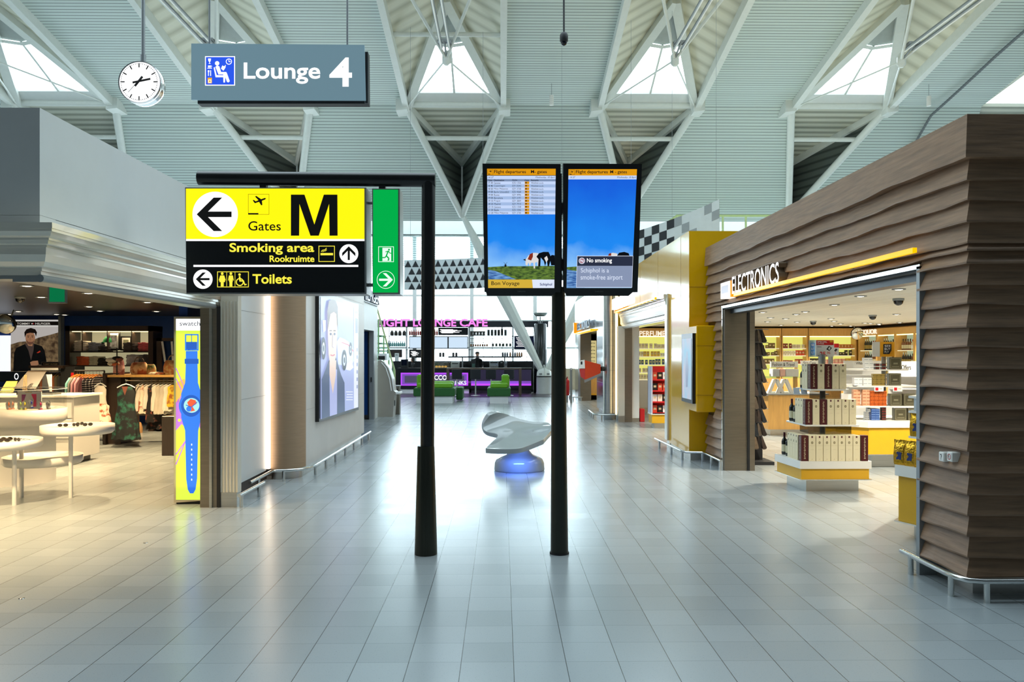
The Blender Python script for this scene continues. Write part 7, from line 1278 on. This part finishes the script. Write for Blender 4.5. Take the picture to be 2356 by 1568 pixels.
# the two people behind the bar
def person(label, x, y, hgt, rz, hair, long=False, lean=0.0):
    s = hgt/1.75; t = thing('person', label, 'person', (x, y, 0)); V_ = []; E_ = []; R_ = []
    def v(p, r, par=None):
        V_.append(p); R_.append(r)
        if par is not None: E_.append((par, len(V_)-1))
        return len(V_)-1
    pel = v((0, 0, .95), .135); sp_ = v((0, -lean*.3, 1.12), .125, pel); ch = v((0, -lean*.7, 1.32), .14, sp_); up_ = v((0, -lean, 1.43), .10, ch); nk = v((0, -lean-.01, 1.50), .055, up_); jw = v((0, -lean-.03, 1.57), .065, nk); hd = v((0, -lean-.015, 1.65), .088, jw); v((0, -lean-.01, 1.70), .07, hd); 
    for q in (-1, 1):
        hp = v((q*.10, 0, .88), .10, pel); kn = v((q*.11, -.02, .48), .06, hp); an = v((q*.11, .02, .08), .04, kn); v((q*.12, -.14, .03), .035, an)
        sh = v((q*.17, -lean, 1.41), .062, up_); el = v((q*.23, -lean-.05, 1.14), .045, sh); wr = v((q*.18, -lean-.30, 1.08), .03, el); pm = v((q*.17, -lean-.37, 1.08), .034, wr)
        for k in range(4): f1 = v((q*(.135+.022*k), -lean-.425, 1.075), .010, pm); v((q*(.137+.021*k), -lean-.455-.01*(k in (1, 2)), 1.055), .008, f1)
        th = v((q*.12, -lean-.36, 1.07), .011, pm); v((q*.105, -lean-.40, 1.06), .009, th)
    me = bpy.data.meshes.new('body'); me.from_pydata([Vector(p)*s for p in V_], E_, []); o = bpy.data.objects.new('body', me); COL.objects.link(o); o.parent = t
    sk = o.modifiers.new('skin', 'SKIN'); sl = me.skin_vertices[0] if me.skin_vertices else None
    if sl is None:
        import bmesh as bm_; q = bm_.new(); q.from_mesh(me); q.verts.layers.skin.verify(); q.to_mesh(me); q.free(); sl = me.skin_vertices[0]
    for i, r in enumerate(R_): sl.data[i].radius = (r*s, r*s*(.78 if i in (pel, sp_, ch, up_) else 1)); sl.data[i].use_root = i == 0
    sb = o.modifiers.new('sub', 'SUBSURF'); sb.levels = sb.render_levels = 2
    SKB = None
    if SKB is None:
        SKB = bpy.data.materials.new('skin and black clothes'); SKB.use_nodes = True; nt = SKB.node_tree; b_ = nt.nodes['Principled BSDF']; tc = nt.nodes.new('ShaderNodeTexCoord'); sp2 = nt.nodes.new('ShaderNodeSeparateXYZ'); nt.links.new(tc.outputs['Object'], sp2.inputs[0])
        g1 = nt.nodes.new('ShaderNodeMath'); g1.operation = 'GREATER_THAN'; g1.inputs[1].default_value = 1.505*s; nt.links.new(sp2.outputs[2], g1.inputs[0]); g2 = nt.nodes.new('ShaderNodeMath'); g2.operation = 'LESS_THAN'; g2.inputs[1].default_value = -.36; nt.links.new(sp2.outputs[1], g2.inputs[0])
        mx_ = nt.nodes.new('ShaderNodeMath'); mx_.operation = 'MAXIMUM'; nt.links.new(g1.outputs[0], mx_.inputs[0]); nt.links.new(g2.outputs[0], mx_.inputs[1]); mm = nt.nodes.new('ShaderNodeMix'); mm.data_type = 'RGBA'; mm.inputs[6].default_value = lin('#14151a'); mm.inputs[7].default_value = lin('#b98a70'); nt.links.new(mx_.outputs[0], mm.inputs[0]); nt.links.new(mm.outputs[2], b_.inputs['Base Color']); b_.inputs['Roughness'].default_value = .6
    me.materials.append(SKB)
    hc = Vector((0, -lean-.015, 1.655))*s
    m_ = MB(); m_.rings([[hc+Vector((.098*k*math.cos(a), .105*k*math.sin(a)+.012, z)) for a in [2*math.pi*i/20 for i in range(20)]] for k, z in ((.86, .0) if not long else (.92, -.12), (1.0, .05), (.9, .085), (.6, .115), (.1, .125))], M('dark hair '+label[:4], hair, .5), True); 
    for i, q in enumerate(m_.v):
        if q.y < hc.y-.03 and q.z < hc.z+.045: m_.v[i] = Vector((q.x, hc.y-.03, max(q.z, hc.z+.045)))
    part(m_, 'hair', t).location = (0, 0, 0)
    m_ = MB()
    for q in (-1, 1): m_.lathe([(.001, -.009), (.012, 0), (.001, .009)], BLACKM, hc+Vector((q*.034, -.085, .0)), 10)
    part(m_, 'eyes', t); m_ = MB(); m_.rings([[hc+Vector((-.008, -.085, -.0)), hc+Vector((.008, -.085, 0)), hc+Vector((0, -.09, .012))], [hc+Vector((-.014, -.085, -.035)), hc+Vector((.014, -.085, -.035)), hc+Vector((0, -.112, -.03))]], M('nose skin', '#b98a70', .6)); m_.rings([[hc+Vector((-.022, -.085, -.062)), hc+Vector((.022, -.085, -.062)), hc+Vector((0, -.092, -.055))], [hc+Vector((-.022, -.083, -.068)), hc+Vector((.022, -.083, -.068)), hc+Vector((0, -.09, -.072))]], M('lip tone', '#96604f', .6)); part(m_, 'face', t)
    for ch in t.children:
        if ch.name.startswith(('hair', 'eyes', 'face')): ch.data.transform(Matrix.Translation(ROOT[t.name]))
    t.rotation_euler = (0, 0, rz); return t
p = aty(955, 840, 35.3); person('person in black with tied dark hair bending over the bar counter', p.x, 35.3, 1.58, -1.3, '#17110e', True, .12)
p = aty(1098, 830, 35.35); person('person with short dark hair in black standing behind the bar shelf', p.x, 35.35, 1.80, .2, '#1a1412', False, .03)
# green sofas
GRS = M('green upholstery', '#1f5c22', .6, var=.08, scale=20); LMS = M('lime upholstery', '#6fae1e', .6, var=.06, scale=20)
def sofa(lab, xl, xr, Y, side):
    t = thing('sofa', lab, 'sofa', ((xl+xr)/2, Y, 0))
    m_ = MB(); m_.box((xl+.09, Y+.08, 0), (xr-.09, Y+1.5, .25), WHC); part(m_, 'base', t); m_ = MB(); m_.box((xl, Y, .25), (xr, Y+1.6, .54), GRS, bev=.03); part(m_, 'seat', t)
    m_ = MB(); m_.box((xl+.1, Y+.15, .52), (xr-.1, Y+.75, .70), LMS, bev=.04); part(m_, 'cushion', t); m_ = MB(); m_.box((xl+.1, Y+.85, .52), (xr-.1, Y+1.5, .74), LMS, bev=.04); part(m_, 'cushion', t)
    bx = (xr-.32, xr-.04) if side > 0 else (xl+.04, xl+.42)
    m_ = MB(); m_.box((bx[0], Y+.7, .55), (bx[1], Y+1.55, .98), LMS, bev=.05); part(m_, 'backrest', t)
x_ = lambda px: aty(px, 900, 27.6).x
sofa('green block sofa with lime cushions standing free in front of the stools', x_(1121), x_(1175), 27.6, 1); sofa('green block sofa with lime cushions half hidden by the black sign post', x_(950), x_(1046), 27.7, -1)
m_ = MB(); m_.box((x_(1044), 29.0, .05), (x_(1060), 30.1, .5), GRS, bev=.03); solo(m_, 'ottoman', 'dark green stool block behind the half hidden sofa', 'stool')
# ================================================================ right far side: metal column, steel shop, call point
t = thing('round_column', 'tall round brushed metal column beside the perfume entrance', 'column', (2.85, 21.0, 0)); m_ = MB(); m_.cyl((2.85, 21.0, .18), (2.85, 21.0, 3.8), .165, STEEL, n=32); part(m_, 'shaft', t)
m_ = MB(); m_.cyl((2.85, 21, 0), (2.85, 21, .18), .15, GREY, n=32); part(m_, 'base', t); m_ = MB(); [m_.cyl((2.85, 21, z), (2.85, 21, z+.006), .167, GREY, n=32) for z in (1.3, 1.95, 2.6)]; part(m_, 'seam', t)
b = MB(); b.box((2.965, 20.62, .16), (3.03, 20.68, 3.4), E('warm cove', '#ffe7b0', 2.2)); solo(b, 'light_strip', 'vertical warm glowing strip between the metal column and the perfume jamb', 'light')
MIRS = M('mirror steel cladding', '#cfd4d8', .12, 1.0, var=.02); RX = 2.92
b = MB(); b.box((RX, 21.2, .1), (3.6, 24.3, 3.77), MIRS); b.box((RX, 24.3, 2.45), (3.6, 31.5, 3.77), MIRS); b.box((RX-.02, 29.2, 0), (3.3, 30.0, 2.45), DARKSTEEL); b.box((RX, 30.0, 0), (3.6, 31.5, 2.45), MIRS); b.box((RX+.05, 21.3, 0), (3.5, 24.2, .1), STEEL)
for z in (.9, 1.9, 2.9): b.box((RX-.003, 21.2, z), (RX+.01, 24.3, z+.008), GREY)
struct(b, 'wall_right_steel')
b = MB(); b.box((RX+.3, 30.0, 0), (7, 30.2, 3.0), OAK); struct(b, 'wall_right_far_back')
b = MB(); b.box((3.3, 24.5, 2.56), (7, 30, 2.6), CEILC); struct(b, 'ceiling_glasses_shop'); lamp('SPOT', 'shop_spot', (3.9, 28, 2.5), 150, (1, .85, .6), .1, (0, 0, 0), 140)
t = thing('glasses_rack', 'lit wall rack of dark sunglasses inside the steel-clad shop', 'rack', aty(1357, 860, 29.7)); fn = PY(29.8)
m_ = MB(); m_.rslab(1345, 783, 1372, 868, fn, -.03, 0, E('lit cream rack', '#e8d898', .7)); part(m_, 'panel', t); m_ = MB(); m_.rslab(1338, 868, 1372, 908, fn, -.1, .25, OAK); m_.rect(1340, 904, 1370, 907, fn, .26, YELB); part(m_, 'cabinet', t)
gg = thing('sunglasses', '', 'glasses'); m_ = MB(); [m_.lathe([(.001, -.012), (.036, 0), (.001, .012)], BLACKM, (s*.042, 0, 0), 12, 1, 1) for s in (-1, 1)]; m_.cyl((-.02, 0, .01), (.02, 0, .01), .006, BLACKM, n=6); part(m_, 'lenses', gg)
for i in range(9):
    for j in range(2): p = aty(1351+13*j, 789+8.2*i, 29.75); put(gg, p, 'pair of dark sunglasses on the lit rack of the steel-clad shop', 'sunglasses on the lit rack', 0, (1.3, 1, 1))
t = thing('entrance_sign', 'amber and white raised shop lettering over the steel-clad entrance', 'sign', (RX-.1, 27.5, 2.5)); m_ = MB(); m_.text('ELECTRONICS', 29.6, 2.86, 25.4, 2.58, FX(RX-.08, -1), 0, M('grey letter', '#8fa0b8', .3), .006, depth=.03); part(m_, 'letters', t)
m_ = MB(); m_.box((RX-.14, 24.8, 2.47), (RX-.02, 30.0, 2.52), MATS['lit amber tube']); m_.box((RX-.2, 29.8, 2.5), (RX, 30.1, 2.9), MATS['lit amber side']); part(m_, 'light_bar', t)
Yk = 20.75; t = thing('call_point', 'orange tapered call point with a white face fixed to the metal column', 'call point', aty(1360, 878, Yk)); ORK = M('orange shell', '#d2401c', .3); q = lambda px, py, o=0: aty(px, py, Yk-o)
m_ = MB(); m_.rings([[q(1345, 828, .16), q(1382, 838, .08), q(1382, 858, .08), q(1346, 873, .16)], [q(1345, 828, -.16), q(1382, 838, -.08), q(1382, 858, -.08), q(1346, 873, -.16)]], ORK); part(m_, 'shell', t)
m_ = MB(); m_.rings([[q(1334, 829, .17), q(1345, 827, .17), q(1346, 847, .17), q(1333, 847, .17)], [q(1334, 829, -.17), q(1345, 827, -.17), q(1346, 847, -.17), q(1333, 847, -.17)]], PLASTW); m_.rect(1336, 831, 1340, 838, q, .172, BLACKM); part(m_, 'face', t)
m_ = MB(); m_.rings([[q(1333, 848, .168), q(1346, 848, .168), q(1346, 873, .168), q(1336, 866, .168)], [q(1333, 848, -.168), q(1346, 848, -.168), q(1346, 873, -.168), q(1336, 866, -.168)]], M('red grille', '#c03a3a', .3)); part(m_, 'grille', t)
m_ = MB(); m_.rings([[q(1344, 873, .16), q(1381, 859, .08), q(1381, 864, .08), q(1345, 880, .16)], [q(1344, 873, -.16), q(1381, 859, -.08), q(1381, 864, -.08), q(1345, 880, -.16)]], GREY); part(m_, 'underside', t); m_ = MB(); m_.cyl(q(1381, 848), q(1392, 848)+Vector((0, .2, 0)), .06, BLACKM); part(m_, 'arm', t)
m_ = MB(); p = fl(1305, 925); m_.lathe([(.07, .25), (.08, .28), (.08, .75), (.05, .83), (.02, .86), (.02, .92)], M('extinguisher red', '#a5181c', .3), (p.x, p.y, 0), 20); t = solo(m_, 'fire_extinguisher', 'red fire extinguisher beside the grey post near the steel-clad shop', 'fire extinguisher', (p.x, p.y, 0))
m_ = MB(); m_.tube([(p.x, p.y, .9), (p.x-.08, p.y-.05, .8), (p.x-.09, p.y-.05, .5)], .012, RUBBER, 8); part(m_, 'hose', t); m_ = MB(); m_.box((p.x-.03, p.y-.03, 0), (p.x+.03, p.y+.03, .26), GREY); part(m_, 'stand', t)
m_ = MB(); p = fl(1314, 925); m_.box((p.x-.04, p.y-.04, 0), (p.x+.04, p.y+.04, 1.22), GREY); m_.box((p.x-.02, p.y-.045, 1.16), (p.x+.02, p.y+.04, 1.24), WHC); solo(m_, 'post', 'square grey post beside the red fire extinguisher', 'post')
rail([(2.6, 30.6), (2.6, 29.0), (2.75, 28.9), (2.95, 28.9)], [(2.6, 30.4), (2.6, 29.7), (2.62, 29.0), (2.9, 28.9)], 'short steel bumper rail at the corner of the steel-clad shop')
# mezzanine edge and pale green guard rail
b = MB(); b.box((7.0, 32.5, 5.6), (16, 36, 5.85), WHITE); struct(b, 'floor_mezzanine')
t = thing('guard_rail', 'pale green guard rail of the gallery behind the yellow shop wall', 'railing', (10, 32.6, 5.85)); LGN = M('pale lime rail', '#c9dd9a', .4)
g0 = aty(1557, 496, 32.6); g1 = aty(1800, 496, 32.6); g2 = aty(1525, 520, 32.6); g3 = aty(1500, 545, 32.6)
m_ = MB(); m_.tube([g3, g2, g0, g1], .05, LGN, 8); part(m_, 'top_rail', t)
for px in (1557, 1611, 1663, 1716, 1769): m_ = MB(); p = aty(px, 496, 32.6); m_.cyl(p, (p.x, p.y, 5.85), .045, LGN, n=8); part(m_, 'post', t)
for px, py in ((1510, 535), (1520, 526), (1530, 517), (1542, 508)): m_ = MB(); p = aty(px, py, 32.6); m_.cyl(p, (p.x, p.y, p.z-.9), .035, LGN, n=8); part(m_, 'post', t)
# ================================================================ hanging banner ribbon with a triangle and checker pattern
def rib(s):
    px = 930+725*s; top = 598-6*s-18*s**2-124*s**3.2 if s < 1 else 450
    top = 598+(-10)*s-130*s**2.6
    Y = 23.0-2.0*s+1.2*math.sin(math.pi*s); p = aty(px, top, Y); return p, .86+.14*s
t = thing('banner', 'long curved hanging banner with a black and white triangle and checker pattern', 'banner', rib(.5)[0]-Vector((0, 0, 1)))
BW, BK, BGR, BGN = M('banner white', '#c3cdd0', .6, var=.04), M('banner black', '#191e24', .6), M('banner grey', '#8d969a', .6), M('banner green', '#4f7a66', .6)
NS = 56
def bp(s, v, o=0):
    p, h = rib(s); q_, _ = rib(min(1, s+.002)); r_, _ = rib(max(0, s-.002)); d = (q_-r_).normalized(); n = Vector((d.y, -d.x, 0)).normalized(); return Vector((p.x, p.y, p.z-h*v))+n*o
m_ = MB(); m_.grid([[bp(i/NS, v, 0) for i in range(NS+1)] for v in (0, .5, 1)], BW); m_.grid([[bp(i/NS, v, -.012) for i in range(NS+1)] for v in (1, .5, 0)], BGR); R4 = 4; n = 42
for i in range(n):
    for j in range(R4):
        s0, s1 = i/n, (i+1)/n; v0, v1 = j/R4, (j+1)/R4; sm = (s0+s1)/2
        if sm < .55:
            sh = .5*(j % 2)/n; a_, b_ = min(s0+sh, .999), min(s1+sh, 1); mid = (a_+b_)/2; k = .46-.10*min(1, sm/.3)
            m_.poly([(mid, v0+.02), (mid+(b_-a_)*k, v1-.01), (mid-(b_-a_)*k, v1-.01)], bp, .004, BK)
        else:
            dens = sm < .85; mt = (BK if (i+j) % 2 else (BGN if sm < .72 else None)) if dens else (BGR if (i*3+j) % 4 == 0 else None)
            if mt: m_.poly([(s0, v0), (s1, v0), (s1, v1), (s0, v1)], bp, .004, mt)
part(m_, 'cloth', t)
for s in (.02, .25, .5, .72, .85, .99): m_ = MB(); p = bp(s, 0); m_.cyl(p, (p.x, p.y, 11.2), .004, GREY, n=6); part(m_, 'wire', t)
# ================================================================ small things under the roof and on the floor
def roofpt(px, py, dz):
    r = ray(px, py)
    t = (ZN+SL*YN-dz-H)/(r.z+SL*r.y)
    if (CAM+r*t).y > YN: k = (ZA-ZN)/(YA-YN); t = (ZN-k*YN-dz-H)/(r.z-k*r.y)
    return CAM+r*t
m_ = MB(); pts = [roofpt(px, py, .12) for px, py in ((2390, 42), (2356, 72), (2290, 130), (2215, 200), (2142, 266), (2122, 300), (2104, 332), (2080, 370))]
m_.tube(pts, .045, M('grey cable sleeve', '#6a7276', .5), 8); solo(m_, 'cable', 'grey cable slung below the slat ceiling above the wood-clad shop', 'cable')
for px, py, lab in ((1269, 242, 'in the strip between the two central skylights'), (2137, 244, 'beside the grey slung cable')):
    p = roofpt(px, py, .75); t = thing('ceiling_speaker', 'small white cylinder hanging from the slat ceiling '+lab, 'speaker', p)
    m_ = MB(); m_.cyl(p, p+Vector((0, 0, .34)), .075, PLASTW, n=16); part(m_, 'body', t); m_ = MB(); m_.cyl(p+Vector((0, 0, .34)), p+Vector((0, 0, .95)), .008, GREY, n=6); part(m_, 'wire', t)
for px, py, lab in ((50, 1376, 'far out from the white tiered table'), (335, 1248, 'in front of the watch advert')):
    p = fl(px, py); t = thing('floor_stud', 'small round metal stud set in the tiles '+lab, 'floor stud', p)
    m_ = MB(); m_.lathe([(.022, 0), (.022, .002), (.017, .003)], CHROME, p, 20); part(m_, 'ring', t); m_ = MB(); m_.lathe([(.016, .001), (.014, .0035), (.002, .004)], GREY, p, 16); part(m_, 'cap', t)
